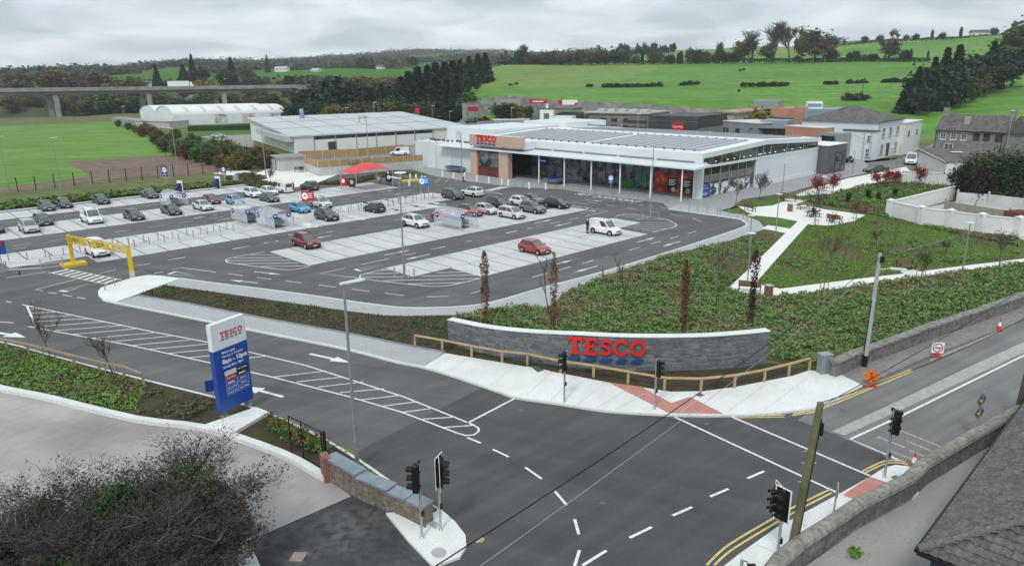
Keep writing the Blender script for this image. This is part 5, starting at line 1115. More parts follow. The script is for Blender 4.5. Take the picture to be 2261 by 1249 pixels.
CARSPEC={'hatch':(4.05,1.76,1.48,.31,.20,.92,.84,(-.46,-.36,.04,.24),None),'saloon':(4.75,1.84,1.45,.34,.19,.92,.82,(-.37,-.20,.06,.22),.95),'estate':(4.7,1.83,1.48,.34,.19,.93,.83,(-.47,-.39,.06,.22),None),'suv':(4.45,1.86,1.64,.37,.26,1.04,.98,(-.46,-.36,.06,.23),None),'coupe_suv':(4.5,1.87,1.60,.37,.26,1.06,.98,(-.47,-.26,.06,.24),None),'mpv':(4.45,1.84,1.62,.34,.20,.98,.88,(-.47,-.41,.08,.31),None),'small_van':(4.4,1.80,1.84,.34,.22,1.02,.92,(-.485,-.47,.10,.27),None),'panel_van':(4.95,1.96,1.98,.34,.22,1.06,.95,(-.488,-.475,.16,.31),None)}
CARM={}
def car_meshes(k):
 if k in CARM:return CARM[k]
 L,W,H,r,cl,belt,bon,g,boot=CARSPEC[k]; w=W/2; M={}
 van=k.endswith('van')
 xs=[(-.5,.78,cl+.22,belt-.16),(-.488,.92,cl+.06,belt-.03),(-.46,.97,cl,belt if not boot else boot),(-.37,1.0,cl-.02,belt if not boot else boot),(-.2,1.0,cl-.03,belt),(.1,1.0,cl-.03,belt-.01),(g[3],.99,cl-.03,belt-.02),(g[3]+.08,.985,cl-.02,bon),(.40,.97,cl-.02,bon-.05),(.455,.93,cl,bon-.12),(.488,.84,cl+.05,bon-.22),(.5,.72,cl+.12,bon-.34)]
 b=MB(); loft(b,[ring(x*L,w*f_,zb,zt)for x,f_,zb,zt in xs]); M['body']=b.mesh('body',TRIM,38)
 zb_=belt-.03; wb,wr=w*.90,w*(.70 if not van else .80); hr=H
 x0,x1,x2,x3=[q*L for q in g]
 bot=[(x0,-wb*.93,zb_),(x3,-wb*.90,zb_-.02),(x3,wb*.90,zb_-.02),(x0,wb*.93,zb_)]; top=[(x1,-wr,hr-.05),(x2,-wr,hr-.03),(x2,wr,hr-.03),(x1,wr,hr-.05)]
 xm=(x1+x2)/2; b=MB()
 b.add(bot+top,((0,1,5,4),(1,2,6,5),(2,3,7,6),(3,0,4,7)))
 # crowned roof
 cols_=[x1,x1*.6+x2*.4,x1*.3+x2*.7,x2]; rows_=[-1,-.55,0,.55,1]; o=len(b.v)
 for i,xx in enumerate(cols_):
  e=(hr-.05)if i==0 else(hr-.03 if i==3 else hr-.01)
  for q in rows_:b.v.append((xx,q*wr,e+(.05*(1-q*q))))
 for i in range(3):
  for j in range(4):a=o+i*5+j; b.f.append((a,a+5,a+6,a+1)); b.m.append(0)
 M['cabin']=b.mesh('cabin',TRIM,30)
 def pm(name,quads,m=CGLASS):
  q=MB()
  for Q in quads:q.poly(Q)
  M[name]=q.mesh(name,m); return M[name]
 pm('windscreen',[pane((bot[1],bot[2],top[2],top[1]),.06,.08,.06,.02)],WSG)
 for s_,nm in((-1,'r'),(1,'l')):
  B0,B1,T1,T0=(bot[0],bot[1],top[1],top[0])if s_<0 else(bot[2],bot[3],top[3],top[2])
  if van:rng_=[(.64,.93)]if s_<0 else[(.07,.36)]
  elif k in('suv','mpv','estate'):rng_=[(.05,.24),(.26,.55),(.58,.92)]if s_<0 else[(.08,.42),(.45,.74),(.76,.95)]
  else:rng_=[(.10,.50),(.53,.92)]if s_<0 else[(.08,.47),(.50,.90)]
  pm('side_'+nm,[pane((B0,B1,T1,T0),a,.12,1-c,.10)for a,c in rng_])
 pm('rear_window',[pane((bot[3],bot[0],top[0],top[3]),.09,.12,.09,.22 if not van else .12)])
 fx=.455*L; q=MB();
 M['grille']=MB().box((.4915*L,0,bon-.33),(.045*L*.6,w*.95,.13)).mesh('grille',TRIM)
 M['bumper']=MB().box((.482*L,0,cl+.10),(.05*L*.72,w*1.62,.16)).mesh('bumper',TRIM,30)
 M['headlight']=MB().add([(.470*L,-.24,-.07),(.4965*L,.20,-.07),(.49*L,.20,.06),(.452*L,-.24,.09),(.44*L,-.24,-.07),(.44*L,.20,-.07),(.44*L,.20,.06),(.43*L,-.24,.09)],((0,1,2,3),(3,2,6,7),(4,0,3,7),(1,5,6,2),(0,4,5,1))).mesh('headlight',HEADL)
 M['headlight_l']=MB().add([(.470*L,.24,-.07),(.4965*L,-.20,-.07),(.49*L,-.20,.06),(.452*L,.24,.09),(.44*L,.24,-.07),(.44*L,-.20,-.07),(.44*L,-.20,.06),(.43*L,.24,.09)],((3,2,1,0),(7,6,2,3),(7,3,0,4),(2,6,5,1),(1,5,4,0))).mesh('headlight',HEADL)
 M['tail_light']=MB().box((-.486*L,0,0),(.03*L,.22,.2 if not van else .42)).mesh('tail_light',TAILL)
 M['plate']=MB().box((0,0,0),(.02,.50,.11)).mesh('number_plate',PLATE)
 M['mirror']=MB().box((0,0,0),(.14,.2,.14)).mesh('mirror',TRIM)
 M['arch']=MB().lathe([(r+.075,-.12),(r+.075,.12)],18).xform(Matrix.Rotation(math.pi/2,4,'X')).mesh('wheel_arch',TRIM)
 M['sill']=MB().box((0,0,cl+.03),(.50*L,W*.985,.10)).mesh('sill',TRIM)
 CARM[k]=M; return M
def car(kind,pname,col,loc,rz,label,group='cars parked in the car park',scale=1.0,cat=None,roofbars=False,darkroof=False,detail=True):
 L,W,H,r,cl,belt,bon,g,boot=CARSPEC[kind]; M=car_meshes(kind); w=W/2; pm_=paint(pname,col); van=kind.endswith('van')
 t=thing('parked_van' if van else 'parked_car',label,cat or('van' if van else 'car'),loc,rz,group)
 if scale!=1:t.scale=(scale,)*3
 def part(n,me,p=(0,0,0),par=None,rot=0,m=None):
  o=obj(n,me,par or t,p,rot)
  if m is not None:o.material_slots[0].link='OBJECT'; o.material_slots[0].material=m
  return o
 part('body',M['body'],m=pm_); cab=part('cabin',M['cabin'],m=pm_ if not darkroof else paint('black',(0.012,0.012,0.014)))
 part('windscreen',M['windscreen']); part('side_windows',M['side_r']); part('side_windows',M['side_l'])
 if not(van and not darkroof and pname=='white_plain'):part('rear_window',M['rear_window'])
 wm,rm=WH[r]; ax=(-.30*L,.325*L)
 for x in ax:
  for s_ in(-1,1):
   if detail:part('wheel_arch',M['arch'],(x,s_*(w-.105),r+.02))
   o=part('wheel',wm,(x,s_*(w-.075),r),rot=math.pi if s_<0 else 0);
   if detail:part('rim',rm,(0,0,0),o)
 if detail:
  part('grille',M['grille']); part('bumper',M['bumper']); part('sill',M['sill'])
  part('headlight',M['headlight'],(0,-w*.62,bon-.22)); part('headlight',M['headlight_l'],(0,w*.62,bon-.22))
  for s_ in(-1,1):
   part('tail_light',M['tail_light'],(0,s_*w*.72,belt-.18)); part('mirror',M['mirror'],(g[3]*L-.28,s_*(w+.06),belt+.06),m=pm_)
  part('number_plate',M['plate'],(.503*L,0,cl+.20)); part('number_plate',M['plate'],(-.502*L,0,cl+.42))
  if roofbars:
   for s_ in(-1,1):part('roof_rail',MB().box((-.14*L,s_*w*.68,H+.02),(.38*L,.05,.05)).mesh('roof_rail',TRIM))
 return t
RZF=PHI-math.pi/2; RZB=RZF+math.pi
def bb(f,x0,y0,x1,y1,k=.30):
 a,b2=f(x0,y0),f(x1,y1); return G((a[0]+b2[0])/2,b2[1]-k*(b2[1]-a[1]),.012)
BLK=('black',(0.012,0.012,0.014)); DGR=('dark_grey',(0.045,0.05,0.055)); CHA=('charcoal',(0.028,0.031,0.035)); NVY=('dark_navy',(0.018,0.022,0.035)); SIL=('silver',(0.42,0.44,0.45)); WHT=('white',(0.70,0.71,0.71)); LSI=('pale_silver',(0.54,0.56,0.57)); RDD=('deep_red',(0.17,0.012,0.016)); RDB=('bright_red',(0.33,0.016,0.022)); BLU=('bright_blue',(0.02,0.30,0.55)); LBL=('light_blue',(0.20,0.33,0.48)); MAR=('maroon_black',(0.035,0.022,0.026)); GRY=('mid_grey',(0.12,0.125,0.13)); WPL=('white_plain',(0.72,0.73,0.73))
CARS=[('saloon',DGR,bb(zd,548,300,880,495),0,'dark grey saloon in the back row, leftmost of the pair below the lamp post'),('hatch',NVY,bb(zd,835,268,1145,455),0,'dark navy hatchback in the back row directly below the lamp post'),('saloon',BLK,bb(zd,1400,205,1700,392),0,'black saloon standing alone in the middle of the back row'),('saloon',MAR,bb(ze,760,265,1065,440),0,'dark maroon saloon in the back row left of the charging points'),('mpv',SIL,bb(zd,268,580,640,848),0,'silver people carrier near the left edge of the car park'),('estate',NVY,bb(zd,490,505,838,722),0,'dark estate car just behind the silver people carrier'),('panel_van',WPL,bb(zd,1215,430,1610,715),0,'white panel van with black bumper and roof bars in the second row'),('saloon',CHA,bb(zd,1898,432,2215,640),0,'charcoal saloon right of the white panel van'),('saloon',BLK,bb(ze,1068,498,1418,698),0,'black saloon in front of the far trolley shelter'),('saloon',LSI,bb(ze,1558,435,1895,630),0,'silver saloon in front of the dark red hatchback'),('hatch',RDD,bb(ze,1725,358,1990,525),0,'dark red hatchback right of the far trolley shelter'),('hatch',LBL,bb(z2,593,280,735,385),0,'light blue small hatchback behind the paired trolley shelters'),('suv',WHT,bb(z2,740,222,890,322),0,'white crossover left of the small white van at the back'),('saloon',CHA,bb(z2,862,260,1048,356),0,'charcoal saloon in front of the white cars at the back'),('hatch',WHT,bb(z2,875,208,1040,300),0,'white hatchback between the white crossover and white van'),('small_van',WHT,bb(z2,995,180,1168,282),1,'small white van with dark rear window facing away'),('suv',CHA,bb(z2,1210,160,1397,262),1,'dark grey off-roader facing away left of the red canopy'),('hatch',BLU,bb(z2,1118,338,1325,455),0,'bright blue hatchback below the red parking sign'),('suv',LSI,bb(z2,1305,312,1500,410),0,'silver crossover behind the red parking sign'),('suv',CHA,bb(z2,1338,392,1565,527),0,'charcoal crossover in front of the red parking sign'),('hatch',BLK,bb(z3,10,345,200,450),1,'black hatchback facing away in the middle row by the lamp post'),('mpv',CHA,bb(z3,675,222,888,340),0,'dark people carrier right of the blue parking sign'),('suv',WHT,bb(z3,848,215,1050,312),1,'white crossover facing away near the store zebra crossing'),('suv',RDD,bb(za,1118,240,1610,532),0,'deep red crossover alone at the end of the front row'),('suv',WHT,bb(z3,345,445,575,588),0,'white off-roader with roof rails beside the tall lamp post'),('saloon',RDB,bb(z3,588,425,840,520),0,'red car seen through the trolley shelter'),('coupe_suv',RDB,bb(z3,805,358,1045,488),0,'red crossover with dark roof right of the trolley shelter'),('hatch',LSI,bb(z3,970,350,1170,468),0,'pale silver hatchback right of the red dark-roofed crossover'),('suv',CHA,bb(z3,1062,318,1280,410),0,'dark crossover behind the pale hatchbacks near the store'),('mpv',LSI,bb(z3,1165,380,1408,508),0,'pale silver people carrier in front of the dark crossover'),('hatch',WHT,bb(z3,1280,300,1460,390),0,'white saloon behind the mid grey crossover'),('hatch',GRY,bb(z3,1385,280,1550,370),0,'grey hatchback behind the black crossover near the store'),('suv',GRY,bb(z3,1348,340,1585,460),0,'mid grey crossover left of the black crossover'),('coupe_suv',BLK,bb(z3,1550,298,1800,418),0,'glossy black crossover at the store end of the row'),('hatch',RDB,bb(zc,590,615,1080,898),0,'small red hatchback alone in the nearest row'),('small_van',WPL,bb(zc,1655,310,2175,618),0,'white van with black arches in the nearest row, a person behind it'),('small_van',WPL,bb(zd,1290,880,1710,1230),0,'white van with black bumper seen through the yellow height barrier'),('saloon',CHA,G(-12,512,.012),0,'dark car cut by the left edge of the picture'),]
for kd,(pn,pc_),loc,rev,lab in CARS:
 car(kd,pn,pc_,loc,RZB if rev else RZF,lab,scale=.935,roofbars=('roof' in lab and 'dark' not in lab)or kd=='suv',darkroof='dark roof' in lab)
f1=G(1932,380,.02); car('saloon','dark_green',(0.02,0.04,0.03),f1,math.radians(196),'dark green saloon on the side street by the park','cars on the side street')
car('panel_van','white',WHT[1],G(2010,362,.02),math.radians(-118),'white van parked on the side street by the outbuilding','cars on the side street',1.15)
car('hatch','black',BLK[1],G(1862,359,.02),math.radians(150),'black car half hidden beyond the dark end of the store','cars on the side street')
car('saloon','silver',SIL[1],G(483,304,.02),math.radians(10),'silver saloon on the drive before the barrel-vaulted store','cars around the neighbouring stores')
car('panel_van','white',WHT[1],G(884,343,.02),math.radians(178),'white van behind the golden timber fence','cars around the neighbouring stores')
for i,(x,y,c,nm)in enumerate(((1037,272,CHA,'leftmost, charcoal'),(1050,284,BLK,'black, second from left'),(1068,286,RDD,'dark red'),(1101,274,SIL,'silver'),(1117,275,BLK,'black, right of the silver one'),(1148,284,LSI,'pale silver, rightmost'))):
 car('saloon' if i%2 else 'suv',*c,Vector((*on_land(x,y).xy,2.21)),math.radians(20+i*13),'car in the distant town car park: '+nm,'cars in the distant town car park',detail=False)
 # ===== STREET FURNITURE
LAMPM=mat('lamp_grey',(0.30,0.32,0.33),(0.36,0.38,0.39),3,0.45,metal=0.5,coord='obj'); LENS=mat('lamp_lens',(0.60,0.66,0.66),rough=0.3)
# tall car-park lamp
def tall_lamp(loc,label,rz=0.0,h=9.4,both=False):
 t=thing('street_lamp',label,'street lamp',loc,rz,'tall car park lamps')
 MB().tube([(0,0,0),(0,0,1.6)],.11,10).tube([(0,0,1.6),(0,0,h)],[.085,.055],10).build('pole',LAMPM,t,40)
 MB().box((0,-.13,.9),(.12,.06,.5)).build('hatch',LAMPM,t)
 b=MB(); b.prism([(-.18,-.1),(.7,-.17),(.95,-.1),(.95,.1),(.7,.17),(-.18,.1)],0,.07); b.xform(Matrix.Translation((0,0,h))@Matrix.Rotation(-.09,4,'Y')); hd_=b.build('lamp_head',LENS,t)
 MB().box((.5,0,h-.005),(.6,.22,.03)).build('lens',LAMPM,hd_)
 return t
tall_lamp(G(790,1036),'tall grey lamp post between the roadside bed and entrance road',.35)
tall_lamp(G(893,612),'tall grey lamp post on the hatched end of the nearest bays',2.6)
tall_lamp(G(1436,487),'tall grey lamp post before the glazed store front',2.6)
tall_lamp(G(137,430),'tall lamp post standing behind the dark navy hatchback',0,)
tall_lamp(G(20,424),'tall lamp post cut by the left edge beside the green field',0)
tall_lamp(G(395,392),'tall lamp post beside the bare earth patch',3.0)
tall_lamp(G(588,393),'tall lamp post left of the pale kiosk',3.0)
tall_lamp(G(814,352),'tall lamp post between the two golden timber fences',3.0,9)
tall_lamp(G(1021,416),'tall lamp post in front of the salmon store entrance',3.0)
for k_,(x_,y_)in enumerate(((893,612),(1436,487))):
 for s_ in(-1,1):
  p=G(x_,y_)+E2*(.9*s_)*0.6+E1*(.9*s_)*.2+Vector((1.2*s_,0,0))*.4
  MB().tube([(p.x,p.y,0),(p.x,p.y,.95)],.06,8).build('x_',ALU).name='guard_bollard'
for o in[o for o in COL.objects if o.name.startswith('guard_bollard')]:tag(o,'steel bollard guarding the foot of a tall lamp post on a hatched bay end','bollard','lamp guard bollards')
def park_lamp(b_,h,label):
 g_=G(*b_); t=thing('park_lamp',label,'street lamp',(g_.x,g_.y,Z1),0,'low park path lamps')
 MB().tube([(0,0,0),(0,0,h)],[.07,.05],8).build('pole',LAMPM,t,40); MB().lathe([(.05,h-.12),(.10,h-.02),(.40,h),(.42,h+.05),(.1,h+.10)],16).build('lamp_head',LENS,t,40)
for b_,h,l in(((1712,523),4.9,'disc-topped park lamp beside the spur path'),((1654,550),3.6,'disc-topped lamp at the bend of the car park kerb'),((1650,628),4.6,'disc-topped park lamp behind the dark columnar tree'),((1813,461),4.4,'disc-topped park lamp at the back of the plaza'),((2123,609),4.9,'disc-topped park lamp beside the lower path at the right'),((1727,430),4.9,'disc-topped lamp against the blank white store wall'),((1882,386),4.6,'disc-topped lamp left of the dark green saloon'),((1962,385),5.0,'disc-topped lamp right of the dark green saloon'),((1982,378),5.2,'rightmost disc-topped lamp on the side street'),((2209,405),12.0,'tall thin lamp post before the grey stone house')):
 park_lamp(b_,h,l)
 # distant small lamps of the town car park
for i,(x,yb,yt,Y)in enumerate(((955,262,233,275),(993,262,246,270),(1130,258,238,262),(827,262,226,260),(765,262,238,262),(1408,284,252,210),(275,262,235,330))):
 a=DP(x,yb,Y); z_=DP(x,yt,Y).z; t=thing('distant_lamp','slender lamp post in the distant town car park','street lamp',(a.x,a.y,0),0,'distant lamp posts'); MB().tube([(0,0,0),(0,0,z_)],.09,6).build('pole',LAMPM,t); MB().box((.4,0,z_),(1.4,.3,.12)).build('lamp_head',LENS,t)
 # bollards
BM=MB().tube([(0,0,0),(0,0,.86)],.055,8).lathe([(.057,.86),(.04,.9),(.005,.91)],8).mesh('bollard',mat('bollard_steel',(0.36,0.37,0.38),rough=0.4,metal=0.5),40)
BWm=MB().lathe([(.16,0),(.16,1.0),(.14,1.08),(.05,1.12)],12).mesh('white_bollard',WPAINT,40)
def bollard(p,label,group,me=BM,name='bollard'):o=obj(name,me,None,p); return tag(o,label,'bollard',group)
STRB=[(z,x,y)for z,L in((zd,[(140,1240),(428,1215),(700,1165),(770,1210),(980,1135),(1235,1095),(1735,1005),(1822,1040),(1972,980),(2060,1010),(2210,940)]),(ze,[(345,1140),(435,1160),(590,1115),(680,1150),(820,1075),(905,1110),(1040,1045),(1135,1080),(1262,1010),(1357,1045),(1482,975),(1578,1005),(1688,940),(1795,960),(1888,915),(1988,925),(2090,880),(2193,905)]),(zg,[(60,920),(755,810),(790,765),(920,785),(960,740),(1078,745),(1115,725),(1425,650),(1535,680),(1600,620),(1618,675),(1690,625),(1812,640),(1920,618),(1972,580),(2100,555),(2232,540)]),(z3,[(160,380),(225,370),(260,350),(315,340),(375,345),(435,330),(465,315),(610,300),(540,310)]))for x,y in L]
for z,x,y in STRB:g_=G(*z(x,y)); bollard((g_.x,g_.y,.01),'slim steel bollard in the paved strip between the middle parking bays','bollards of the middle strip')
for z,L in((sh,[(20,1100),(137,1120),(257,1140),(378,1160),(500,1180),(632,1200),(888,1225),(1025,1240)]),(zf,[(98,195),(222,205),(352,218),(610,255),(748,280),(882,300),(1025,318),(1155,335),(1188,345),(1212,345)]),(sg,[(1238,1130),(1345,1140),(1850,1160),(2100,1180)])):
 for x,y in L:g_=G(*z(x,y),.1); bollard(g_,'slim steel bollard along the glazed store front kerb','bollards along the store front')
for z,L in((z4,[(1180,315),(1250,325),(1330,330),(1410,335),(1430,340),(1505,355),(1570,365),(1618,385),(1650,405)]),):
 for x,y in L:g_=G(*z(x,y),.12); bollard(g_,'slim steel bollard on the paved corner beside the lawn','bollards at the paved corner')
for x,y in((122,975),(292,998),(645,1043),(832,1073),(1028,1103),(1127,1110),(1447,1158),(1700,1168),(460,1000)):
 g_=G(*sg(x,y),.1); bollard(g_,'stout white bollard along the kerb by the store entrance','white entrance bollards',BWm,'white_bollard')
for x,y in((908,1095),(990,1055)):g_=G(*zq1(x,y),.12); bollard(g_,'slim steel bollard beside the zebra crossing on the pale island','island bollards')
for k in range(18):p=Vector(ss(1500,1100)).lerp(Vector(ss(2110,990)),k/17); g_=G(*p,.12); bollard(g_,'slim bollard in the close row beside the store side path','side path bollards')
for k in range(14):p=Vector(pe(1215,835)).lerp(Vector(pe(1690,868)),k/13); g_=G(*p,.1); bollard(g_,'slim bollard in front of the white boundary wall','boundary wall bollards')
# hoop rails beside the trolley park and zebra
# yellow height barrier
YEL=mat('safety_yellow',(0.62,0.42,0.012),(0.68,0.47,0.03),1.5,0.5,coord='obj')
gl,gr=G(163,586),G(293,614); HBh=3.25
HB=thing('height_barrier','yellow lattice height barrier spanning the car park entrance lane','height barrier')
for g_ in(gl,gr):MB().box((g_.x,g_.y,HBh/2),(.33,.33,HBh),PHI).build('post',YEL,HB)
MB().prism([gl+E1*-1.1+E2*-.75,gl+E1*1.1+E2*-.75,gl+E1*1.1+E2*.75,gl+E1*-1.1+E2*.75],0,.3).build('concrete_foot',YEL,HB)
MB().box((gr.x,gr.y,.35),(.37,.37,.7),PHI).build('post_sleeve',mat('sleeve_grey',(0.5,0.48,0.4),rough=0.8),HB)
d_=(gr-gl).normalized(); nd=Vector((-d_.y,d_.x,0)); Lb=(gr-gl).length
for s_ in(-.16,.16):
 for z_ in(HBh-.12,HBh-.78):a=gl+nd*s_; b2=gr+nd*s_; MB().bar((a.x,a.y,z_),(b2.x,b2.y,z_),.07,.07).build('chord',YEL,HB)
N=16
for k in range(N):
 for s_ in(-.16,.16):
  a,b2=gl+d_*(Lb*k/N)+nd*s_,gl+d_*(Lb*(k+1)/N)+nd*s_; za_,zb2=(HBh-.15,HBh-.75)if k%2 else(HBh-.75,HBh-.15); MB().bar((a.x,a.y,za_),(b2.x,b2.y,zb2),.05,.05).build('lattice_bar',YEL,HB)
for k in(.27,.48,.68):p=gl+d_*Lb*k+nd*-.22; MB().box((p.x,p.y,HBh-.45),(.7,.04,.5),math.atan2(d_.y,d_.x)).build('sign_plate',YEL,HB)
# guard rail by the zebra
GR=thing('guard_rail','tubular steel pedestrian guard rail left of the yellow barrier','railing')
rp=[G(*zq1(*q))for q in((-120,1000),(65,940),(360,925),(550,905))]
for p in rp:MB().tube([(p.x,p.y,0),(p.x,p.y,1.2)],.045,8).build('post',ALU,GR)
for z_ in(.25,.65,1.1):
 for a,b2 in zip(rp[:-1],rp[1:]):MB().tube([(a.x,a.y,z_),(b2.x,b2.y,z_)],.03,6).build('rail',ALU,GR)
g_=G(*zq1(172,968)); t=thing('marker_post','black and white marker post in front of the guard rail','bollard',g_); MB().tube([(0,0,0),(0,0,.9)],.06,8).build('post',BLACK,t); MB().tube([(0,0,.55),(0,0,.65)],.065,8).build('band',WPAINT,t); MB().tube([(0,0,.75),(0,0,.82)],.065,8).build('band',WPAINT,t)
g_=G(8,602); t=thing('direction_sign','blue direction sign with red disc cut by the left edge','sign',g_); MB().tube([(0,0,0),(0,0,3.2)],.05,8).build('post',ALU,t); MB().box((0,-.06,2.6),(1.3,.05,1.4),.2).build('panel',mat('sign_blue2',(0.015,0.07,0.36),rough=0.4),t); MB().box((.1,-.1,3.0),(.7,.03,.5),.2).build('red_panel',mat('sign_red2',(0.5,0.02,0.03),rough=0.4),t)
# parking signs on twin posts
def disc(b,c,r,X,Y,n=18):return b.poly([Vector(c)+Vector(X)*(r*math.cos(a))+Vector(Y)*(r*math.sin(a))for a in np.linspace(0,2*math.pi,n+1)[:-1]])
def bay_sign(px,wpx,label,m,h0=2.3,w=1.7,hh_=1.15,posts=2,rz=-.35,txt=3):
 g_=G(*px); t=thing('bay_sign',label,'sign',g_,rz,'car park information signs')
 for s_ in((-.5,.5)if posts==2 else(0,)):MB().tube([(s_*w*.75,0,0),(s_*w*.75,0,h0+hh_)],.04,6).build('post',ALU,t)
 p_=MB().box((0,-.07,h0+hh_/2),(w,.05,hh_)).build('panel',m,t)
 cx=-w*.22 if posts==2 else 0; cz=h0+hh_*(.5 if posts==2 else .62); r=hh_*(.36 if posts==2 else .27)
 disc(MB(),(cx,-.10,cz),r,(1,0,0),(0,0,1)).build('symbol_disc',WPAINT,p_)
 b=MB(); disc(b,(cx,-.103,cz+.03),r*.28,(1,0,0),(0,0,1),8); b.build('symbol',m,p_)
 b=MB()
 if posts==2:
  for k in range(txt):b.box((w*.22,-.1,h0+hh_*(.78-k*.2)),(w*.36*(1-.15*(k%2)),.012,hh_*.07))
 else:b.box((0,-.1,h0+hh_*.17),(w*.5,.012,hh_*.09))
 b.build('lettering',WPAINT,p_); return t
SR=mat('sign_red',(0.50,0.018,0.03),rough=0.4); SBL2=mat('sign_bright_blue',(0.012,0.17,0.52),rough=0.4)
bay_sign(z2(1305,470),0,'red bay sign with white disc above the bright blue hatchback',SR,2.3,2.0,1.35)
bay_sign(zg(2110,580),0,'blue bay sign with white disc left of the dark people carrier',SBL2,2.3,1.75,1.3)
bay_sign((370,421),0,'tall blue charging sign with white disc above the back row',BLUE,2.5,1.1,1.75,1)
bay_sign((498,411),0,'tall blue charging sign with white disc near the kiosk',BLUE,2.2,1.0,1.3,1)
bay_sign((1348,432),0,'blue pillar sign with white disc at the store front kerb',mat('sign_mid_blue',(0.015,0.09,0.40),rough=0.4),2.0,.8,1.3,1)
# charging points
for i,(px,l)in enumerate((((397,427),'navy charging pillar on a white back board, left one'),((480,416),'navy charging pillar on a white back board, right one'))):
 g_=G(*px); t=thing('charging_point',l,'charging point',g_,-.35,'electric charging points'); MB().box((0,.25,1.05),(1.1,.12,2.1)).build('back_board',WPAINT,t); MB().box((.1,-.05,.85),(.62,.42,1.7)).build('pillar',NAVY,t); MB().box((.1,-.27,1.35),(.36,.02,.3)).build('screen',mat('screen_dark',(0.05,0.08,0.12),rough=0.2),t)
 for s_ in(-1,1):MB().tube([(.1+s_*.33,-.1,1.3),(.1+s_*.55,-.2,.6),(.1+s_*.45,-.25,.15),(.1+s_*.34,-.1,.5)],.03,6).build('cable',BLACK,t)
 MB().tube([(.9,-.2,0),(.9,-.2,.6),(1.3,-.2,.6),(1.3,-.2,0)],.04,6).build('guard_hoop',ALU,t)
g_=G(522,402); t=thing('utility_cabinet','small grey utility cabinet right of the charging points','cabinet',g_,-.3); MB().box((0,0,.6),(1.0,.5,1.2)).build('box',mat('cabinet_grey',(0.36,0.40,0.42),rough=0.6),t); MB().box((0,0,1.23),(1.08,.58,.06)).build('lid',mat('cabinet_lid',(0.42,0.45,0.47),rough=0.6),t)
# trolley shelters and trolleys
POLY=mat('polycarbonate',(0.72,0.76,0.80),rough=0.15,alpha=0.36,spec=0.6); HOOP=mat('hoop_steel',(0.50,0.52,0.54),rough=0.4,metal=0.4)
WIRE=mat('trolley_wire',(0.34,0.37,0.40),rough=0.35,metal=0.6); TBLUE=mat('trolley_blue',(0.015,0.04,0.34),rough=0.4)
def trolley_proto():
 t=thing('shopping_trolley','proto','shopping trolley',(0,0,0),0,'trolleys')
 b=MB()
 for k in range(5):
  z_=.45+k*.12; e=k*.02; P_=[(-.42-e,-.24-e,z_),(.36+e,-.2-e,z_),(.36+e,.2+e,z_),(-.42-e,.24+e,z_)]
  for a,c in zip(P_,P_[1:]+P_[:1]):b.bar(a,c,.022,.022)
 for k in range(7):
  for s_ in(-1,1):x=-.4+k*.13; b.bar((x,s_*.22,.45),(x*1.08,s_*.30,.95),.018,.018)
 for k in range(5):y=-.2+k*.1; b.bar((-.42,y,.45),(.36,y,.45),.018,.018); b.bar((.36,y,.45),(.44,y*1.3,.93),.018,.018)
 b.build('basket',WIRE,t)
 b=MB()
 for s_ in(-1,1):b.bar((-.5,s_*.26,1.02),(-.36,s_*.25,.14),.035,.035); b.bar((-.36,s_*.25,.14),(.42,s_*.2,.14),.03,.03)
 b.build('chassis',WIRE,t); MB().bar((-.52,-.28,1.03),(-.52,.28,1.03),.07,.07).build('handle',TBLUE,t)
 for x,y in((-.34,-.24),(-.34,.24),(.38,-.19),(.38,.19)):MB().tube([(x,y-.02,.07),(x,y+.02,.07)],.07,8).build('wheel',BLACK,t)
 return t
TP=trolley_proto()
def trolleys(c,rz,n,rows,label,sp=.30):
 global TP; d=Vector((math.cos(rz),math.sin(rz),0)); q=Vector((-d.y,d.x,0))
 for r_ in range(rows):
  for k in range(n):o=dup(TP,c+d*((k-(n-1)/2)*sp)+q*((r_-(rows-1)/2)*.75),rz,label,'nested trolleys: '+label)
def shelter(px,label,rz,tl,L=4.6,w=2.5,n=8,rows=2,h=2.35):
 g_=G(*px); t=thing('trolley_shelter',label,'trolley shelter',(g_.x,g_.y,.012),rz)
 def arc(x,k=9):return[(x,w/2*math.cos(a),1.35+(h-1.35)*math.sin(a))for a in np.linspace(0,math.pi,k)]
 for x in(-L/2,-L/6,L/6,L/2):A=arc(x); MB().tube([(x,w/2,0)]+A+[(x,-w/2,0)],.04,6).build('hoop',HOOP,t)
 for i in range(3):
  x0,x1=-L/2+L/3*i+.05,-L/2+L/3*(i+1)-.05; A,B2=arc(x0),arc(x1); b=MB()
  for k in range(len(A)-1):b.quad(A[k],B2[k],B2[k+1],A[k+1])
  b.build('roof_sheet',POLY,t,60)
  for s_ in(-1,1):MB().box((x0/2+x1/2,s_*w/2,.85),(x1-x0,.02,.95)).build('side_sheet',POLY,t)
 for s_ in(-1,1):MB().tube([(-L/2,s_*w/2,.3),(L/2,s_*w/2,.3)],.03,6).build('rail',HOOP,t)
 for x,s_ in((L/2+.05,.5),(L/2+.05,-.72),(-L/2+.6,-1.04)):
  b=MB()
  if abs(s_)<1:disc(b,(x,s_*w/2*1.2,1.75),.32,(0,1,0),(0,0,1));
  else:disc(b,(x,-w/2-.03,1.45),.36,(1,0,0),(0,0,1))
  D_=b.build('logo_disc',TBLUE,t); b=MB()
  if abs(s_)<1:b.box((x+.012,s_*w/2*1.2,1.77),(.01,.24,.2))
  else:b.box((x,-w/2-.045,1.47),(.26,.01,.22))
  b.build('logo_mark',WPAINT,D_)
 trolleys(Vector((g_.x,g_.y,.02)),rz,n,rows,tl)
shelter(ze(1290,520),'clear barrel trolley shelter in the far parking row',RZF,'trolley in the far clear shelter',4.4,2.5,4,2)
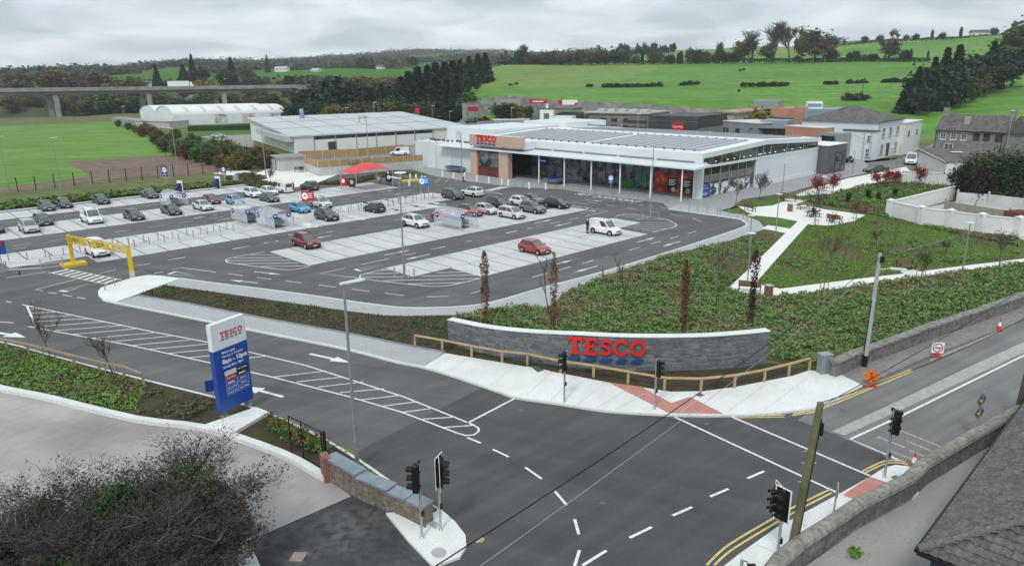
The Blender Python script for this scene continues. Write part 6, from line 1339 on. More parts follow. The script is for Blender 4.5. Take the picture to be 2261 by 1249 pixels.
shelter(z2(775,505),'clear barrel trolley shelter, left one of the middle pair',RZF,'trolley in the left shelter of the middle pair',4.8,2.4)
shelter(z2(1005,545),'clear barrel trolley shelter, right one of the middle pair',RZF,'trolley in the right shelter of the middle pair',5.0,2.5)
shelter(z3(805,545),'clear barrel trolley shelter in front of the red car',RZF,'trolley in the clear shelter before the red car',5.4,2.6,11,2)
trolleys(G(*sg(330,895),.1),RZF,13,3,'trolley lined up against the blank white store wall')
trolleys(G(*sg(1850,1075),.1),RZF,9,4,'trolley lined up under the glazed store canopy')
TP.location=G(*sg(520,880),.1); TP.rotation_euler=(0,0,RZF); TP['label']='single trolley at the end of the line by the salmon pier'; TP['group']='nested trolleys: store wall'
# red canopy of the click and collect point
CR=thing('collection_canopy','red tensile fabric canopy on steel posts over the collection point','canopy')
cc=[G(*zg(*q))for q in((810,415),(1048,455),(1610,385),(1360,335))]; ch=3.0
FAB=mat('red_fabric',(0.56,0.075,0.085),(0.62,0.10,0.11),0.6,0.7)
for p in cc:MB().tube([(p.x,p.y,0),(p.x,p.y,ch)],.08,8).build('post',ALU,CR)
b=MB(); n=10; grid=[]
for i in range(n+1):
 for j in range(n+1):
  s_,t_=i/n,j/n; p=(cc[0].lerp(cc[1],t_)).lerp(cc[3].lerp(cc[2],t_),s_); sag=1.55*(1-(2*s_-1)**2)**.8*(.35+.65*(1-(2*t_-1)**2))*.9; e=.25*((1-(2*s_-1)**2)*(2*t_-1)**2+(1-(2*t_-1)**2)*(2*s_-1)**2)
  c_=(cc[0]+cc[2])/2; q=c_+(p-c_)*1.06; grid.append((q.x,q.y,ch-.02+sag+e*.2))
b.v=grid
for i in range(n):
 for j in range(n):a=i*(n+1)+j; b.f.append((a,a+1,a+n+2,a+n+1)); b.m.append(0)
b.build('fabric_roof',FAB,CR,60)
for(x,y),c,l in(((840,370),SR,'red collection board with lettering under the red canopy, left'),((975,390),mat('plum_board',(0.14,0.02,0.035),rough=0.5),'plum collection board with white circle under the red canopy'),((1390,330),mat('pink_board',(0.45,0.2,0.2),rough=0.5),'pale collection board at the back of the red canopy'),((1550,310),mat('black_board',(0.02,0.02,0.022),rough=0.5),'black collection board with grey circle at the right canopy post')):
 g_=G(*zg(x,y)); t=thing('collection_board',l,'sign',g_,-.4,'collection point boards'); MB().box((0,0,.95),(1.3,.12,1.5)).build('panel',c,t);
 for s_ in(-.5,.5):MB().box((s_,0,.1),(.08,.2,.2)).build('foot',ALU,t)
 b=MB(); disc(b,(0,-.07,1.05),.38,(1,0,0),(0,0,1)); b.build('circle',WPAINT,t)
for k,(x,y)in enumerate(((1880,260),(1970,265),(2065,290),(2110,300),(1865,360),(1535,230),(1728,250))):
 g_=G(*zg(x,y)); bollard((g_.x,g_.y,.004),'stout white bollard round the yellow plinth beside the red canopy','white canopy bollards',BWm,'white_bollard')
g_=G(*zg(1930,285)); YP=tag(MB().box((g_.x,g_.y,.15),(4.2,1.4,.3),PHI-.5).build('yellow_plinth',YEL),'low yellow plinth beside the red canopy','plinth')
g_=G(*zg(1725,255)); t=thing('round_table_sign','white flat-topped stand right of the red canopy','stand',g_); MB().tube([(0,0,0),(0,0,1.2)],.2,10).build('leg',WPAINT,t); MB().lathe([(1.2,1.2),(1.2,1.3)],20).build('top',WPAINT,t)
b=MB()
for q in(((0,1075),(95,990)),((165,1060),(215,1005)),((0,1110),(150,1100)),((320,1045),(335,1015))):stripe(b,GP(Z(sg,*q)),.12,ZM)
b.build('hatched_marking',mat('worn_paint',(0.5,0.45,0.36),rough=0.8),ROAD)
# timber knee rails
def rail_fence(name,label,px,h,old=False):
 t=thing(name,label,'fence'); P_=[G(x,y,Z1)for x,y in px]; TM=mat('rail_timber',(0.42,0.30,0.155),(0.50,0.37,0.20),1.5,0.85,c3=(0.36,0.26,0.15),scale2=6)if not old else mat('old_rail',(.27,.215,.15),(.35,.29,.21),1.5,.9,c3=(.22,.18,.13),scale2=6)
 for p in P_:MB().box((p.x,p.y,Z1+h/2-.1),(.14,.10,h+.1),.3).build('post',TM,t)
 for a,b2 in zip(P_[:-1],P_[1:]):MB().bar((a.x,a.y,Z1+h+.03),(b2.x,b2.y,Z1+h+.03),.17,.09).build('rail',TM,t)
 return t
rail_fence('knee_rail_fence','low new timber rail fence below the dark sign wall',Z(pw,(-95,350),(75,380),(258,418),(448,452),(605,468),(812,515),(1018,545),(1233,585),(1460,625),(1688,630),(1897,608),(2083,573),(2235,535))+[pt(300,612)],.78)
rail_fence('knee_rail_fence','low weathered timber rail fence along the left roadside bed',Z(p1,(-170,620),(50,665),(200,695),(517,778),(690,822),(860,855),(993,908)),.75,True)
# curved dark sign wall
SWL=mat('dark_slate_stone',(0.075,0.085,0.10),(0.125,0.14,0.16),1.5,0.75,c3=(0.17,0.185,0.205),scale2=6,bump=0.4,bscale=14)
base=[G(*pw(*q),Z1)for q in((115,330),(350,400),(600,447),(900,483),(1180,500),(1440,504),(1700,499),(1920,483),(2100,463))]
SW=thing('sign_wall','curved dark slate wall with pale coping carrying red TESCO letters','sign wall')
cv=smooth(base,8); clen=[0.0]
for a,b2 in zip(cv[:-1],cv[1:]):clen.append(clen[-1]+(b2-a).length)
CLT=clen[-1]
def on_wall(s):
 s=min(max(s,0),CLT-1e-4)
 for i in range(len(cv)-1):
  if s<=clen[i+1]:f_=(s-clen[i])/(clen[i+1]-clen[i]); d_=(cv[i+1]-cv[i]).normalized(); return cv[i].lerp(cv[i+1],f_),d_
WHH=lambda s:1.72+.55*min(1,s/(CLT*.45))
b=MB(); rngw=random.Random(3)
for i in range(len(cv)-1):
 (p,d0),(q,d1)=on_wall(clen[i]),on_wall(clen[i+1]); n0=Vector((-d0.y,d0.x,0))*.45; n1=Vector((-d1.y,d1.x,0))*.45; h0,h1_=WHH(clen[i]),WHH(clen[i+1])
 b.add([(p.x,p.y,0),(q.x,q.y,0),(q.x,q.y,Z1+h1_),(p.x,p.y,Z1+h0),(p.x+n0.x,p.y+n0.y,0),(q.x+n1.x,q.y+n1.y,0),(q.x+n1.x,q.y+n1.y,Z1+h1_),(p.x+n0.x,p.y+n0.y,Z1+h0)],((0,1,2,3),(5,4,7,6),(3,2,6,7),(0,3,7,4),(1,5,6,2)))
b.build('core',mat('dark_joint',(0.05,0.055,0.062),rough=0.9),SW)
stones=[]
z_=Z1+.01
course=0
while z_<Z1+2.3:
 hh_=.065+rngw.random()*.04; s_=-rngw.random()*.3
 while s_<CLT-.05:
  w_=.3+rngw.random()*.5; s1_=min(s_+w_,CLT-.01); s0_=max(s_,0)
  if z_+hh_<Z1+WHH((s0_+s1_)/2)-.01 and s1_-s0_>.05:stones.append((s0_+.008,s1_-.008,z_+.006,z_+hh_-.006,.012+rngw.random()*.045))
  s_+=w_
 z_+=hh_
def stone_mesh(b,st):
 s0_,s1_,z0,z1_,pr_=st; (p,d0),(q,d1)=on_wall(s0_),on_wall(s1_); n0=Vector((d0.y,-d0.x,0))*pr_; n1=Vector((d1.y,-d1.x,0))*pr_; i0,i1=n0*-.3/pr_*.05,n1*-.3/pr_*.05
 b.add([(p.x+n0.x,p.y+n0.y,z0),(q.x+n1.x,q.y+n1.y,z0),(q.x+n1.x,q.y+n1.y,z1_),(p.x+n0.x,p.y+n0.y,z1_),(p.x+i0.x,p.y+i0.y,z0),(q.x+i1.x,q.y+i1.y,z0),(q.x+i1.x,q.y+i1.y,z1_),(p.x+i0.x,p.y+i0.y,z1_)],((0,1,2,3),(3,2,6,7),(0,3,7,4),(1,5,6,2),(4,5,1,0)))
STV=[mat('slate_stone_%d'%k,c,tuple(x*1.35 for x in c),3,.7,bump=.3,bscale=20)for k,c in enumerate(((.125,.135,.148),(.145,.156,.17),(.11,.118,.13),(.175,.186,.2)))]
stones.sort(key=lambda st:-(st[1]-st[0])*(st[3]-st[2]))
for st in stones[:290]:q=MB(); stone_mesh(q,st); q.build('stone',rngw.choice(STV),SW)
b=MB()
for st in stones[290:]:
 k0=len(b.f); stone_mesh(b,st); b.m[k0:]=[rngw.choice((0,0,1,1,2,3))]*(len(b.f)-k0)
tag(b.build('stone_facing',STV,SW),kind='stuff')
b=MB()
for i in range(len(cv)-1):
 (p,d0),(q,d1)=on_wall(clen[i]),on_wall(clen[i+1]); n0=Vector((-d0.y,d0.x,0)); n1=Vector((-d1.y,d1.x,0)); h0,h1_=Z1+WHH(clen[i])+.004,Z1+WHH(clen[i+1])+.004
 A=[p-n0*.08,q-n1*.08,q+n1*.53,p+n0*.53]; hs_=[h0,h1_,h1_,h0]
 b.add([(a.x,a.y,h)for a,h in zip(A,hs_)]+[(a.x,a.y,h+.065)for a,h in zip(A,hs_)],((4,5,6,7),(0,1,5,4),(2,3,7,6),(1,2,6,5),(3,0,4,7)))
b.build('coping',CONC,SW)
def s_at(px):
 g_=ray(*px); return min(np.linspace(0,CLT,300),key=lambda s:abs(on_wall(s)[0].x/on_wall(s)[0].y-g_.x/g_.y))
sA,sB=s_at(pw(862,400)),s_at(pw(1345,400))
def wcurve(s):
 p,d=on_wall(sA+s); n=Vector((d.y,-d.x,0)); return p+n*.12+Vector((0,0,1.05)),d
tesco(SW,(0,0,0),(1,0,0),(0,0,1),sB-sA,.12,curve=wcurve)
# blue totem
tb0,tb1=G(487,934),G(558,898); TF=Fac(tb0,tb1); TT=thing('totem_sign','tall white and blue TESCO totem with opening hours by the entrance','sign')
pd_=[G(*p2(*q),.3)for q in((1450,245),(1815,120),(1905,155),(1640,310))]; MB().prism(pd_,-.05,.3).build('plinth',CONC,TT)
dirn=TF.d; ctr=(tb0+tb1)/2
TB=mat('totem_blue',(0.008,0.055,0.30),(0.010,0.062,0.32),.8,.3,spec=.5)
TW_=mat('totem_white',(0.70,0.72,0.73),rough=.35)
L_=TF.L; HTt=5.72
TF.box(MB(),0,L_,.62,4.22,.16,-.16).build('blue_panel',TB,TT); TF.box(MB(),0,L_,4.225,HTt,.16,-.16).build('white_panel',TW_,TT)
for s_ in(.14,.86):b=MB(); TF.box(b,L_*s_-.07,L_*s_+.07,.3,.61,.07,-.07); TF.box(b,L_*s_-.2,L_*s_+.2,.305,.33,.2,-.2); b.build('foot',mat('foot_steel',(.2,.2,.2),rough=.5),TT)
Zv=Vector((0,0,1)); fp=lambda s,z,o=.165:TF.P(L_*s,z,o)
tesco(TT,fp(.24,4.83),dirn,Zv,L_*.66,.012,mat('totem_red',(.5,.012,.03),rough=.4),NAVY)
for s_,z,sz,wd,bo in(("We're open",3.98,.2,.40,.004),('Monday to Saturday',3.76,.2,.62,0),('8am - 10pm',3.45,.36,.74,.012),('Sunday 8am - 8pm',3.14,.2,.60,.003)):
 place_text(s_,sz,fp(.22,z,.17),dirn,Zv,WPAINT,TT,'lettering',.002,bo,'LEFT',wid=L_*wd)
cells=[(0,0,(.6,.62,.64),None),(0,1,(.45,.02,.04),'Click+Collect'),(0,2,None,'-'),(0,3,None,'Beer & Wine'),(0,4,None,'Fruit & Veg'),(1,0,(.015,.015,.016),'F&F Clothing'),(1,1,(.035,.028,.022),'-'),(1,2,None,'Bakery'),(1,3,None,'Flowers'),(1,4,None,'Health & Wellbeing')]
for cx_,cy_,c,tx in cells:
 s0_,s1_=.24+cx_*.35,.24+cx_*.35+.34; z1_=2.88-cy_*.29; z0=z1_-.27
 if c:P_=TF.box(MB(),L_*s0_,L_*s1_,z0,z1_,.161,.175).build('panel_cell',mat('cell_%d%d'%(cx_,cy_),c,rough=.4),TT)
 else:
  b=MB()
  for q in((s0_,s1_,z0,z0+.015),(s0_,s1_,z1_-.015,z1_),(s0_,s0_+.008,z0+.015,z1_-.015),(s1_-.008,s1_,z0+.015,z1_-.015)):TF.box(b,L_*q[0],L_*q[1],q[2],q[3],.161,.168)
  P_=b.build('panel_frame',mat('frame_paleblue',(.35,.42,.6),rough=.5),TT)
 if tx=='-':TF.box(MB(),L_*(s0_+.05),L_*(s1_-.09),z0+.10,z1_-.10,.176,.18).build('lettering',WPAINT,P_)
 elif tx:place_text(tx,.12,fp((s0_+s1_)/2,(z0+z1_)/2,.178),dirn,Zv,WPAINT,P_,'lettering',.001,.002,wid=L_*(s1_-s0_)*(.8 if len(tx)>8 else .55))
 # small blue sign behind it
g_=G(472,888); t=thing('keep_left_sign','small blue sign peeping out behind the totem','sign',g_,.5); MB().tube([(0,0,0),(0,0,1.4)],.03,6).build('post',ALU,t); MB().box((0,-.04,1.1),(.7,.03,.7)).build('panel',BLUE,t)
# black gate with side post, brown stone wall with blue-grey coping
GT=thing('metal_gate','open black metal frame gate at the end of the brown stone wall','gate'); ga,gb_=G(645,1003),G(722,1040); gh=2.15
for p,h in((ga,gh),(ga.lerp(gb_,.35),gh*.97),(ga.lerp(gb_,.92),gh*.95)):MB().tube([(p.x,p.y,.05),(p.x,p.y,h)],.035,6).build('bar',BLACK,GT)
for z_ in(.12,gh):a,b2=ga,ga.lerp(gb_,.92); MB().bar((a.x,a.y,z_),(b2.x,b2.y,z_ if z_<1 else gh*.96),.05,.05).build('rail',BLACK,GT)
MB().tube([(gb_.x,gb_.y,0),(gb_.x,gb_.y,gh)],.085,10).build('gate_post',BLACK,GT)
BS=mat('brown_rubble',(.19,.16,.13),(.29,.25,.205),2.2,.95,c3=(.13,.11,.09),scale2=5,bump=.6,bscale=7); BCP=mat('blue_grey_coping',(.19,.225,.265),(.25,.285,.325),2,.8,bump=.3,bscale=9)
wp=[Vector((*G(*q).xy,0))for q in((722,1058),(790,1100),(860,1130),(940,1166))]
RWL=thing('rubble_wall','short brown rubble wall with blue-grey coping beside the traffic island','wall'); hts=[1.35,1.25,1.15,1.05]
wps=wp
rr=random.Random(5)
for i in range(3):
 a,b2=wps[i],wps[i+1]; f_=Fac(a,b2); nseg=max(1,int(f_.L/.9));
 f_.box(MB(),0,f_.L,0,min(hts[i],hts[i+1])-.12,0,-.5).build('wall_body',BS,RWL)
 b=MB(); zc_=.03
 while zc_<min(hts[i],hts[i+1])-.16:
  h_=.09+rr.random()*.08; s_=0.0
  while s_<f_.L:w_=.18+rr.random()*.35; f_.box(b,s_+.01,min(s_+w_-.012,f_.L),zc_,zc_+h_-.015,-.02,.015+rr.random()*.035); s_+=w_
  zc_+=h_
 tag(b.build('stone_facing',BS,RWL),kind='stuff')
 for k in range(nseg):f_.box(MB(),f_.L*k/nseg+.015,f_.L*(k+1)/nseg-.015,min(hts[i],hts[i+1])-.11,min(hts[i],hts[i+1])-.01+rr.random()*.03,.1,-.6).build('coping_stone',BCP,RWL)
MB().box((*wp[0].xy,.65),(.35,.7,1.3),.5).build('red_brick_end',mat('red_brick_end',(.22,.10,.08),(.28,.14,.11),4,.9),RWL)
# traffic signals
SIGB=mat('signal_black',(.010,.010,.011),rough=.5)
def signal(px,label,rz,h=3.4,heads=((0,0,1),),white=None,hz=None):
 g_=G(*px,Z1); t=thing('traffic_signal',label,'traffic light',g_,0)
 MB().tube([(0,0,0),(0,0,h)],.058,10).build('pole',ALU,t); MB().lathe([(.09,0),(.09,.04),(.06,.07)],10).build('pole_collar',ALU,t); MB().tube([(0,0,h),(0,0,h+.03)],.065,10).build('pole_cap',SIGB,t)
 for off,yaw,sc in heads:
  a=rz+yaw; H_=thing_part=bpy.data.objects.new('signal_head',None); COL.objects.link(H_); H_.parent=t; H_.location=(math.cos(a+math.pi/2)*off,math.sin(a+math.pi/2)*off,h-.62+(hz or 0)); H_.rotation_euler=(0,0,a); H_.scale=(sc,)*3
  me=MB().box((.06,0,.0),(.20,.34,1.12)).mesh('housing',SIGB); obj('housing',me,H_)
  if white:
   b=MB()
   for y,z_,w_,hh_ in((-.30,0,.05,1.36),(.30,0,.05,1.36),(0,.66,.55,.05),(0,-.66,.55,.05)):b.box((.03,y,z_),(.02,w_,hh_))
   obj('white_border',b.mesh('white_border',WPAINT),H_); obj('backing_board',MB().box((.028,0,0),(.015,.6,1.32)).mesh('backing_board',SIGB),H_)
  for k in range(3):
   z_=.36-k*.36; b=MB(); n=9
   for i in range(n):
    a0,a1=-.35+math.pi*1.22*i/n,-.35+math.pi*1.22*(i+1)/n; r_=.14
    b.quad((.16,r_*math.cos(a0),z_+r_*math.sin(a0)),(.16,r_*math.cos(a1),z_+r_*math.sin(a1)),(.42,r_*.95*math.cos(a1),z_-.03+r_*math.sin(a1)),(.42,r_*.95*math.cos(a0),z_-.03+r_*math.sin(a0)))
   obj('visor',b.mesh('visor',SIGB),H_); b=MB(); disc(b,(.165,0,z_),.12,(0,1,0),(0,0,1),12); obj('lens',b.mesh('lens',mat('dark_lens',(.02,.02,.02),rough=.15,spec=.8)),H_)
  obj('bracket',MB().box((-.06,0,.3),(.1,.1,.06)).box((-.06,0,-.3),(.1,.1,.06)).mesh('bracket',SIGB),H_)
 MB().box((0,.1,h-.05),(.1,.2,.14)).build('sensor',SIGB,t); MB().box((.07,0,1.15),(.1,.12,.22)).build('push_button',SIGB,t)
 return t
DG=math.radians
signal((1246,887),'traffic signal on the pale footway left of the red tactile paving',DG(185),3.25,((.22,0,1),))
signal((1445,903),'traffic signal standing at the red tactile paving by the sign wall',DG(15),3.15,((-.18,0,.85),))
signal((932,1186),'left of two traffic signals on the small pale island, facing away',DG(165),3.45,((.16,0,1.05),))
signal((973,1169),'right of two traffic signals on the pale island with white-edged board',DG(-20),3.4,((0,0,1.05),(-.25,.5,1.0)),True)
signal((1953,1052),'traffic signal pair on the far right footway by the cone',DG(40),3.45,((-.12,0,1.05),(.3,2.6,.8)))
signal((1714,1250),'white-edged traffic signal in the lower right foreground',DG(215),3.35,((.0,0,1.05),(-.3,-.5,1.0)),True)
g_=G(1634,1285,Z1); t=thing('traffic_signal','top of a grey signal pole at the bottom edge','traffic light',g_); MB().tube([(0,0,0),(0,0,1.0)],.06,10).build('pole',ALU,t); MB().tube([(.05,0,.95),(.2,0,.9),(.35,.05,.6)],.02,6).build('cable',BLACK,t); MB().box((.42,.05,.5),(.3,.3,.35)).build('box',SIGB,t)
# poles and wires
TIMP=mat('mossy_timber',(.13,.12,.075),(.19,.165,.10),2.5,.95,c3=(.10,.115,.04),scale2=.9,bump=.4,bscale=12,coord='obj')
def pole_lean(b_,tp,z0=0.0):
 g_=G(*b_,z0); h=HT(b_,tp,z0); d=ray(*tp); k=(h+z0-CAMZ)/d.z; return g_,Vector((k*d.x,k*d.y,h+z0))
tb,tt_=G(1746,1222,Z1),None
d_=ray(1803,892); k_=(6.7-CAMZ)/d_.z; tt_=Vector((k_*d_.x,k_*d_.y,6.7)); tt_=Vector((tb.x+.55,tb.y+.15,6.55))
UP=thing('telegraph_pole','leaning mossy timber telegraph pole on the lower right footway','utility pole'); MB().tube([tb,tt_],[.17,.125],10).build('pole',TIMP,UP,40); MB().box((tt_.x+.12,tt_.y-.05,5.5),(.1,.16,.5)).build('junction_box',BLACK,UP)
for z_ in(4.0,4.5,3.2):p=tb.lerp(tt_,z_/6.5); MB().bar(p-Vector((.28,0,0)),p+Vector((.28,0,0)),.03,.03).build('step_iron',ALU,UP)
MB().tube([tb.lerp(tt_,.1)+Vector((.16,-.05,0)),tb.lerp(tt_,.9)+Vector((.14,-.05,0))],.025,6).build('cable_guard',BLACK,UP)
cb_=G(1908,808,Z1); CP=thing('concrete_pole','grey pole with street light arm behind the roadside stone wall','utility pole')
ct=Vector((cb_.x+.12,cb_.y+.1,7.6)); MB().tube([cb_,ct],[.17,.11],10).build('pole',mat('pole_pale',(.33,.345,.36),(.40,.415,.43),2,.7,coord='obj'),CP,40); MB().tube([cb_,cb_.lerp(ct,.1)],.176,10).build('black_base',BLACK,CP)
a0=cb_.lerp(ct,.86); MB().tube([a0,a0+Vector((.6,-.3,.15))],.03,6).build('arm',ALU,CP); MB().box(a0+Vector((1.0,-.5,.16)),(.9,.26,.1),-.45).build('lamp_head',LENS,CP); MB().box(cb_.lerp(ct,.95)+Vector((.1,-.1,0)),(.25,.25,.4)).build('bracket',BLACK,CP)
MB().tube([cb_+Vector((-.17,-.05,.3)),cb_.lerp(ct,.6)+Vector((-.15,-.05,0))],.03,6).build('cable_guard',BLACK,CP)
rb=G(2240,935); RP=thing('telegraph_pole','dark timber pole cut by the right edge of the picture','utility pole'); MB().tube([rb,rb+Vector((.35,0,7.5))],[.16,.12],10).build('pole',mat('dark_timber',(.07,.06,.05),(.10,.085,.07),2,.95),RP)
def wire(name,label,a,b2,sag,r,m):
 P_=[]
 for k in range(25):t_=k/24; p=Vector(a).lerp(Vector(b2),t_); p.z-=sag*4*t_*(1-t_); P_.append(p)
 return tag(MB().tube(P_,r,5).build(name,m),label,'wire')
WBL=mat('wire_black',(.012,.012,.013),rough=.6); WGR=mat('wire_grey',(.30,.31,.31),rough=.5)
dn=Vector((ct.x,ct.y,7.3))
wire('overhead_wire','black cable sagging from the grey pole down across the junction',dn,DP(880,1300,15.0),.5,.02,WBL)
wire('overhead_wire','pale thin cable running beside the black one across the junction',dn+Vector((.05,.0,-.35)),DP(985,1302,15.0),.35,.010,WGR)
wire('overhead_wire','cable from the mossy pole to the right edge pole',tt_,rb+Vector((.34,0,6.6)),.35,.018,WBL)
wire('overhead_wire','cable from the mossy pole rising along the main road',tt_+Vector((0,0,-.15)),Vector((48,56,7.0)),.6,.016,WBL)
wire('overhead_wire','thin cable from the grey pole towards the walled yard',dn,Vector((62,74,7.5)),.4,.010,WGR)
# signs along the road
g_=G(1834,1172,Z1); t=thing('road_sign','round sign on a post seen from behind by the double yellow lines','sign',g_); MB().tube([(0,0,0),(.06,0,2.25)],.04,8).build('post',ALU,t); MB().lathe([(.32,0),(.32,.025)],18).xform(Matrix.Translation((.05,.02,1.95))@Matrix.Rotation(1.25,4,'Z')@Matrix.Rotation(math.pi/2,4,'X')).build('disc',mat('sign_back',(.30,.31,.32),rough=.5,metal=.4),t)
g_=G(2149,972,Z1); t=thing('road_sign','two grey diamond sign backs on one post beside the stone wall','sign',g_); MB().tube([(0,0,0),(.12,0,2.75)],.04,8).build('post',ALU,t)
for z_ in(1.55,2.25):
 b=MB(); b.prism([(-.42,0),(0,-.42),(.42,0),(0,.42)],0,.02); b.xform(Matrix.Translation((.08,.05,z_))@Matrix.Rotation(.5,4,'Z')@Matrix.Rotation(math.pi/2,4,'X')).build('diamond',mat('sign_back2',(.11,.12,.135),rough=.5),t); MB().box((-.05,-.06,z_),(.2,.02,.12)).build('maker_plate',mat('tag_yellow',(.5,.42,.12),rough=.5),t)
def cone(px,label,h=.75):
 g_=G(*px,.01); t=thing('traffic_cone',label,'traffic cone',g_,.4,'traffic cones'); OR=mat('cone_red',(.62,.05,.03),rough=.5)
 MB().box((0,0,.025),(.42,.42,.05)).build('base',mat('cone_base',(.16,.13,.12),rough=.8),t); MB().lathe([(.17,.05),(.12,h*.42)],14).build('lower_cone',OR,t,40); MB().lathe([(.12,h*.42),(.075,h*.72)],14).build('white_band',WPAINT,t,40); MB().lathe([(.075,h*.72),(.025,h)],14).build('tip',OR,t,40)
cone(pt(1752,312),'red and white cone on the far kerb of the main road',.95); cone((2016,1036),'red and white cone on the near right footway by the wall',.95)
ORG=mat('works_orange',(.72,.17,.015),rough=.5); SFT=mat('sign_foot_red',(.45,.06,.05),rough=.6)
g_=G(*pt(768,735),.01); t=thing('roadworks_sign','orange diamond men-at-work sign on a red base','sign',g_,-.25); t.scale=(.88,)*3; MB().box((0,0,.05),(.75,.45,.1)).build('base',SFT,t); b=MB(); b.prism([(-.58,0),(0,-.58),(.58,0),(0,.58)],0,.03); b.xform(Matrix.Translation((0,0,.72))@Matrix.Rotation(math.pi/2,4,'X')@Matrix.Rotation(.25,4,'Z')); P_=b.build('panel',ORG,t)
b=MB(); disc(b,(-.02,-.035,.95),.07,(1,0,0),(0,0,1),8); b.bar((-.02,-.04,.86),(.0,-.04,.62),.12,.012); b.bar((0,-.04,.62),(-.13,-.04,.42),.06,.012); b.bar((0,-.04,.62),(.12,-.04,.44),.06,.012); b.bar((0,-.04,.8),(.22,-.04,.58),.05,.012); b.bar((.1,-.041,.44),(.3,-.041,.40),.09,.01); b.build('pictogram',BLACK,P_)
g_=G(*pt(1275,515),.01); t=thing('no_overtaking_sign','white square sign with red circle and bar on a red base','sign',g_,-.2); t.scale=(.88,)*3; MB().box((0,0,.06),(.7,.45,.12)).build('base',SFT,t); P_=MB().box((0,0,.78),(.85,.03,.85)).build('panel',WPAINT,t); b=MB()
for i in range(20):a0_,a1_=2*math.pi*i/20,2*math.pi*(i+1)/20; b.quad((.36*math.cos(a0_),-.02,.78+.36*math.sin(a0_)),(.36*math.cos(a1_),-.02,.78+.36*math.sin(a1_)),(.29*math.cos(a1_),-.02,.78+.29*math.sin(a1_)),(.29*math.cos(a0_),-.02,.78+.29*math.sin(a0_)))
b.bar((-.18,-.025,1.02),(.2,-.025,.52),.06,.01); b.build('red_circle',SR,P_); b=MB(); b.box((-.13,-.03,.78),(.2,.01,.07)); b.box((.14,-.03,.78),(.2,.01,.07)); b.build('car_pictograms',BLACK,P_)
MB().box((0,0,.25),(.2,.2,.3)).build('stem',SFT,t)
g_=G(1818,822,Z1); t=thing('utility_cabinet','grey roadside control cabinet at the end of the stone wall','cabinet',g_,.25); MB().box((0,0,.62),(.72,.5,1.24)).build('box',mat('cabinet_bluegrey',(.22,.26,.29),rough=.5),t); MB().box((0,0,1.27),(.8,.58,.06)).build('lid',mat('cabinet_bluegrey2',(.27,.31,.34),rough=.5),t); MB().box((0,-.255,.62),(.02,.01,1.1)).build('door_seam',BLACK,t)
# roadside stone walls
OSW=mat('old_rubble',(.085,.08,.07),(.17,.16,.14),2.0,.95,c3=(.24,.23,.21),scale2=6,bump=.7,bscale=6); OSC=mat('old_coping',(.21,.205,.18),(.31,.30,.27),1.5,.95,c3=(.13,.125,.11),scale2=4,bump=.5,bscale=8)
def rubble(name,label,pts,h,th,m,cm,n=1.1,rounded=False,z0=0.0):
 t=thing(name,label,'wall'); r_=random.Random(11)
 for a,b2 in zip(pts[:-1],pts[1:]):
  f_=Fac(a,b2); f_.box(MB(),-.01,f_.L+.01,z0,z0+h,0,-th).build('wall_body',m,t)
  k=max(1,int(f_.L/n));
  for i in range(k):
   t0,t1=f_.L*i/k+.01,f_.L*(i+1)/k-.01; hz_=r_.random()*.05
   if rounded:
    q=MB(); N=6; o=len(q.v)
    for tt2 in(t0,t1):
     for j in range(N+1):a_=math.pi*j/N; q.v.append(tuple(f_.P(tt2,z0+h-.02+(.26+hz_)*math.sin(a_),-th/2+(th/2+.07)*math.cos(a_))))
    for j in range(N):q.f.append((j,j+1,N+1+j+1,N+1+j)); q.m.append(0)
    q.f.append(tuple(range(N+1))); q.m.append(0); q.f.append(tuple(range(N+1,2*N+2))[::-1]); q.m.append(0)
   else:q=MB(); f_.box(q,t0,t1,z0+h+.004,z0+h+.13+hz_,.07+r_.random()*.03,-th-.07)
   q.build('coping_stone',cm,t)
 return t
rubble('stone_wall','old rubble stone wall between the main road footway and the park',GP([(1846,832),(1905,806),(2050,752),(2250,681),(2480,597)],Z1),1.0,.45,OSW,OSC,1.3,False,0)
rubble('stone_wall','old round-topped stone wall between the lower footway and yard',[Vector((p.x,p.y,0))for p in GP([(1690,1300),(1735,1236),(1776,1200),(1836,1162),(1904,1115),(2020,1056),(2052,1024),(2140,972),(2240,915),(2420,812)],1.1)],.95,.5,mat('grey_rubble',(.16,.155,.145),(.25,.245,.23),1.8,.95,c3=(.10,.10,.095),scale2=5,bump=.7,bscale=6),mat('grey_coping',(.24,.225,.20),(.33,.31,.28),1.2,.95,c3=(.17,.165,.15),scale2=4,bump=.4,bscale=8),1.6,True)
# ---- tiled house roof in the lower right corner
RT=[mat('roof_tile_%d'%k,c,tuple(v*1.4 for v in c),5,.85,bump=.3,bscale=30,c3=tuple(v*1.9 for v in c),scale2=9)for k,c in enumerate(((.080,.078,.077),(.092,.089,.087),(.072,.070,.070)))]
TR=thing('tiled_house','dark concrete-tiled hipped roof of a house in the lower right corner','house')
ez=2.75
e0=G(2027,1214,ez); e1=G(2252,905,ez); e2_=G(2215,1262,ez)
dA=(e1-e0).normalized(); nA=Vector((dA.y,-dA.x,0)); LA=(e1-e0).length+6
dB=Vector((dA.y,-dA.x,0))
pitch=math.radians(24); WID=9.0
def planeA(s,u):return e0+dA*s+nA*(u*math.cos(pitch))+Vector((0,0,u*math.sin(pitch)))
def planeB(s,u):return e0+dB*s+dA*(u*math.cos(pitch))+Vector((0,0,u*math.sin(pitch)))
TWd,THt=.30,.345
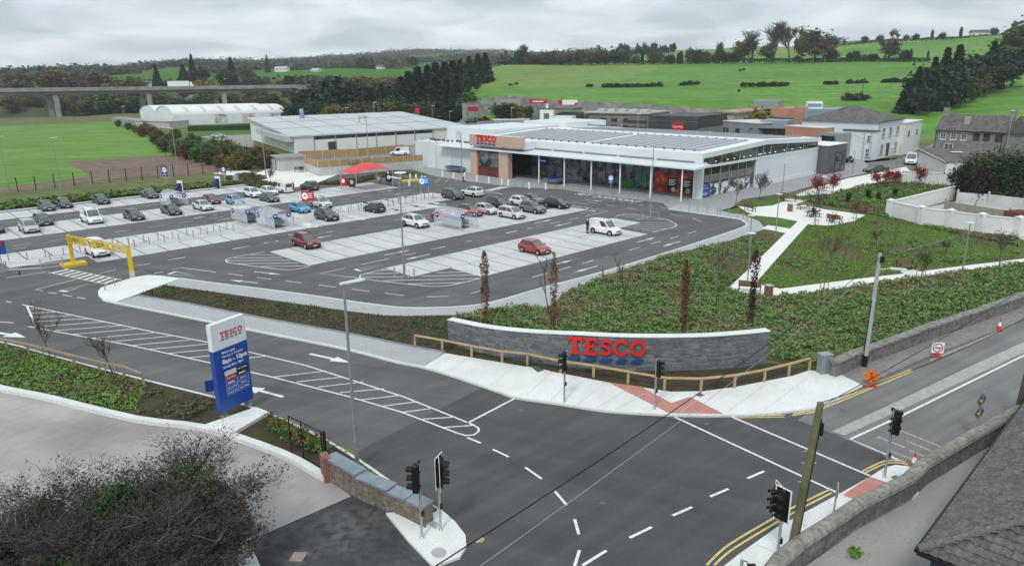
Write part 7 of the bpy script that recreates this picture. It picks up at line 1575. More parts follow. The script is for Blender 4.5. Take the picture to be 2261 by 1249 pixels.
def tile(pl,s,u,w=TWd,h=THt+.05):
 n_=5; q=MB(); P0=[]
 def nrm():a=pl(1,0)-pl(0,0); c=pl(0,1)-pl(0,0); n=a.cross(c).normalized(); return n if n.z>0 else-n
 N_=nrm()
 for uu,lift in((u,.05),(u+h,.012)):
  for j in range(n_+1):x=j/n_; P0.append(pl(s+x*w,uu)+N_*(lift+.028*math.sin(x*math.pi*2)))
 for j in range(n_+1):x=j/n_; P0.append(pl(s+x*w,u)+N_*(.015+.028*math.sin(x*math.pi*2)))
 F_=[(j,j+1,n_+2+j,n_+1+j)for j in range(n_)]+[(2*(n_+1)+j,2*(n_+1)+j+1,j+1,j)for j in range(n_)]
 return q.add(P0,F_)
hip=math.cos(pitch)
cand=[]
for plane,nm,smax in((planeB,'B',7.0),(planeA,'A',LA)):
 u=0.0
 while u<4.6:
  s=0.0
  while s<smax:
  # in plane A the hip removes tiles with s < u*cos ; in plane B likewise
   if s+TWd*.5>u*hip:cand.append((nm,s,u))
   s+=TWd
  u+=THt
visB=[c for c in cand if c[0]=='B'][:]; visA=[c for c in cand if c[0]=='A']
def in_view(c):
 p=(planeA if c[0]=='A' else planeB)(c[1]+.15,c[2]+.17); q=p-Vector((0,0,CAMZ)); dd_=q.dot(_fw); x,y=CX+FOC*q.dot(_R)/dd_,CY-FOC*q.dot(_U)/dd_; return-20<x<2280 and-20<y<1270,dd_
vis=sorted([c for c in cand if in_view(c)[0]],key=lambda c:in_view(c)[1]); near=set(vis[:290])
rest={0:MB(),1:MB()}
bR=MB()
for c in cand:
 pl=planeA if c[0]=='A' else planeB; q=tile(pl,c[1],c[2])
 if c in near:q.build('roof_tile',rr.choice(RT),TR)
 else:
  k0=len(bR.f); bR.add(q.v,q.f); bR.m[k0:]=[rr.choice((0,1,2))]*(len(bR.f)-k0)
tag(bR.build('roof_tiles',RT,TR),kind='stuff')
U_=4.6
MB().poly([planeA(0,0)-Vector((0,0,.02)),planeA(LA,0)-Vector((0,0,.02)),planeA(LA,U_)-Vector((0,0,.02)),planeA(U_*hip,U_)-Vector((0,0,.02))]).poly([planeB(7,0)-Vector((0,0,.02)),planeB(0,0)-Vector((0,0,.02)),planeB(U_*hip,U_)-Vector((0,0,.02)),planeB(7,U_)-Vector((0,0,.02))]).build('roof_deck',BLACK,TR)
for k in range(11):
 a,b2=e0+(planeA(U_*hip,U_)-e0)*(k/11),e0+(planeA(U_*hip,U_)-e0)*((k+1.06)/11); up=Vector((0,0,.06))
 MB().tube([a+up,b2+up*1.12],[.14,.125],8).build('hip_tile',RT[1],TR,50)
for a,d,L2 in((e0,dA,LA),(e0,dB,7)):MB().bar(a+Vector((0,0,-.06))-(nA if d is dA else dA)*.06,a+d*L2+Vector((0,0,-.06))-(nA if d is dA else dA)*.06,.12,.12).build('gutter',BLACK,TR)
i_=.35; W0=[e0+nA*i_+dA*i_,e0+dA*LA+nA*i_,e0+dA*LA+nA*7,e0+nA*7+dA*i_]; MB().prism([(p.x,p.y)for p in W0],0,ez-.05).build('wall',mat('dark_blue_wall',(.035,.05,.075),rough=.7),TR)
# ===== VEGETATION
BARK=mat('bark',(.09,.075,.06),(.15,.125,.10),3,.95,coord='obj'); TWIG=mat('grey_twig',(.24,.22,.195),(.34,.31,.275),4,.95,coord='obj'); TWIGD=mat('dark_twig',(.065,.055,.05),(.125,.108,.095),4,.95,coord='obj')
LM={k:leafmat('leaf_'+k,c)for k,c in{'green':[(.035,.075,.02),(.07,.135,.032),(.115,.20,.05)],'dark':[(.014,.032,.016),(.026,.055,.026),(.045,.082,.036)],'conifer':[(.012,.030,.020),(.024,.052,.031),(.042,.078,.042)],'autumn':[(.10,.085,.032),(.17,.115,.04),(.085,.105,.038),(.21,.125,.042)],'brown':[(.08,.068,.045),(.115,.09,.058),(.07,.078,.042)],'olive':[(.055,.072,.028),(.09,.105,.04),(.12,.12,.05)],'rust':[(.14,.065,.03),(.21,.10,.045),(.11,.06,.03)],'darkrust':[(.05,.024,.020),(.085,.04,.03)],'maple':[(.22,.022,.030),(.32,.04,.045),(.16,.02,.03)],'purple':[(.024,.018,.022),(.05,.036,.04),(.035,.03,.03)],'yellow':[(.16,.14,.025),(.22,.19,.04),(.10,.11,.025)],'cover':[(.065,.12,.034),(.115,.205,.056),(.18,.29,.09),(.09,.165,.046)],'coverpale':[(.15,.18,.075),(.24,.245,.125),(.11,.165,.055),(.29,.265,.16)],'lawn':[(.09,.18,.028),(.135,.245,.04),(.18,.285,.06)],'dry':[(.15,.12,.065),(.20,.17,.085),(.11,.125,.045)],'ivy':[(.03,.07,.022),(.05,.115,.03),(.022,.05,.02),(.045,.075,.03)],'far':[(.04,.055,.03),(.06,.072,.038),(.075,.078,.042),(.05,.053,.036)],'autfar':[(.06,.05,.028),(.09,.07,.03),(.05,.052,.026),(.12,.075,.03)],'scrub':[(.05,.055,.03),(.075,.075,.045),(.06,.05,.045),(.035,.045,.025)],'rose':[(.45,.02,.05),(.3,.02,.04)]}.items()}
def branch(h,r0,lev,seed,spread=.6,nb=(4,5),trunk=.35,up=.55,k0=.62,low=False):
 rd=random.Random(seed); seg=[]; tips=[]
 def go(p,d,L,r,lv):
  n=3; q=p
  for i in range(n):
   d=(d+Vector((rd.gauss(0,.12),rd.gauss(0,.12),rd.gauss(.05*up,.06)))).normalized(); e=q+d*(L/n); seg.append((q,e,r*(1-.25*i/n),r*(1-.25*(i+1)/n),lv)); q=e
   if lv<lev and(i>0 or lv>0):
    for _ in range(rd.randint(*nb)//2+(1 if i==n-1 else 0)):
     a=rd.random()*6.283; o=Vector((math.cos(a),math.sin(a),0)); nd=(d*(1-spread)+o*spread*(0.7+rd.random()*.6)+Vector((0,0,up*.35))).normalized(); go(q,nd,L*k0*(.7+rd.random()*.5),r*.55,lv+1)
  if lv>=lev:tips.append(q)
 go(Vector((0,0,0)),Vector((0,0,1)),h*trunk,r0,0)
 zt=max(max(s[1].z for s in seg),.1); k=h/zt
 return[(a*k,b*k,r,s,l)for a,b,r,s,l in seg],[t*k for t in tips]
def seg_mesh(name,seg,m,rmin=.006,n=4):
 V=[]; Q=[]
 A=np.array([s[0]for s in seg]); B=np.array([s[1]for s in seg]); R0=np.maximum(np.array([s[2]for s in seg]),rmin); R1=np.maximum(np.array([s[3]for s in seg]),rmin)
 D=B-A; D/=np.linalg.norm(D,axis=1)[:,None]+1e-9; U=np.where(np.abs(D[:,2:3])<.9,np.array([[0,0,1.]]),np.array([[1.,0,0]])); X=np.cross(D,U); X/=np.linalg.norm(X,axis=1)[:,None]; Y=np.cross(D,X)
 vs=[]
 for P_,R in((A,R0),(B,R1)):
  for k in range(n):a=2*math.pi*k/n; vs.append(P_+R[:,None]*(math.cos(a)*X+math.sin(a)*Y))
 V=np.stack(vs,1).reshape(-1,3); o=np.arange(len(seg))[:,None]*2*n
 Q=np.concatenate([o+np.array([[k,(k+1)%n,n+(k+1)%n,n+k]])for k in range(n)])
 return npmesh(name,V,Q,m)
def crown_pts(n,rx,rz,zc,ncl,seed,rough=.30,fill=.35):
 r=np.random.default_rng(seed); d=r.normal(size=(ncl,3)); d/=np.linalg.norm(d,axis=1)[:,None]; rad=(fill+(1-fill)*r.random(ncl)**.5)
 c=d*rad[:,None]*np.array([rx,rx,rz])*.8+np.array([0,0,zc]); i=r.integers(0,ncl,n); s=r.normal(size=(n,3))*np.array([rx,rx,rz])*rough*.55*(.5+r.random(ncl)[i])[:,None]
 p=c[i]+s; return p[p[:,2]>.15]
def leafobj(name,P_,size,m,parent=None,up=.3,asp=1.5):V,Q=leaf_quads(P_,size,up,asp); return obj(name,npmesh(name,V,Q,m),parent)
# ---- prototypes for background trees: unit-ish meshes, copies share them
PROTO={}
def proto(kind):
 if kind in PROTO:return PROTO[kind]
 k,sd=kind; H=10.0
 if k=='conifer':
  r=np.random.default_rng(sd); n=2600; z=1+(H-1)*r.random(n)**1.25; a=r.random(n)*6.283; rad=np.minimum((H-z)/H*3.4,2.3)*(.45+.55*r.random(n))*(.55+.75*vnoise(np.column_stack([a*1.6,z*.9]),1.0,sd)); P_=np.stack([rad*np.cos(a),rad*np.sin(a),z-.25*rad],1); V,Q=leaf_quads(P_,.75,.1,1.6,r); cm=npmesh('crown',V,Q,LM['conifer']); tm=MB().tube([(0,0,0),(0,0,H*.9)],[.28,.05],6).mesh('trunk',BARK)
 elif k=='bare':
  s,t=branch(H,.3,4,sd,.55,(4,5),.34,.6); tm=seg_mesh('trunk',[q for q in s if q[4]<2],BARK,.03); V_=[q for q in s if q[4]>=2]; cm=seg_mesh('crown',V_,TWIGD,.022,3)
 elif k=='poplar':
  r=np.random.default_rng(sd); n=1500; z=.8+(H-.8)*r.random(n); rad=1.25*np.sin(np.clip((z-.5)/(H-.4),0,1)*3.1)**.6*r.random(n)**.4; a=r.random(n)*6.283; P_=np.stack([rad*np.cos(a),rad*np.sin(a),z],1); V,Q=leaf_quads(P_,.6,.2,1.5,r); cm=npmesh('crown',V,Q,LM['dark']); tm=MB().tube([(0,0,0),(0,0,3)],[.2,.1],6).mesh('trunk',BARK)
 else:
  leaf={'broad':'green','dark':'dark','autumn':'autumn','brown':'brown','olive':'olive','yellow':'yellow','far':'far'}[k]
  P_=crown_pts(2600,4.2,4.0,5.8,34,sd,.34,.3); r=np.random.default_rng(sd); V,Q=leaf_quads(P_,.72,.3,1.4,r); cm=npmesh('crown',V,Q,LM[leaf])
  s,t=branch(8.5,.32,2,sd,.6,(3,4),.4); tm=seg_mesh('trunk',s,BARK,.05)
 PROTO[kind]=(tm,cm); return PROTO[kind]
def bgtree(kind,loc,h,label,group,wid=1.0,rz=0.0,name=None):
 tm,cm=proto(kind); t=thing(name or{'conifer':'conifer_tree','bare':'bare_tree','poplar':'poplar_tree'}.get(kind[0],'broadleaf_tree'),label,'tree',loc,rz,group); t.scale=(h/10*wid,h/10*wid,h/10)
 obj('trunk',tm,t); obj('crown',cm,t); return t
def tree_at(kind,x,Y,ytop,label,group,wid=1.0,sink=.3):
 p=on_land(x,Y); h=max(1.5,DP(x,ytop,Y).z-p.z); p.z-=sink; return bgtree(kind,p,h+sink,label,group,wid,(x*7%63)/10)
Yh=lambda x:np.interp(x,[1130,1400,1700,2000,2250],[598,590,541,520,500])
# right hill: clump on the hedge line
for i,(x,yt,k,w,l)in enumerate(((1655,64,('bare',1),1.25,'leftmost autumn tree of the clump on the hill hedge'),(1701,47,('bare',2),1.0,'tall bare tree left of the tallest in the hill clump'),(1740,42,('bare',3),1.0,'tallest bare tree in the middle of the hill clump'),(1764,62,('olive',4),.55,'ivy-clad tree right of the tallest in the hill clump'),(1797,65,('brown',5),1.1,'dense brown tree at the right of the hill clump'),(1841,74,('bare',6),1.3,'spreading bare tree right of the hill clump'),(1957,80,('brown',7),.95,'lone round brown tree on the hill hedge'),(1585,92,('brown',8),.55,'slim brown tree on the hill hedge left of the clump'),(1163,96,('bare',9),1.1,'bare tree at the left end of the hill hedge'))):
 tree_at(k,x,Yh(x)+2,yt,l,'trees on the hill hedge',w)
tree_at(('autumn',11),1640,Yh(1640),84,'rust-leaved low tree beside the hill clump','trees on the hill hedge',1.1); tree_at(('olive',12),1690,Yh(1690),92,'green undergrowth tree inside the hill clump','trees on the hill hedge',1.0)
hr=random.Random(4)
for i,x in enumerate(list(range(1150,1640,17))+[1760,1830,1872,1886,1903,1925,1990,2010,2040]):
 x+=hr.uniform(-6,6); tree_at((hr.choice(['dark','olive','brown','dark','poplar']),hr.randint(20,24)),x,Yh(x)+hr.uniform(-2,3),Yh(x)*0+hr.uniform(106,124)if x>1250 else hr.uniform(108,122),'dark scrub tree in the long hill hedge','scrub trees of the long hill hedge',hr.uniform(.8,1.5))
for i in range(26):
 x=1368+i*4.6; tree_at((hr.choice(['poplar','conifer','dark']),30+i%4),x,850+hr.uniform(-20,20),hr.uniform(94,106),'dark tree in the row on the hill skyline','skyline row of trees',.8)
for x,yt,k in((1900,79,'dark'),(1933,76,'olive'),(1958,62,'bare'),(1972,70,'bare'),(1990,76,'brown'),(2012,74,'dark'),(2046,66,'poplar'),(2068,71,'dark'),(2108,60,'poplar'),(2180,60,'dark'),(1322,101,'conifer')):tree_at((k,40),x,735,yt,'small tree on the right-hand hill skyline','trees of the right skyline',1.1)
def hedge(name,label,pts,h,w,dens,size,m,cat='hedge',seed=1,stuff=False):
 r=np.random.default_rng(seed); P_=[]
 for a,b2 in zip(pts[:-1],pts[1:]):
  L=(Vector(b2)-Vector(a)).length; n=int(L*dens); t=r.random(n)[:,None]; p=np.array(a)*(1-t)+np.array(b2)*t; k=.6+.4*vnoise(p[:,:2],5.0,seed); p[:,2]+=h*k*r.random(n)**.6; d=np.array([-(b2[1]-a[1]),b2[0]-a[0],0])/max(L,.01); p+=d*(r.normal(size=(n,1))*w*.4); P_.append(p)
 V,Q=leaf_quads(np.concatenate(P_),size,.3,1.4,r); o=obj(name,npmesh(name,V,Q,LM[m])); return tag(o,label,cat)
hedge('field_hedge','long dark hedge across the middle of the green hill',[on_land(x,Yh(x))for x in range(1125,2060,25)],3.2,3.5,24,1.0,'dark')
hedge('field_hedge','low hedge on the skyline right of the hill clump',[on_land(x,740)for x in range(1850,2260,25)],3.0,4,12,1.2,'dark')
def bush_row(name,label,C,h,m,seed):
 P_=np.concatenate([crown_pts(420,h*.8,h*.5*(.8+.4*((i*7+seed)%5)/5),h*.42,12,seed+i,.34,.1)+np.array(c)for i,c in enumerate(C)]); V,Q=leaf_quads(P_,.7,.3,1.4); return tag(obj(name,npmesh(name,V,Q,LM[m])),label,'bush')
for x0,x1,l in((1300,1316,'leftmost small bush of the hillside row'),(1334,1416,'longest dark bush of the hillside row'),(1428,1462,'brownish bush right of the longest hillside bush'),(1506,1542,'bush in the middle of the hillside row'),(1641,1680,'dark bush left of the pair on the hillside row'),(1683,1738,'dark bush right of the pair on the hillside row'),(1825,1848,'small bush near the hillside pylon'),(1874,1912,'square-topped bush on the hillside row'),(1950,2030,'long low bush at the right of the hillside row'),(1052,1066,'small lone bush above the conifer belt')):
 Yb=392 if x0<1600 else 368; bush_row('hillside_bush',l,[on_land(x,Yb)for x in np.linspace(x0+3,x1-3,max(1,int((x1-x0)/11)))],2.6,'dark',x0)
bush_row('gorse_mound','rounded brown scrub mound alone on the lower hill field',[on_land(x,300)for x in(1876,1886,1896,1906,1916)],3.2,'brown',3)
# dark conifers at the right
for i,(x,yt,Y,k)in enumerate(((2008,176,262,'conifer'),(2030,150,270,'conifer'),(2052,146,280,'dark'),(2062,128,300,'conifer'),(2086,108,300,'conifer'),(2112,101,305,'conifer'),(2098,140,280,'dark'),(2130,128,300,'dark'),(2160,117,310,'dark'),(2186,93,330,'conifer'),(2190,120,315,'dark'),(2214,104,330,'dark'),(2236,110,340,'olive'),(2075,175,265,'conifer'),(2110,170,270,'dark'),(2140,165,285,'olive'),(2040,190,258,'dark'),(2165,160,300,'olive'),(2200,150,320,'dark'))):
 tree_at((k,50+i%3),x,Y,yt,'dark tree in the dense stand at the right of the hill','dense stand on the right hill',1.15,1)
tree_at(('olive',60),2252,420,48,'big green-brown tree at the right edge of the hilltop',None,1.2)
# centre conifer belt
for i,(x,yt,Y)in enumerate(((884,172,330),(902,160,340),(922,150,345),(944,146,355),(962,141,362),(982,139,375),(1000,136,390),(1016,133,410),(1036,126,440),(1056,120,460),(1072,118,470),(910,185,318),(935,178,322),(960,170,330),(985,172,335),(1008,168,350),(895,200,305),(925,200,306),(955,198,308),(985,196,312),(1010,196,320))):
 tree_at(('conifer',61+i%4),x,Y,yt,'tall dark conifer in the belt behind the store','conifer belt behind the store',1.5,1)
for i,(x,yt,Y,k,w)in enumerate(((672,200,330,'dark',1.3),(690,186,340,'dark',1.4),(716,182,345,'conifer',1.7),(742,172,350,'conifer',1.8),(766,170,350,'dark',1.4),(790,188,345,'dark',1.3),(815,196,340,'conifer',1.6),(838,190,340,'conifer',1.6),(858,192,335,'conifer',1.5),(875,200,330,'dark',1.2),(655,222,300,'dark',1.4),(690,225,298,'dark',1.4),(790,228,290,'brown',1.2),(772,222,296,'dark',1.4),(845,222,288,'olive',1.5),(880,225,290,'olive',1.4),(905,224,292,'brown',1.3),(822,232,286,'olive',1.4),(930,228,290,'brown',1.2))):
 tree_at((k,70+i%3),x,Y,yt,'dark evergreen in the thicket left of the conifer belt','thicket left of the conifer belt',w,1)
tree_at(('yellow',80),724,278,229,'yellow-green round tree behind the grey metal roof',None,1.15); tree_at(('broad',81),1033,300,201,'small round green tree beside the retaining wall',None,1.1); tree_at(('dark',82),1112,283,226,'dark bushy tree in front of the retaining wall',None,1.5); tree_at(('yellow',83),1140,284,228,'yellowish tree in front of the retaining wall',None,1.1); tree_at(('broad',84),1126,286,224,'green tree between the dark and yellowish ones at the retaining wall',None,1.0); tree_at(('yellow',85),1688,205,238,'yellow autumn tree between the warehouse and brick block',None,.9); tree_at(('olive',86),1165,288,232,'thin olive tree below the red banner',None,.8)
# valley behind and beyond the viaduct
for i in range(64):
 x=5+i*9.6+hr.uniform(-4,4); Y=hr.uniform(462,500); tree_at((hr.choice(['autumn','olive','olive','dark','brown','broad']),90+i%5),x,Y,hr.uniform(205,222),'autumn tree in the river wood under the viaduct','river wood under the viaduct',hr.uniform(1.1,1.7),1)
for x,yt,Y,k,w,l in((345,143,560,'conifer',.8,'slender dark conifer left of the lorry'),(426,122,600,'conifer',.75,'tallest ragged conifer beyond the viaduct'),(405,142,600,'conifer',1.2,'dark conifer just left of the tallest one'),(440,150,600,'dark',1.2,'dark tree just right of the tallest conifer'),(512,128,620,'conifer',1.0,'tall dark conifer right of the lorry'),(497,155,610,'dark',1.3,'dark tree left of the second tall conifer'),(592,122,900,'conifer',.7,'thin far conifer above the pale barn'),(545,150,640,'brown',1.3,'brown tree right of the second tall conifer'),(210,158,560,'brown',1.6,'dark brown copse tree over the viaduct'),(442,172,520,'yellow',1.5,'pale green round tree behind the lorry'),(270,172,520,'autumn',1.8,'orange autumn tree behind the viaduct parapet'),(115,152,560,'autumn',1.4,'orange brown tree at the far left town'),(40,158,560,'brown',1.6,'brown tree at the left edge over the viaduct'),(165,160,580,'dark',1.5,'dark tree beside the brown copse'),(822,128,1000,'conifer',1.5,'dark conifer clump by the far white farmhouse'),(800,126,1000,'dark',1.4,'dark tree left of the far white farmhouse'),(912,124,1050,'dark',1.5,'dark tree on the far green slope')):
 tree_at((k,100),x,Y,yt,l,'trees beyond the viaduct',w,1)
for i in range(64):
 x=hr.uniform(-10,690); Y=hr.uniform(540,760); b_=on_land(x,Y); tree_at((hr.choice(['brown','olive','dark','far','far','olive']),110+i%5),x,Y,hr.uniform(171,186)if x<480 else hr.uniform(166,182),'mixed tree among the houses beyond the viaduct','mixed trees beyond the viaduct',hr.uniform(1.2,2.0),1)
for i in range(30):x=630+i*6; tree_at(('conifer',61+i%4),x,560+i*2,166+hr.uniform(0,6),'small conifer in the plantation row left of the belt','young conifer row',1.2,1)
for i in range(26):x=hr.uniform(770,900); tree_at((hr.choice(['autumn','autumn','olive','brown']),120+i%4),x,hr.uniform(520,620),hr.uniform(168,182),'orange brown tree in the autumn copse left of the belt','autumn copse',1.8,1)
# the far wood and hedges that read as one mass
r=np.random.default_rng(21); pts=[]
def far_line(x0,x1,Y0,Y1,n,h,s):
 for k in range(n):
  x,Y=x0+(x1-x0)*k/n+r.normal()*3,Y0+(Y1-Y0)*k/n+r.normal()*8; b_=on_land(x,Y); hh_=h*(.5+r.random()); q=r.normal(size=(34,3))*np.array([s,s,hh_*.24]); q[:,2]=np.abs(q[:,2])+hh_*.3; pts.append(q+np.array(b_))
for a in((0,420,1500,1700,90,9,9),(80,480,1050,1150,90,9,8),(0,300,780,900,90,9,7),(380,720,1300,1350,80,9,8),(560,900,1700,1750,90,10,9),(600,1000,2300,2300,100,12,14),(840,1140,2500,2500,90,12,12),(640,900,1000,1050,60,7,6),(850,950,2400,2380,70,15,12),(640,1130,1250,1300,80,7,7),(980,1140,1500,1900,70,9,8),(1000,1140,900,1000,60,7,6),(450,620,860,1100,60,6,4),(380,600,1120,1100,60,6,5),(1130,1330,1500,1600,70,12,8),(300,560,2400,2400,60,14,14),(0,200,1000,1100,70,10,9),(700,1100,1450,1500,70,8,8),(1120,1380,640,720,60,7,5)):far_line(*a)
P_=np.concatenate(pts); V,Q=leaf_quads(P_,4.2,.3,1.3,r); tag(obj('far_woodland',npmesh('far_woodland',V,Q,LM['far'])),'dark hedgerows and woods across the distant hills','woodland',kind='stuff')
# far houses
for i,(x,yb,yt,w,Y,lab)in enumerate(((620,153,147,26,900,'long pale barn on the far slope'),(695,156,151,16,900,'small white farmhouse right of the far barn'),(835,152,143,18,1000,'white farmhouse among dark trees on the far slope'),(790,154,151,7,1000,'tiny white cottage left of the far farmhouse'),(310,182,173,16,620,'white bungalow left of the lorry beyond the viaduct'),(330,186,179,10,610,'small white house just left of the lorry'),(120,176,168,22,640,'cream house at the far left town'),(55,184,175,14,640,'pale house at the left edge town'),(2150,78,66,38,745,'long white house on the right skyline'),(2232,72,64,18,745,'white house at the right end of the skyline'),(410,216,209,16,480,'white cottage seen below the viaduct deck'))):
 a,b2=on_land(x-w/2,Y),on_land(x+w/2,Y-4); z0=min(DP(x,yb,Y).z,a.z+4)-2; f_=Fac(a,b2); h=DP(x,yt,Y).z-z0; t=thing('far_house',lab,'house',group='houses on the far hills')
 f_.box(MB(),0,f_.L,z0-3,z0+h*.62,0,-8).build('wall',RENDERW,t); MB().add([f_.P(-.4,z0+h*.62,.4),f_.P(f_.L+.4,z0+h*.62,.4),f_.P(f_.L+.4,z0+h,-4),f_.P(-.4,z0+h,-4),f_.P(f_.L+.4,z0+h*.62,-8.4),f_.P(-.4,z0+h*.62,-8.4)],((0,1,2,3),(3,2,4,5),(0,3,5),(1,4,2))).build('roof',METR if 'barn' in lab else SLATE,t)
 for k in range(max(2,int(f_.L/5))):n_=max(2,int(f_.L/5)); f_.box(MB(),f_.L*(k+.35)/n_,f_.L*(k+.35)/n_+1.2,z0+h*.2,z0+h*.45,.02,.08).build('window',WIN,t)
 # hedge before the vaulted store
f_=Fac(G(415,290),G(556,287)); tag(f_.box(MB(),0,f_.L,0,1.9,0,-1.6).build('clipped_hedge',mat('hedge_green',(.012,.035,.012),(.03,.07,.022),1.2,1,bump=.8,bscale=2)),'long clipped dark hedge before the barrel-vaulted store','hedge')
# autumn scrub belt left of the white unit
line=[(315,302),(345,318),(372,320),(398,326),(420,336),(440,345),(462,350),(480,358),(505,362),(530,364),(555,362),(350,308),(390,312),(430,325),(470,338),(500,345),(540,350),(575,352),(365,335),(410,345),(450,352)]+[(262,280),(285,287),(300,292),(320,297),(338,300),(590,372),(575,366),(545,374),(520,376),(490,371),(465,364),(440,358),(415,352),(392,344),(380,330),(405,333),(430,340),(455,343),(485,350),(515,355),(565,357),(600,356)]
for i,(x,y)in enumerate(line):
 g_=G(x,y); k=hr.choice(['autumn','autumn','olive','olive','brown','broad'])if i!=7 else 'dark'; bgtree((k,130+i%5),g_-Vector((0,0,.8)),hr.uniform(3.2,5.4),'autumn scrub bush in the belt between field and white unit','autumn scrub belt',hr.uniform(.9,1.3),i*1.3,'scrub_bush')
bgtree(('dark',140),G(432,349)-Vector((0,0,1)),5.5,'dark round evergreen bush in front of the autumn scrub',None,1.2,1,'evergreen_bush')
# post and wire fence by the bare earth
FW=thing('wire_fence','dark post and wire fence between bare earth and the car park verge','fence'); fx=[(-40,432),(40,424),(80,420),(122,415),(165,411),(205,407),(243,404),(280,401),(315,398),(350,394),(384,390.5),(417,388),(449,385.5),(481,383),(510,381)]; FP=[G(*q)for q in fx]; PB=mat('brown_post',(.05,.032,.026),rough=.8)
for p in FP:MB().box((p.x,p.y,1.25),(.13,.13,2.5)).build('post',PB,FW)
for a,b2 in zip(FP[:-1],FP[1:]):
 for z_ in(.5,1.1,1.7,2.3):MB().bar((a.x,a.y,z_),(b2.x,b2.y,z_),.02,.02).build('wire',PB,FW)
 # ---- ground cover
def cover_stuff(name,label,polys,dens,size,m,hgt,z,seed=0,thr=None,holes=(),clump=1.6,up=.6):
 r=np.random.default_rng(seed+5); A=[]
 for pl_ in polys:A.append(scatter(pl_,dens,r))
 p=np.concatenate(A)
 for h_ in holes:p=p[~inpoly(p,[(q[0],q[1])for q in h_])]
 nz_=vnoise(p,clump*2.2,seed)*.6+vnoise(p,clump*.7,seed+3)*.4
 if thr is not None:k=(nz_>thr[0])&(nz_<thr[1]); p,nz_=p[k],nz_[k]
 h=hgt*(.25+.75*vnoise(p,clump*.45,seed+9))*(.35+.65*r.random(len(p))); P_=np.column_stack([p,z+h]); V,Q=leaf_quads(P_,size,up,1.5,r); return tag(obj(name,npmesh(name,V,Q,LM[m])),label,'ground cover',kind='stuff')
B1=GP([(1000,700),(1084,688),(1159,676),(1196,684),(1228,670),(1243,650),(1322,616),(1390,594),(1499,559),(1600,600),(1608,640),(1650,652),(1710,658),(1830,642),(1940,626),(2035,611),(2250,585),(2420,562),(2420,608),(2250,664),(2050,738),(1905,792),(1845,804),(1790,808),(1705,790),(1690,742),(1520,748),(1340,748),(1165,736)],Z1)
cover_stuff('bank_shrubs','dense green groundcover shrubs on the bank behind the sign wall',[B1],105,.17,'cover',.66,Z1,1,(.0,.55))
cover_stuff('bank_shrubs_pale','paler tan-green groundcover patches on the bank',[B1],110,.15,'coverpale',.6,Z1,1,(.36,.74)); cover_stuff('bank_stalks','dry brown stalks in the gaps of the bank planting',[B1],60,.13,'dry',.4,Z1,1,(.55,1))
B2=GP([(1499,559),(1608,534),(1690,508),(1705,520),(1720,525),(1690,555),(1600,640),(1608,600)],Z1)
cover_stuff('bank_weeds','thin weeds and bark between kerb and park path',[B2],60,.13,'dry',.3,Z1,4); cover_stuff('bank_plants','green plants beside the spur path',[B2],60,.16,'cover',.5,Z1,5,(.55,1))
B3=GP([z5(*q)for q in((722,376),(870,384),(935,376),(1062,350),(1135,310),(1290,300),(1500,370),(1800,440),(2225,500),(2225,615),(1870,655),(1410,700),(1200,738),(860,780),(525,822),(360,790),(600,508))],Z1)
cover_stuff('meadow_grass','short rough grass in the triangle between the park paths',[B3],110,.11,'lawn',.10,Z1,7,(.34,1)); cover_stuff('meadow_weeds','dry brown weeds in the triangle between the park paths',[B3],40,.12,'dry',.12,Z1,7,(0,.44)); cover_stuff('meadow_plants','clumps of dark leafy plants in the park triangle',[B3],60,.18,'cover',.45,Z1,12,(.70,1))
B4=GP([(1745,438),(1830,430),(1905,412),(1990,400),(2120,418),(2110,440),(1965,470),(1960,485),(2030,500),(2250,526),(2250,545),(2050,505),(1910,472),(1880,462),(1800,450)],Z1)
cover_stuff('park_border','mixed low planting between the plaza and white yard wall',[B4],60,.22,'cover',.7,Z1,14,(.48,1),clump=2.2); cover_stuff('park_border_dry','dry tan planting between the plaza and white yard wall',[B4],60,.2,'dry',.45,Z1,14,(0,.56),clump=2.2)
MBD=GP([(306,652),(362,631),(480,647),(600,664),(761,687),(845,698),(903,699),(996,697),(1008,758),(983,777),(882,757),(767,733),(600,704),(416,668)],Z1)
cover_stuff('bed_grasses','sparse grasses and perennials in the long bark bed',[MBD],32,.15,'olive',.26,Z1+.03,20,(.52,1),clump=1.0); cover_stuff('bed_stalks','dry brown stalks in the long bark bed',[MBD],40,.11,'brown',.16,Z1+.03,21,(.3,.8),clump=1.0); cover_stuff('bed_weeds','small green weeds in the long bark bed',[MBD],26,.13,'green',.24,Z1+.03,22,(.66,1),clump=1.2)
LBD=GP([(-100,742),(14,763),(110,790),(300,838),(325,850),(300,905),(240,903),(110,872),(14,852),(-100,824)],Z1)
cover_stuff('verge_plants','leafy green plants in the left roadside bed',[LBD],120,.18,'cover',.36,Z1,30,(.56,1),clump=1.1); cover_stuff('verge_grass','grass between the plants of the left roadside bed',[LBD],130,.12,'lawn',.12,Z1,31,(.35,1)); cover_stuff('verge_dry','dry weeds between the plants of the left roadside bed',[LBD],80,.12,'dry',.15,Z1,31,(0,.5))
LB2=GP([(325,855),(470,885),(470,935),(300,915)],Z1); cover_stuff('verge_tufts','few grass tufts on the dark soil left of the totem',[LB2],60,.18,'olive',.4,Z1,32,(.62,1),clump=.7)
LB3=GP([(600,925),(680,958),(770,1010),(735,1035),(640,985),(560,940)],Z1); cover_stuff('rose_bed','low rose bushes in the bed beside the black gate',[LB3],170,.15,'green',.7,Z1,33,(.4,1),clump=.8); cover_stuff('rose_blooms','red blooms on the roses beside the black gate',[LB3],12,.13,'rose',.8,Z1+.25,33,(.5,1),clump=.8)
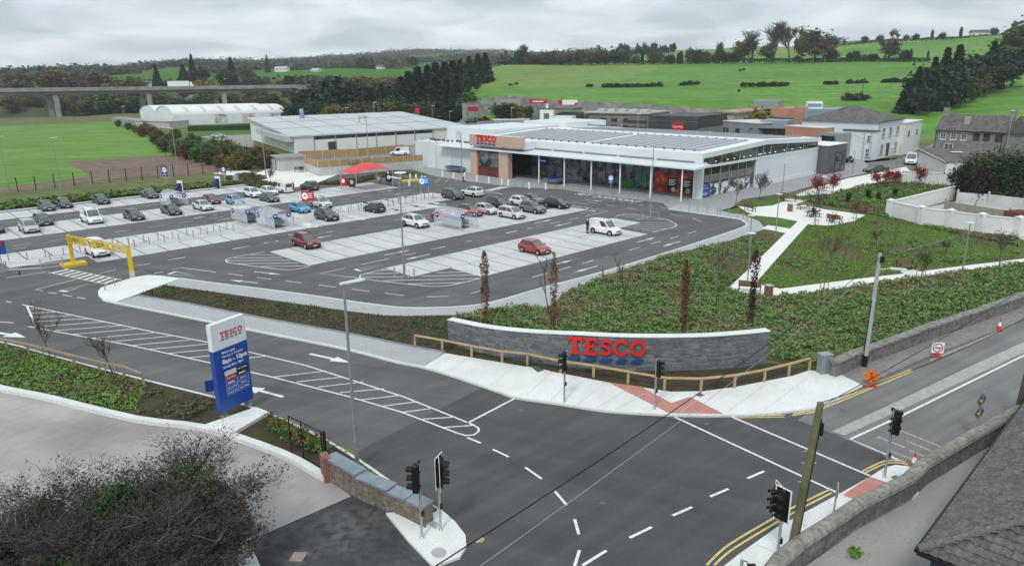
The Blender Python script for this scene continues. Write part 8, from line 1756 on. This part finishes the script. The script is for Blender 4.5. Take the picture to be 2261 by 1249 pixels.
LB4=GP([(790,1020),(880,1080),(965,1125),(945,1138),(870,1100),(790,1060)],Z1); cover_stuff('island_grass','grass strip on the island behind the rubble wall',[LB4],260,.12,'lawn',.12,Z1,34,(.35,1),clump=.6); cover_stuff('island_dry_grass','dry grass on the island behind the rubble wall',[LB4],200,.12,'dry',.12,Z1,35,clump=.6)
HBD=[UV(-38,-53.5),UV(21,-53.5),UV(19,-58.2),UV(-38,-59)]
cover_stuff('back_verge','bushy green planting behind the back parking row',[HBD],60,.34,'cover',.9,.1,40,clump=2.0); cover_stuff('back_verge_yellow','yellow-green shrubs behind the back parking row',[HBD],40,.34,'yellow',1.0,.1,41,(.52,1),clump=1.6)
K1=GP([(520,405),(560,398),(640,412),(600,420)],.05); K2=GP([(690,408),(760,400),(870,380),(940,388),(880,384),(770,408)],.05)
for i,kk in enumerate((K1,K2,GP([(497,395),(540,384),(590,394),(540,404)],.05))):slab('planter_bed',kk,.09+.001*i,SOIL); cover_stuff('planter_shrubs',('low shrubs in the bed before the pale kiosk','dark low shrubs in the long bed behind the red canopy','low shrubs beside the charging points')[i],[kk],60,.25,'olive',.6,.1,45+i)
# ---- young trees
def young(px,top,label,kind,leafn=0,leaf='rust',size=.15,rad=.35,z=Z1,stake=True,lev=3,name=None):
 g_=G(*px,z); h=HT(px,top,z); t=thing(name or 'young_tree',label,'tree',g_,(px[0]%17)/3.); sd=int(px[0]*3+px[1]); rr_=np.random.default_rng(sd)
 if kind=='column':
  s,tp=branch(h,.05,2,sd,.22,(4,5),.75,.9,.3); obj('trunk',seg_mesh('trunk',s,BARK,.010),t)
  n=leafn; zz_=h*(.12+.86*rr_.random(n)); k=vnoise(np.column_stack([zz_*2.2,np.zeros(n)]),1,sd); keep=rr_.random(n)<(.35+.9*k); zz_=zz_[keep]; n=len(zz_); a=rr_.random(n)*6.283; ra=rad*np.sqrt(rr_.random(n))*(.5+.6*vnoise(np.column_stack([zz_*1.5,zz_*0]),1,sd+1))*np.minimum(1,(h-zz_)/h*4+.25); P_=np.column_stack([ra*np.cos(a),ra*np.sin(a),zz_])
 else:
  s,tp=branch(h,.045,lev,sd,.5,(4,5),.42,.7); obj('trunk',seg_mesh('trunk',[q for q in s if q[4]<2],BARK,.014),t); obj('twigs',seg_mesh('twigs',[q for q in s if q[4]>=2]or s[:1],TWIGD,.008,3),t)
  if leafn:T_=np.array(tp); P_=T_[rr_.integers(0,len(T_),leafn)]+rr_.normal(size=(leafn,3))*rad
 if leafn:leafobj('crown',P_,size,LM[leaf],t)
 if stake:
  for s_ in(-.35,.35):MB().tube([(s_,.1,0),(s_,.1,.95)],.035,6).build('stake',mat('stake_wood',(.30,.24,.15),rough=.9),t)
  MB().box((0,.1,.85),(.75,.03,.07)).build('stake_tie',mat('stake_wood',(.30,.24,.15),rough=.9),t)
 return t
young((1072,714),(1064,552),'rusty columnar tree left of the others behind the sign wall','column',900,'rust',.15,.38)
young((1222,728),(1228,552),'rusty columnar tree behind the left half of the sign wall','column',800,'rust',.15,.36)
young((1507,738),(1517,570),'dense rusty columnar tree behind the right half of the sign wall','column',1900,'rust',.13,.34)
young((1656,724),(1660,545),'dark-leaved columnar tree beside the bench and path corner','column',1100,'darkrust',.15,.40)
young((1369,738),(1370,545),'thin bare columnar sapling behind the TESCO letters','column'); young((1340,628),(1337,590),'tiny bare sapling near the kerb bend','column',stake=False)
young((1586,640),(1590,535),'pale leafy multi-stem sapling above the bank','bush',500,'coverpale',.12,.2)
young((112,792),(84,662),'left bare young tree in the roadside bed','bare',lev=3); young((248,822),(235,718),'right bare young tree in the roadside bed','bare',lev=3)
young((1624,456),(1622,382),'bare young tree before the printed store glazing','bare',lev=3,stake=False,z=.1); young((1676,444),(1685,371),'bare young tree before the blank white store wall','bare',lev=4,stake=False)
for px,tp,l in(((1798,447),(1801,380),'red maple nearest the dark end of the store'),((1838,427),(1841,386),'small red maple right of the nearest one'),((1935,412),(1936,383),'low red maple before the side street'),((1955,411),(1957,378),'middle red maple before the side street'),((1972,408),(1974,380),'red maple left of the white boundary wall'),((2026,414),(2026,366),'red maple in front of the white boundary wall')):young(px,tp,l,'bush',520,'maple',.22,.30)
for px,tp,l,lf in(((1818,640),(1833,478),'tall thin rust-leaved sapling beside the lower path','rust'),((1934,541),(1935,505),'small rust-leaved sapling in the park triangle','rust'),((2031,618),(2031,548),'thin sapling right of the park bench','brown'),((2206,592),(2214,505),'bare sapling near the right edge of the lower path','brown'),((1889,486),(1895,440),'orange sapling behind the plaza bench','rust'),((1836,505),(1832,470),'small rust sapling on the plaza edge','rust'),((1800,500),(1795,418),'thin bare tree on the plaza edge','brown'),((2085,565),(2085,530),'dull green sapling in the meadow right','olive')):young(px,tp,l,'bush',160,lf,.14,.2)
for i,(x,y,yt)in enumerate(((1872,450,425),(1916,440,418),(1938,446,425),(1975,436,415))):young((x,y),(x+1,yt),'dark slim conifer sapling behind the plaza, %s from the left'%('first','second','third','fourth')[i],'column',700,'dark',.2,.45,stake=False)
for px,tp,l in(((598,402),(597,372),'small bare tree by the pale kiosk'),((560,400),(556,375),'small bare shrub left of the kiosk'),((790,397),(791,352),'small tree before the timber fence left of the red canopy'),((880,352),(879,343),'small tree before the timber fence near the store wall')):young(px,tp,l,'bush',160,'brown',.2,.25,stake=False,z=.02)
# big dark shrub at the right beyond the yard
for i,(x,y,yt,k,w)in enumerate(((2130,440,345,'dark',1.0),(2165,440,320,'olive',1.0),(2195,442,335,'brown',1.0),(2225,446,325,'dark',1.1),(2255,440,340,'brown',1.1),(2285,445,340,'olive',1.0),(2150,446,370,'purple',1.0))):
 g_=G(x,y); h=HT((x,y),(x,yt)); t=thing('garden_shrub',('dark green shrub at the left of the big clump behind the walled yard','tallest olive shrub of the clump behind the walled yard','brown shrub in the middle of the clump behind the walled yard','dark shrub right in the clump behind the walled yard','brown shrub at the right edge behind the walled yard','olive shrub outside the right edge clump','purple-brown low shrub in front of the clump behind the yard')[i],'shrub',g_,i)
 P_=crown_pts(4200,h*.42*w,h*.46,h*.5,40,200+i,.36,.2); leafobj('crown',P_,.30,LM[k],t); s,tp=branch(h*.9,.12,3,i,.6,(3,4),.3); obj('trunk',seg_mesh('trunk',s,TWIGD,.02),t)
 # tangled shrubs in the near left corner
SHR=[((395,1232),4.8,'tangled bare shrub with dark leaves, tallest in the near left corner'),((495,1250),4.1,'tangled shrub at the right of the near left corner clump'),((270,1270),4.6,'tangled shrub with green ivy in the middle of the corner clump'),((110,1260),4.5,'bare grey shrub at the left of the near corner clump'),((15,1290),3.4,'bare shrub cut by the left edge in the near corner'),((440,1330),2.9,'low tangled shrub at the bottom edge right of the ivy'),((180,1350),3.0,'low bare shrub at the bottom edge near the left')]
for i,(px,h,l)in enumerate(SHR):
 g_=G(*px); t=thing('tangled_shrub',l,'shrub',g_,i*1.1); segs=[]; tips=[]
 for k in range(7):
  s,tp=branch(h*(.75+.25*((k*37)%7)/7),.035,4,i*31+k,.62,(4,5),.30,.35,.66); a=k*.9+i; off=Vector((math.cos(a)*.5,math.sin(a)*.5,0)); sh_=Matrix.Shear('XY',4,(math.cos(a)*.30,math.sin(a)*.30)); M_=Matrix.Translation(off)@sh_
  segs+=[(M_@q[0],M_@q[1],q[2],q[3],q[4])for q in s]; tips+=[M_@q for q in tp]
 rs_=random.Random(i); thin=[q for q in segs if q[4]>=3]; rs_.shuffle(thin)
 obj('stems',seg_mesh('stems',[q for q in segs if q[4]<3],TWIG if i!=2 else TWIGD,.012,4),t); obj('twigs',seg_mesh('twigs',thin[:15000],TWIGD,.008,3),t)
 T_=np.array(tips); rr_=np.random.default_rng(i); n=4200 if i<3 else 2200; P_=T_[rr_.integers(0,len(T_),n)]+rr_.normal(size=(n,3))*.12; leafobj('dark_leaves',P_,.085,LM['purple'],t)
 P_=crown_pts(6500 if i in(2,6)else 4200,1.35,h*.32,h*(.54 if i in(0,2,6)else .42),26,300+i,.34,.25); leafobj('ivy',P_,.11,LM['ivy' if i in(0,2,6)else 'scrub'],t)
 if i==1:P_=crown_pts(700,.5,.5,h*.85,8,310,.4,.1)+np.array([.3,.6,0]); tag(leafobj('yellow_lichen',P_,.09,LM['olive'],t),kind='stuff')
 # weeds in the right yard
g_=G(*ps(1150,1085)); P_=crown_pts(260,.38,.25,.2,10,5,.4,.1); t=thing('yard_weed','green weed growing from the concrete yard','weed',g_); leafobj('leaves',P_,.13,LM['lawn'],t)
# ===== BENCHES, PEOPLE, ANIMALS, HAZE
BW_=mat('bench_wood',(.16,.095,.055),(.22,.13,.08),3,.8,coord='obj'); IRON=mat('cast_iron',(.02,.02,.021),rough=.6)
def bench(px,rz,label,z=Z1+.01):
 g_=G(*px,z); t=thing('park_bench',label,'bench',g_,rz)
 for k in range(4):MB().box((0,-.18+k*.13,.45),(1.9,.11,.04)).build('seat_slat',BW_,t)
 for k in range(4):MB().box((0,.30+k*.03,.56+k*.13),(1.9,.035,.11)).build('back_slat',BW_,t)
 for s_ in(-.88,.88):b=MB(); b.box((s_,-.2,.22),(.06,.07,.44)); b.box((s_,.28,.5),(.06,.07,1.0)); b.box((s_,0,.42),(.06,.5,.05)); b.box((s_,0,.66),(.06,.52,.05)); b.box((s_,-.22,.55),(.06,.05,.22)); b.build('end_frame',IRON,t)
 return t
bench((1655,642),2.75,'brown bench at the corner where the park paths meet'); bench((2000,597),.25,'brown bench on a pad beside the lower park path'); bench(z5(1083,290),-.1,'brown bench at the back right of the plaza'); bench(z5(590,210),-.1,'brown bench at the back left of the plaza'); bench(z5(310,275),1.9,'brown bench at the left tip of the plaza'); bench(z5(910,355),2.2,'brown bench at the front right of the plaza',); bench((661,379.5),.15,'dark bench with a seated person by the kiosk',.03)
def bin_(px,label,rz=.3):
 g_=G(*px,Z1+.01); t=thing('litter_bin',label,'litter bin',g_,rz)
 for sx,sy,dx,dy in((0,-.24,.52,.04),(0,.24,.52,.04),(-.24,0,.04,.44),(.24,0,.04,.44)):MB().box((sx,sy,.5),(dx,dy,.96)).build('panel',BW_,t)
 MB().box((0,0,1.03),(.6,.6,.06)).build('lid',mat('bin_lid',(.42,.40,.37),rough=.6),t); MB().box((0,0,.48),(.43,.43,.9)).build('liner',IRON,t)
bin_((1696,655),'wooden litter bin at the park path corner'); bin_(z5(593,278),'wooden litter bin on the plaza'); bin_(z5(540,190),'dark litter bin by the store side paving')
def picnic(px,label,rz):
 g_=G(*px,Z1+.01); t=thing('picnic_table',label,'picnic table',g_,rz)
 for k in range(4):MB().box((0,-.3+k*.2,.75),(1.9,.18,.05)).build('top_slat',BW_,t)
 for s_ in(-.75,.75):MB().box((0,s_,.45),(1.9,.28,.05)).build('bench_seat',BW_,t)
 for s_ in(-.65,.65):b=MB(); b.bar((s_,-.1,.72),(s_,-.5,0),.07,.07); b.bar((s_,.1,.72),(s_,.5,0),.07,.07); b.bar((s_,-.85,.41),(s_,.85,.41),.06,.06); b.build('leg_frame',IRON,t)
 return t,g_
picnic(z5(690,262),'empty picnic table at the back of the plaza',.1); PT,PG=picnic(z5(760,315),'picnic table with two people in black on the plaza',.1)
# ---- people: one continuous skinned body each
def person(loc,rz,label,pose,top,legs,hair,skin=(.42,.26,.19)):
 t=thing('person',label,'person',loc,rz)
 J={'stand':dict(pelvis=(0,0,.95),chest=(0,.0,1.35),neck=(0,0,1.5),head=(.02,0,1.66),lh=(0,.1,.92),lk=(.03,.11,.5),la=(0,.11,.09),lt=(.16,.12,.03),rh=(0,-.1,.92),rk=(.05,-.11,.5),ra=(-.02,-.11,.09),rt=(.14,-.12,.03),ls=(0,.19,1.42),le=(.02,.25,1.14),lw=(.12,.24,.90),rs=(0,-.19,1.42),re=(.02,-.25,1.14),rw=(.12,-.24,.90)),'walk':dict(pelvis=(0,0,.94),chest=(.03,.0,1.34),neck=(.05,0,1.49),head=(.08,0,1.65),lh=(0,.09,.91),lk=(.22,.1,.52),la=(.28,.1,.1),lt=(.42,.1,.06),rh=(0,-.09,.91),rk=(-.02,-.1,.5),ra=(-.30,-.1,.16),rt=(-.18,-.1,.03),ls=(.03,.18,1.41),le=(-.12,.23,1.15),lw=(-.06,.23,.92),rs=(.03,-.18,1.41),re=(.12,-.23,1.14),rw=(.30,-.2,.98)),'sit':dict(pelvis=(0,0,.52),chest=(.06,0,.90),neck=(.10,0,1.06),head=(.15,0,1.21),lh=(.05,.11,.52),lk=(.44,.13,.50),la=(.42,.13,.09),lt=(.58,.13,.04),rh=(.05,-.11,.52),rk=(.44,-.13,.50),ra=(.40,-.13,.09),rt=(.56,-.13,.04),ls=(.06,.19,.98),le=(.16,.25,.72),lw=(.36,.14,.66),rs=(.06,-.19,.98),re=(.16,-.25,.72),rw=(.36,-.14,.66))}[pose]
 names=list(J); idx={n:i for i,n in enumerate(names)}; E_=[('pelvis','chest'),('chest','neck'),('neck','head'),('pelvis','lh'),('lh','lk'),('lk','la'),('la','lt'),('pelvis','rh'),('rh','rk'),('rk','ra'),('ra','rt'),('chest','ls'),('ls','le'),('le','lw'),('chest','rs'),('rs','re'),('re','rw')]
 R=dict(pelvis=.15,chest=.16,neck=.055,head=.095,lh=.10,rh=.10,lk=.07,rk=.07,la=.045,ra=.045,lt=.04,rt=.04,ls=.075,rs=.075,le=.05,re=.05,lw=.04,rw=.04)
 me=bpy.data.meshes.new('body'); me.from_pydata([J[n]for n in names],[(idx[a],idx[b_])for a,b_ in E_],[]); o=obj('tmp',me); md=o.modifiers.new('s','SKIN'); o.modifiers.new('d','SUBSURF').levels=2
 for n in names:
  sv=me.skin_vertices[0].data[idx[n]]; sv.radius=(R[n],R[n]); sv.use_root=n=='pelvis'
 bpy.context.view_layer.update(); dm=bpy.data.meshes.new_from_object(o.evaluated_get(bpy.context.evaluated_depsgraph_get())); bpy.data.objects.remove(o)
 dm.name='body'; dm.materials.clear()
 ms=[mat('skin_%d'%int(skin[0]*100),skin,rough=.6),top,legs]; [dm.materials.append(m)for m in ms]
 zn,zp=J['neck'][2]+.02,J['pelvis'][2]+.04; hand=[Vector(J['lw']),Vector(J['rw'])]
 for p in dm.polygons:
  c=p.center; lower=c.z<zp if pose!='sit' else(c.z<zp-.0 or(c.x>.2 and c.z<.6)); p.material_index=0 if c.z>zn or min((c-h).length for h in hand)<.06 else(2 if lower else 1)
 dm.shade_smooth(); body=obj('body',dm,t); hd_=Vector(J['head'])
 MB().lathe([(.02,.115),(.075,.09),(.105,.03),(.10,-.04),(.07,-.075)],10,(hd_.x-.025,hd_.y,hd_.z)).build('hair',mat('hair_'+hair[0],hair[1],rough=.8),t,60)
 for s_ in(-1,1):
  w=Vector(J['lw' if s_>0 else 'rw']); b=MB()
  for k in range(4):b.tube([w+Vector((.01,(-.027+k*.018),-.02)),w+Vector((.05,(-.03+k*.02),-.06)),w+Vector((.055,(-.03+k*.02),-.10+.01*abs(k-1.5)))],[.010,.009,.007],5)
  b.tube([w+Vector((.02,-.03*s_,-.01)),w+Vector((.06,-.05*s_,-.04))],[.011,.008],5); b.build('hand_fingers',ms[0],t)
 for s_ in(-1,1):MB().box((J['lt'][0]-.06 if s_>0 else J['rt'][0]-.06,J['lt'][1]if s_>0 else J['rt'][1],.035),(.27,.09,.07)).build('shoe',BLACK,t)
 b=MB(); b.box((hd_.x+.098,hd_.y,hd_.z-.02),(.03,.022,.04)); b.build('nose',ms[0],t)
 b=MB(); b.box((hd_.x+.09,hd_.y-.035,hd_.z+.01),(.012,.02,.012)); b.box((hd_.x+.09,hd_.y+.035,hd_.z+.01),(.012,.02,.012)); b.build('eyes',BLACK,t); MB().box((hd_.x+.088,hd_.y,hd_.z-.06),(.012,.045,.01)).build('mouth',mat('lips',(.25,.1,.09),rough=.6),t)
 return t
CB=mat('cloth_black',(.012,.012,.014),rough=.9); CD=mat('cloth_dark_grey',(.035,.037,.04),rough=.9); CN=mat('cloth_navy',(.02,.025,.07),rough=.9); CWH=mat('cloth_white',(.62,.63,.64),rough=.9); CJ=mat('cloth_jeans',(.03,.045,.08),rough=.9)
HB_=('black',(.012,.01,.009)); HG=('grey',(.45,.44,.43))
person(G(1024,402,.004),-2.2,'person in white top and dark trousers walking by the store entrance','walk',CWH,CB,HB_)
vp=bb(zc,1655,310,2175,618); person(G(1296.5,514.5,.012),RZF,'person in dark clothes standing behind the white van','stand',CD,CB,HG)
person(G(648,424,.012),2.5,'person in black beside the small white van at the back','stand',CB,CB,HB_)
person(G(665,379,.03)+Vector((0,0,-.03)),-1.4,'person in navy sitting on the dark bench by the kiosk','sit',CN,CJ,HG)
rot=lambda x,y,a:Vector((x*math.cos(a)-y*math.sin(a),x*math.sin(a)+y*math.cos(a),-.03))
person(PG+rot(-.35,-.80,.1),.1+1.57,'person in black seated at the near side of the picnic table','sit',CB,CB,HB_); person(PG+rot(.3,.80,.1),.1-1.57,'person in black seated at the far side of the picnic table','sit',CB,CD,HB_)
# ---- cattle on the hill
COW=mat('cattle_black',(.010,.010,.010),rough=.9)
def cow(x,Y,rz,label):
 p=on_land(x,Y); t=thing('cow',label,'cow',p,rz); b=MB()
 loft(b,[[(xx,r*math.cos(a)*.62,zc_+r*math.sin(a))for a in np.linspace(0,2*math.pi,11)[:-1]]for xx,r,zc_ in((-1.05,.18,1.25),(-.95,.40,1.15),(-.5,.48,1.08),(.1,.50,1.02),(.6,.46,1.05),(.9,.30,1.12),(1.15,.22,1.0),(1.35,.20,.75),(1.55,.15,.5),(1.72,.09,.35))])
 for xx,yy,kx in((-.85,.25,-.08),(-.8,-.25,.1),(.65,.22,.02),(.6,-.22,-.05)):b.tube([(xx,yy,1.0),(xx+kx,yy,.52),(xx+kx*.3,yy,0)],[.17,.09,.07],6)
 b.tube([(-1.05,0,1.3),(-1.18,0,.9),(-1.15,0,.55)],[.04,.03,.05],5)
 for s_ in(-1,1):b.tube([(1.3,s_*.12,.86),(1.26,s_*.34,.86)],[.06,.03],5)
 b.build('body',COW,t,60)
for x,Y,rz,l in((1127,408,.2,'black cow, left of the pair above the retaining wall'),(1140,414,3.0,'black cow, right of the pair above the retaining wall'),(1633,470,.5,'black cow, lower of the pair in the upper right field'),(1641,476,.3,'black cow, upper of the pair in the upper right field'),(1634,340,1.6,'lone black cow facing away in the lower right field')):cow(x,Y,rz,l)
p=on_land(1909,305); t=thing('farm_pole','thin timber pole beside the scrub mound on the hill','utility pole',p); MB().tube([(0,0,0),(0,0,8)],.12,6).build('pole',BARK,t); MB().box((0,0,7.4),(1.4,.1,.1)).build('crossarm',BARK,t)
# ---- haze over the valley
hm=bpy.data.materials.new('haze'); hm.use_nodes=True; hm.node_tree.nodes.clear(); out_=hm.node_tree.nodes.new('ShaderNodeOutputMaterial'); pv_=hm.node_tree.nodes.new('ShaderNodeVolumePrincipled'); pv_.inputs['Density'].default_value=HAZE; pv_.inputs['Color'].default_value=(.93,.96,1,1); pv_.inputs['Anisotropy'].default_value=.2; hm.node_tree.links.new(pv_.outputs[0],out_.inputs['Volume'])
hz=MB().prism([(-4900,-330),(4900,-330),(4900,3700),(-4900,3700)],-9,330).build('haze',hm); tag(hz,'thin pale haze over the valley','haze',kind='stuff')
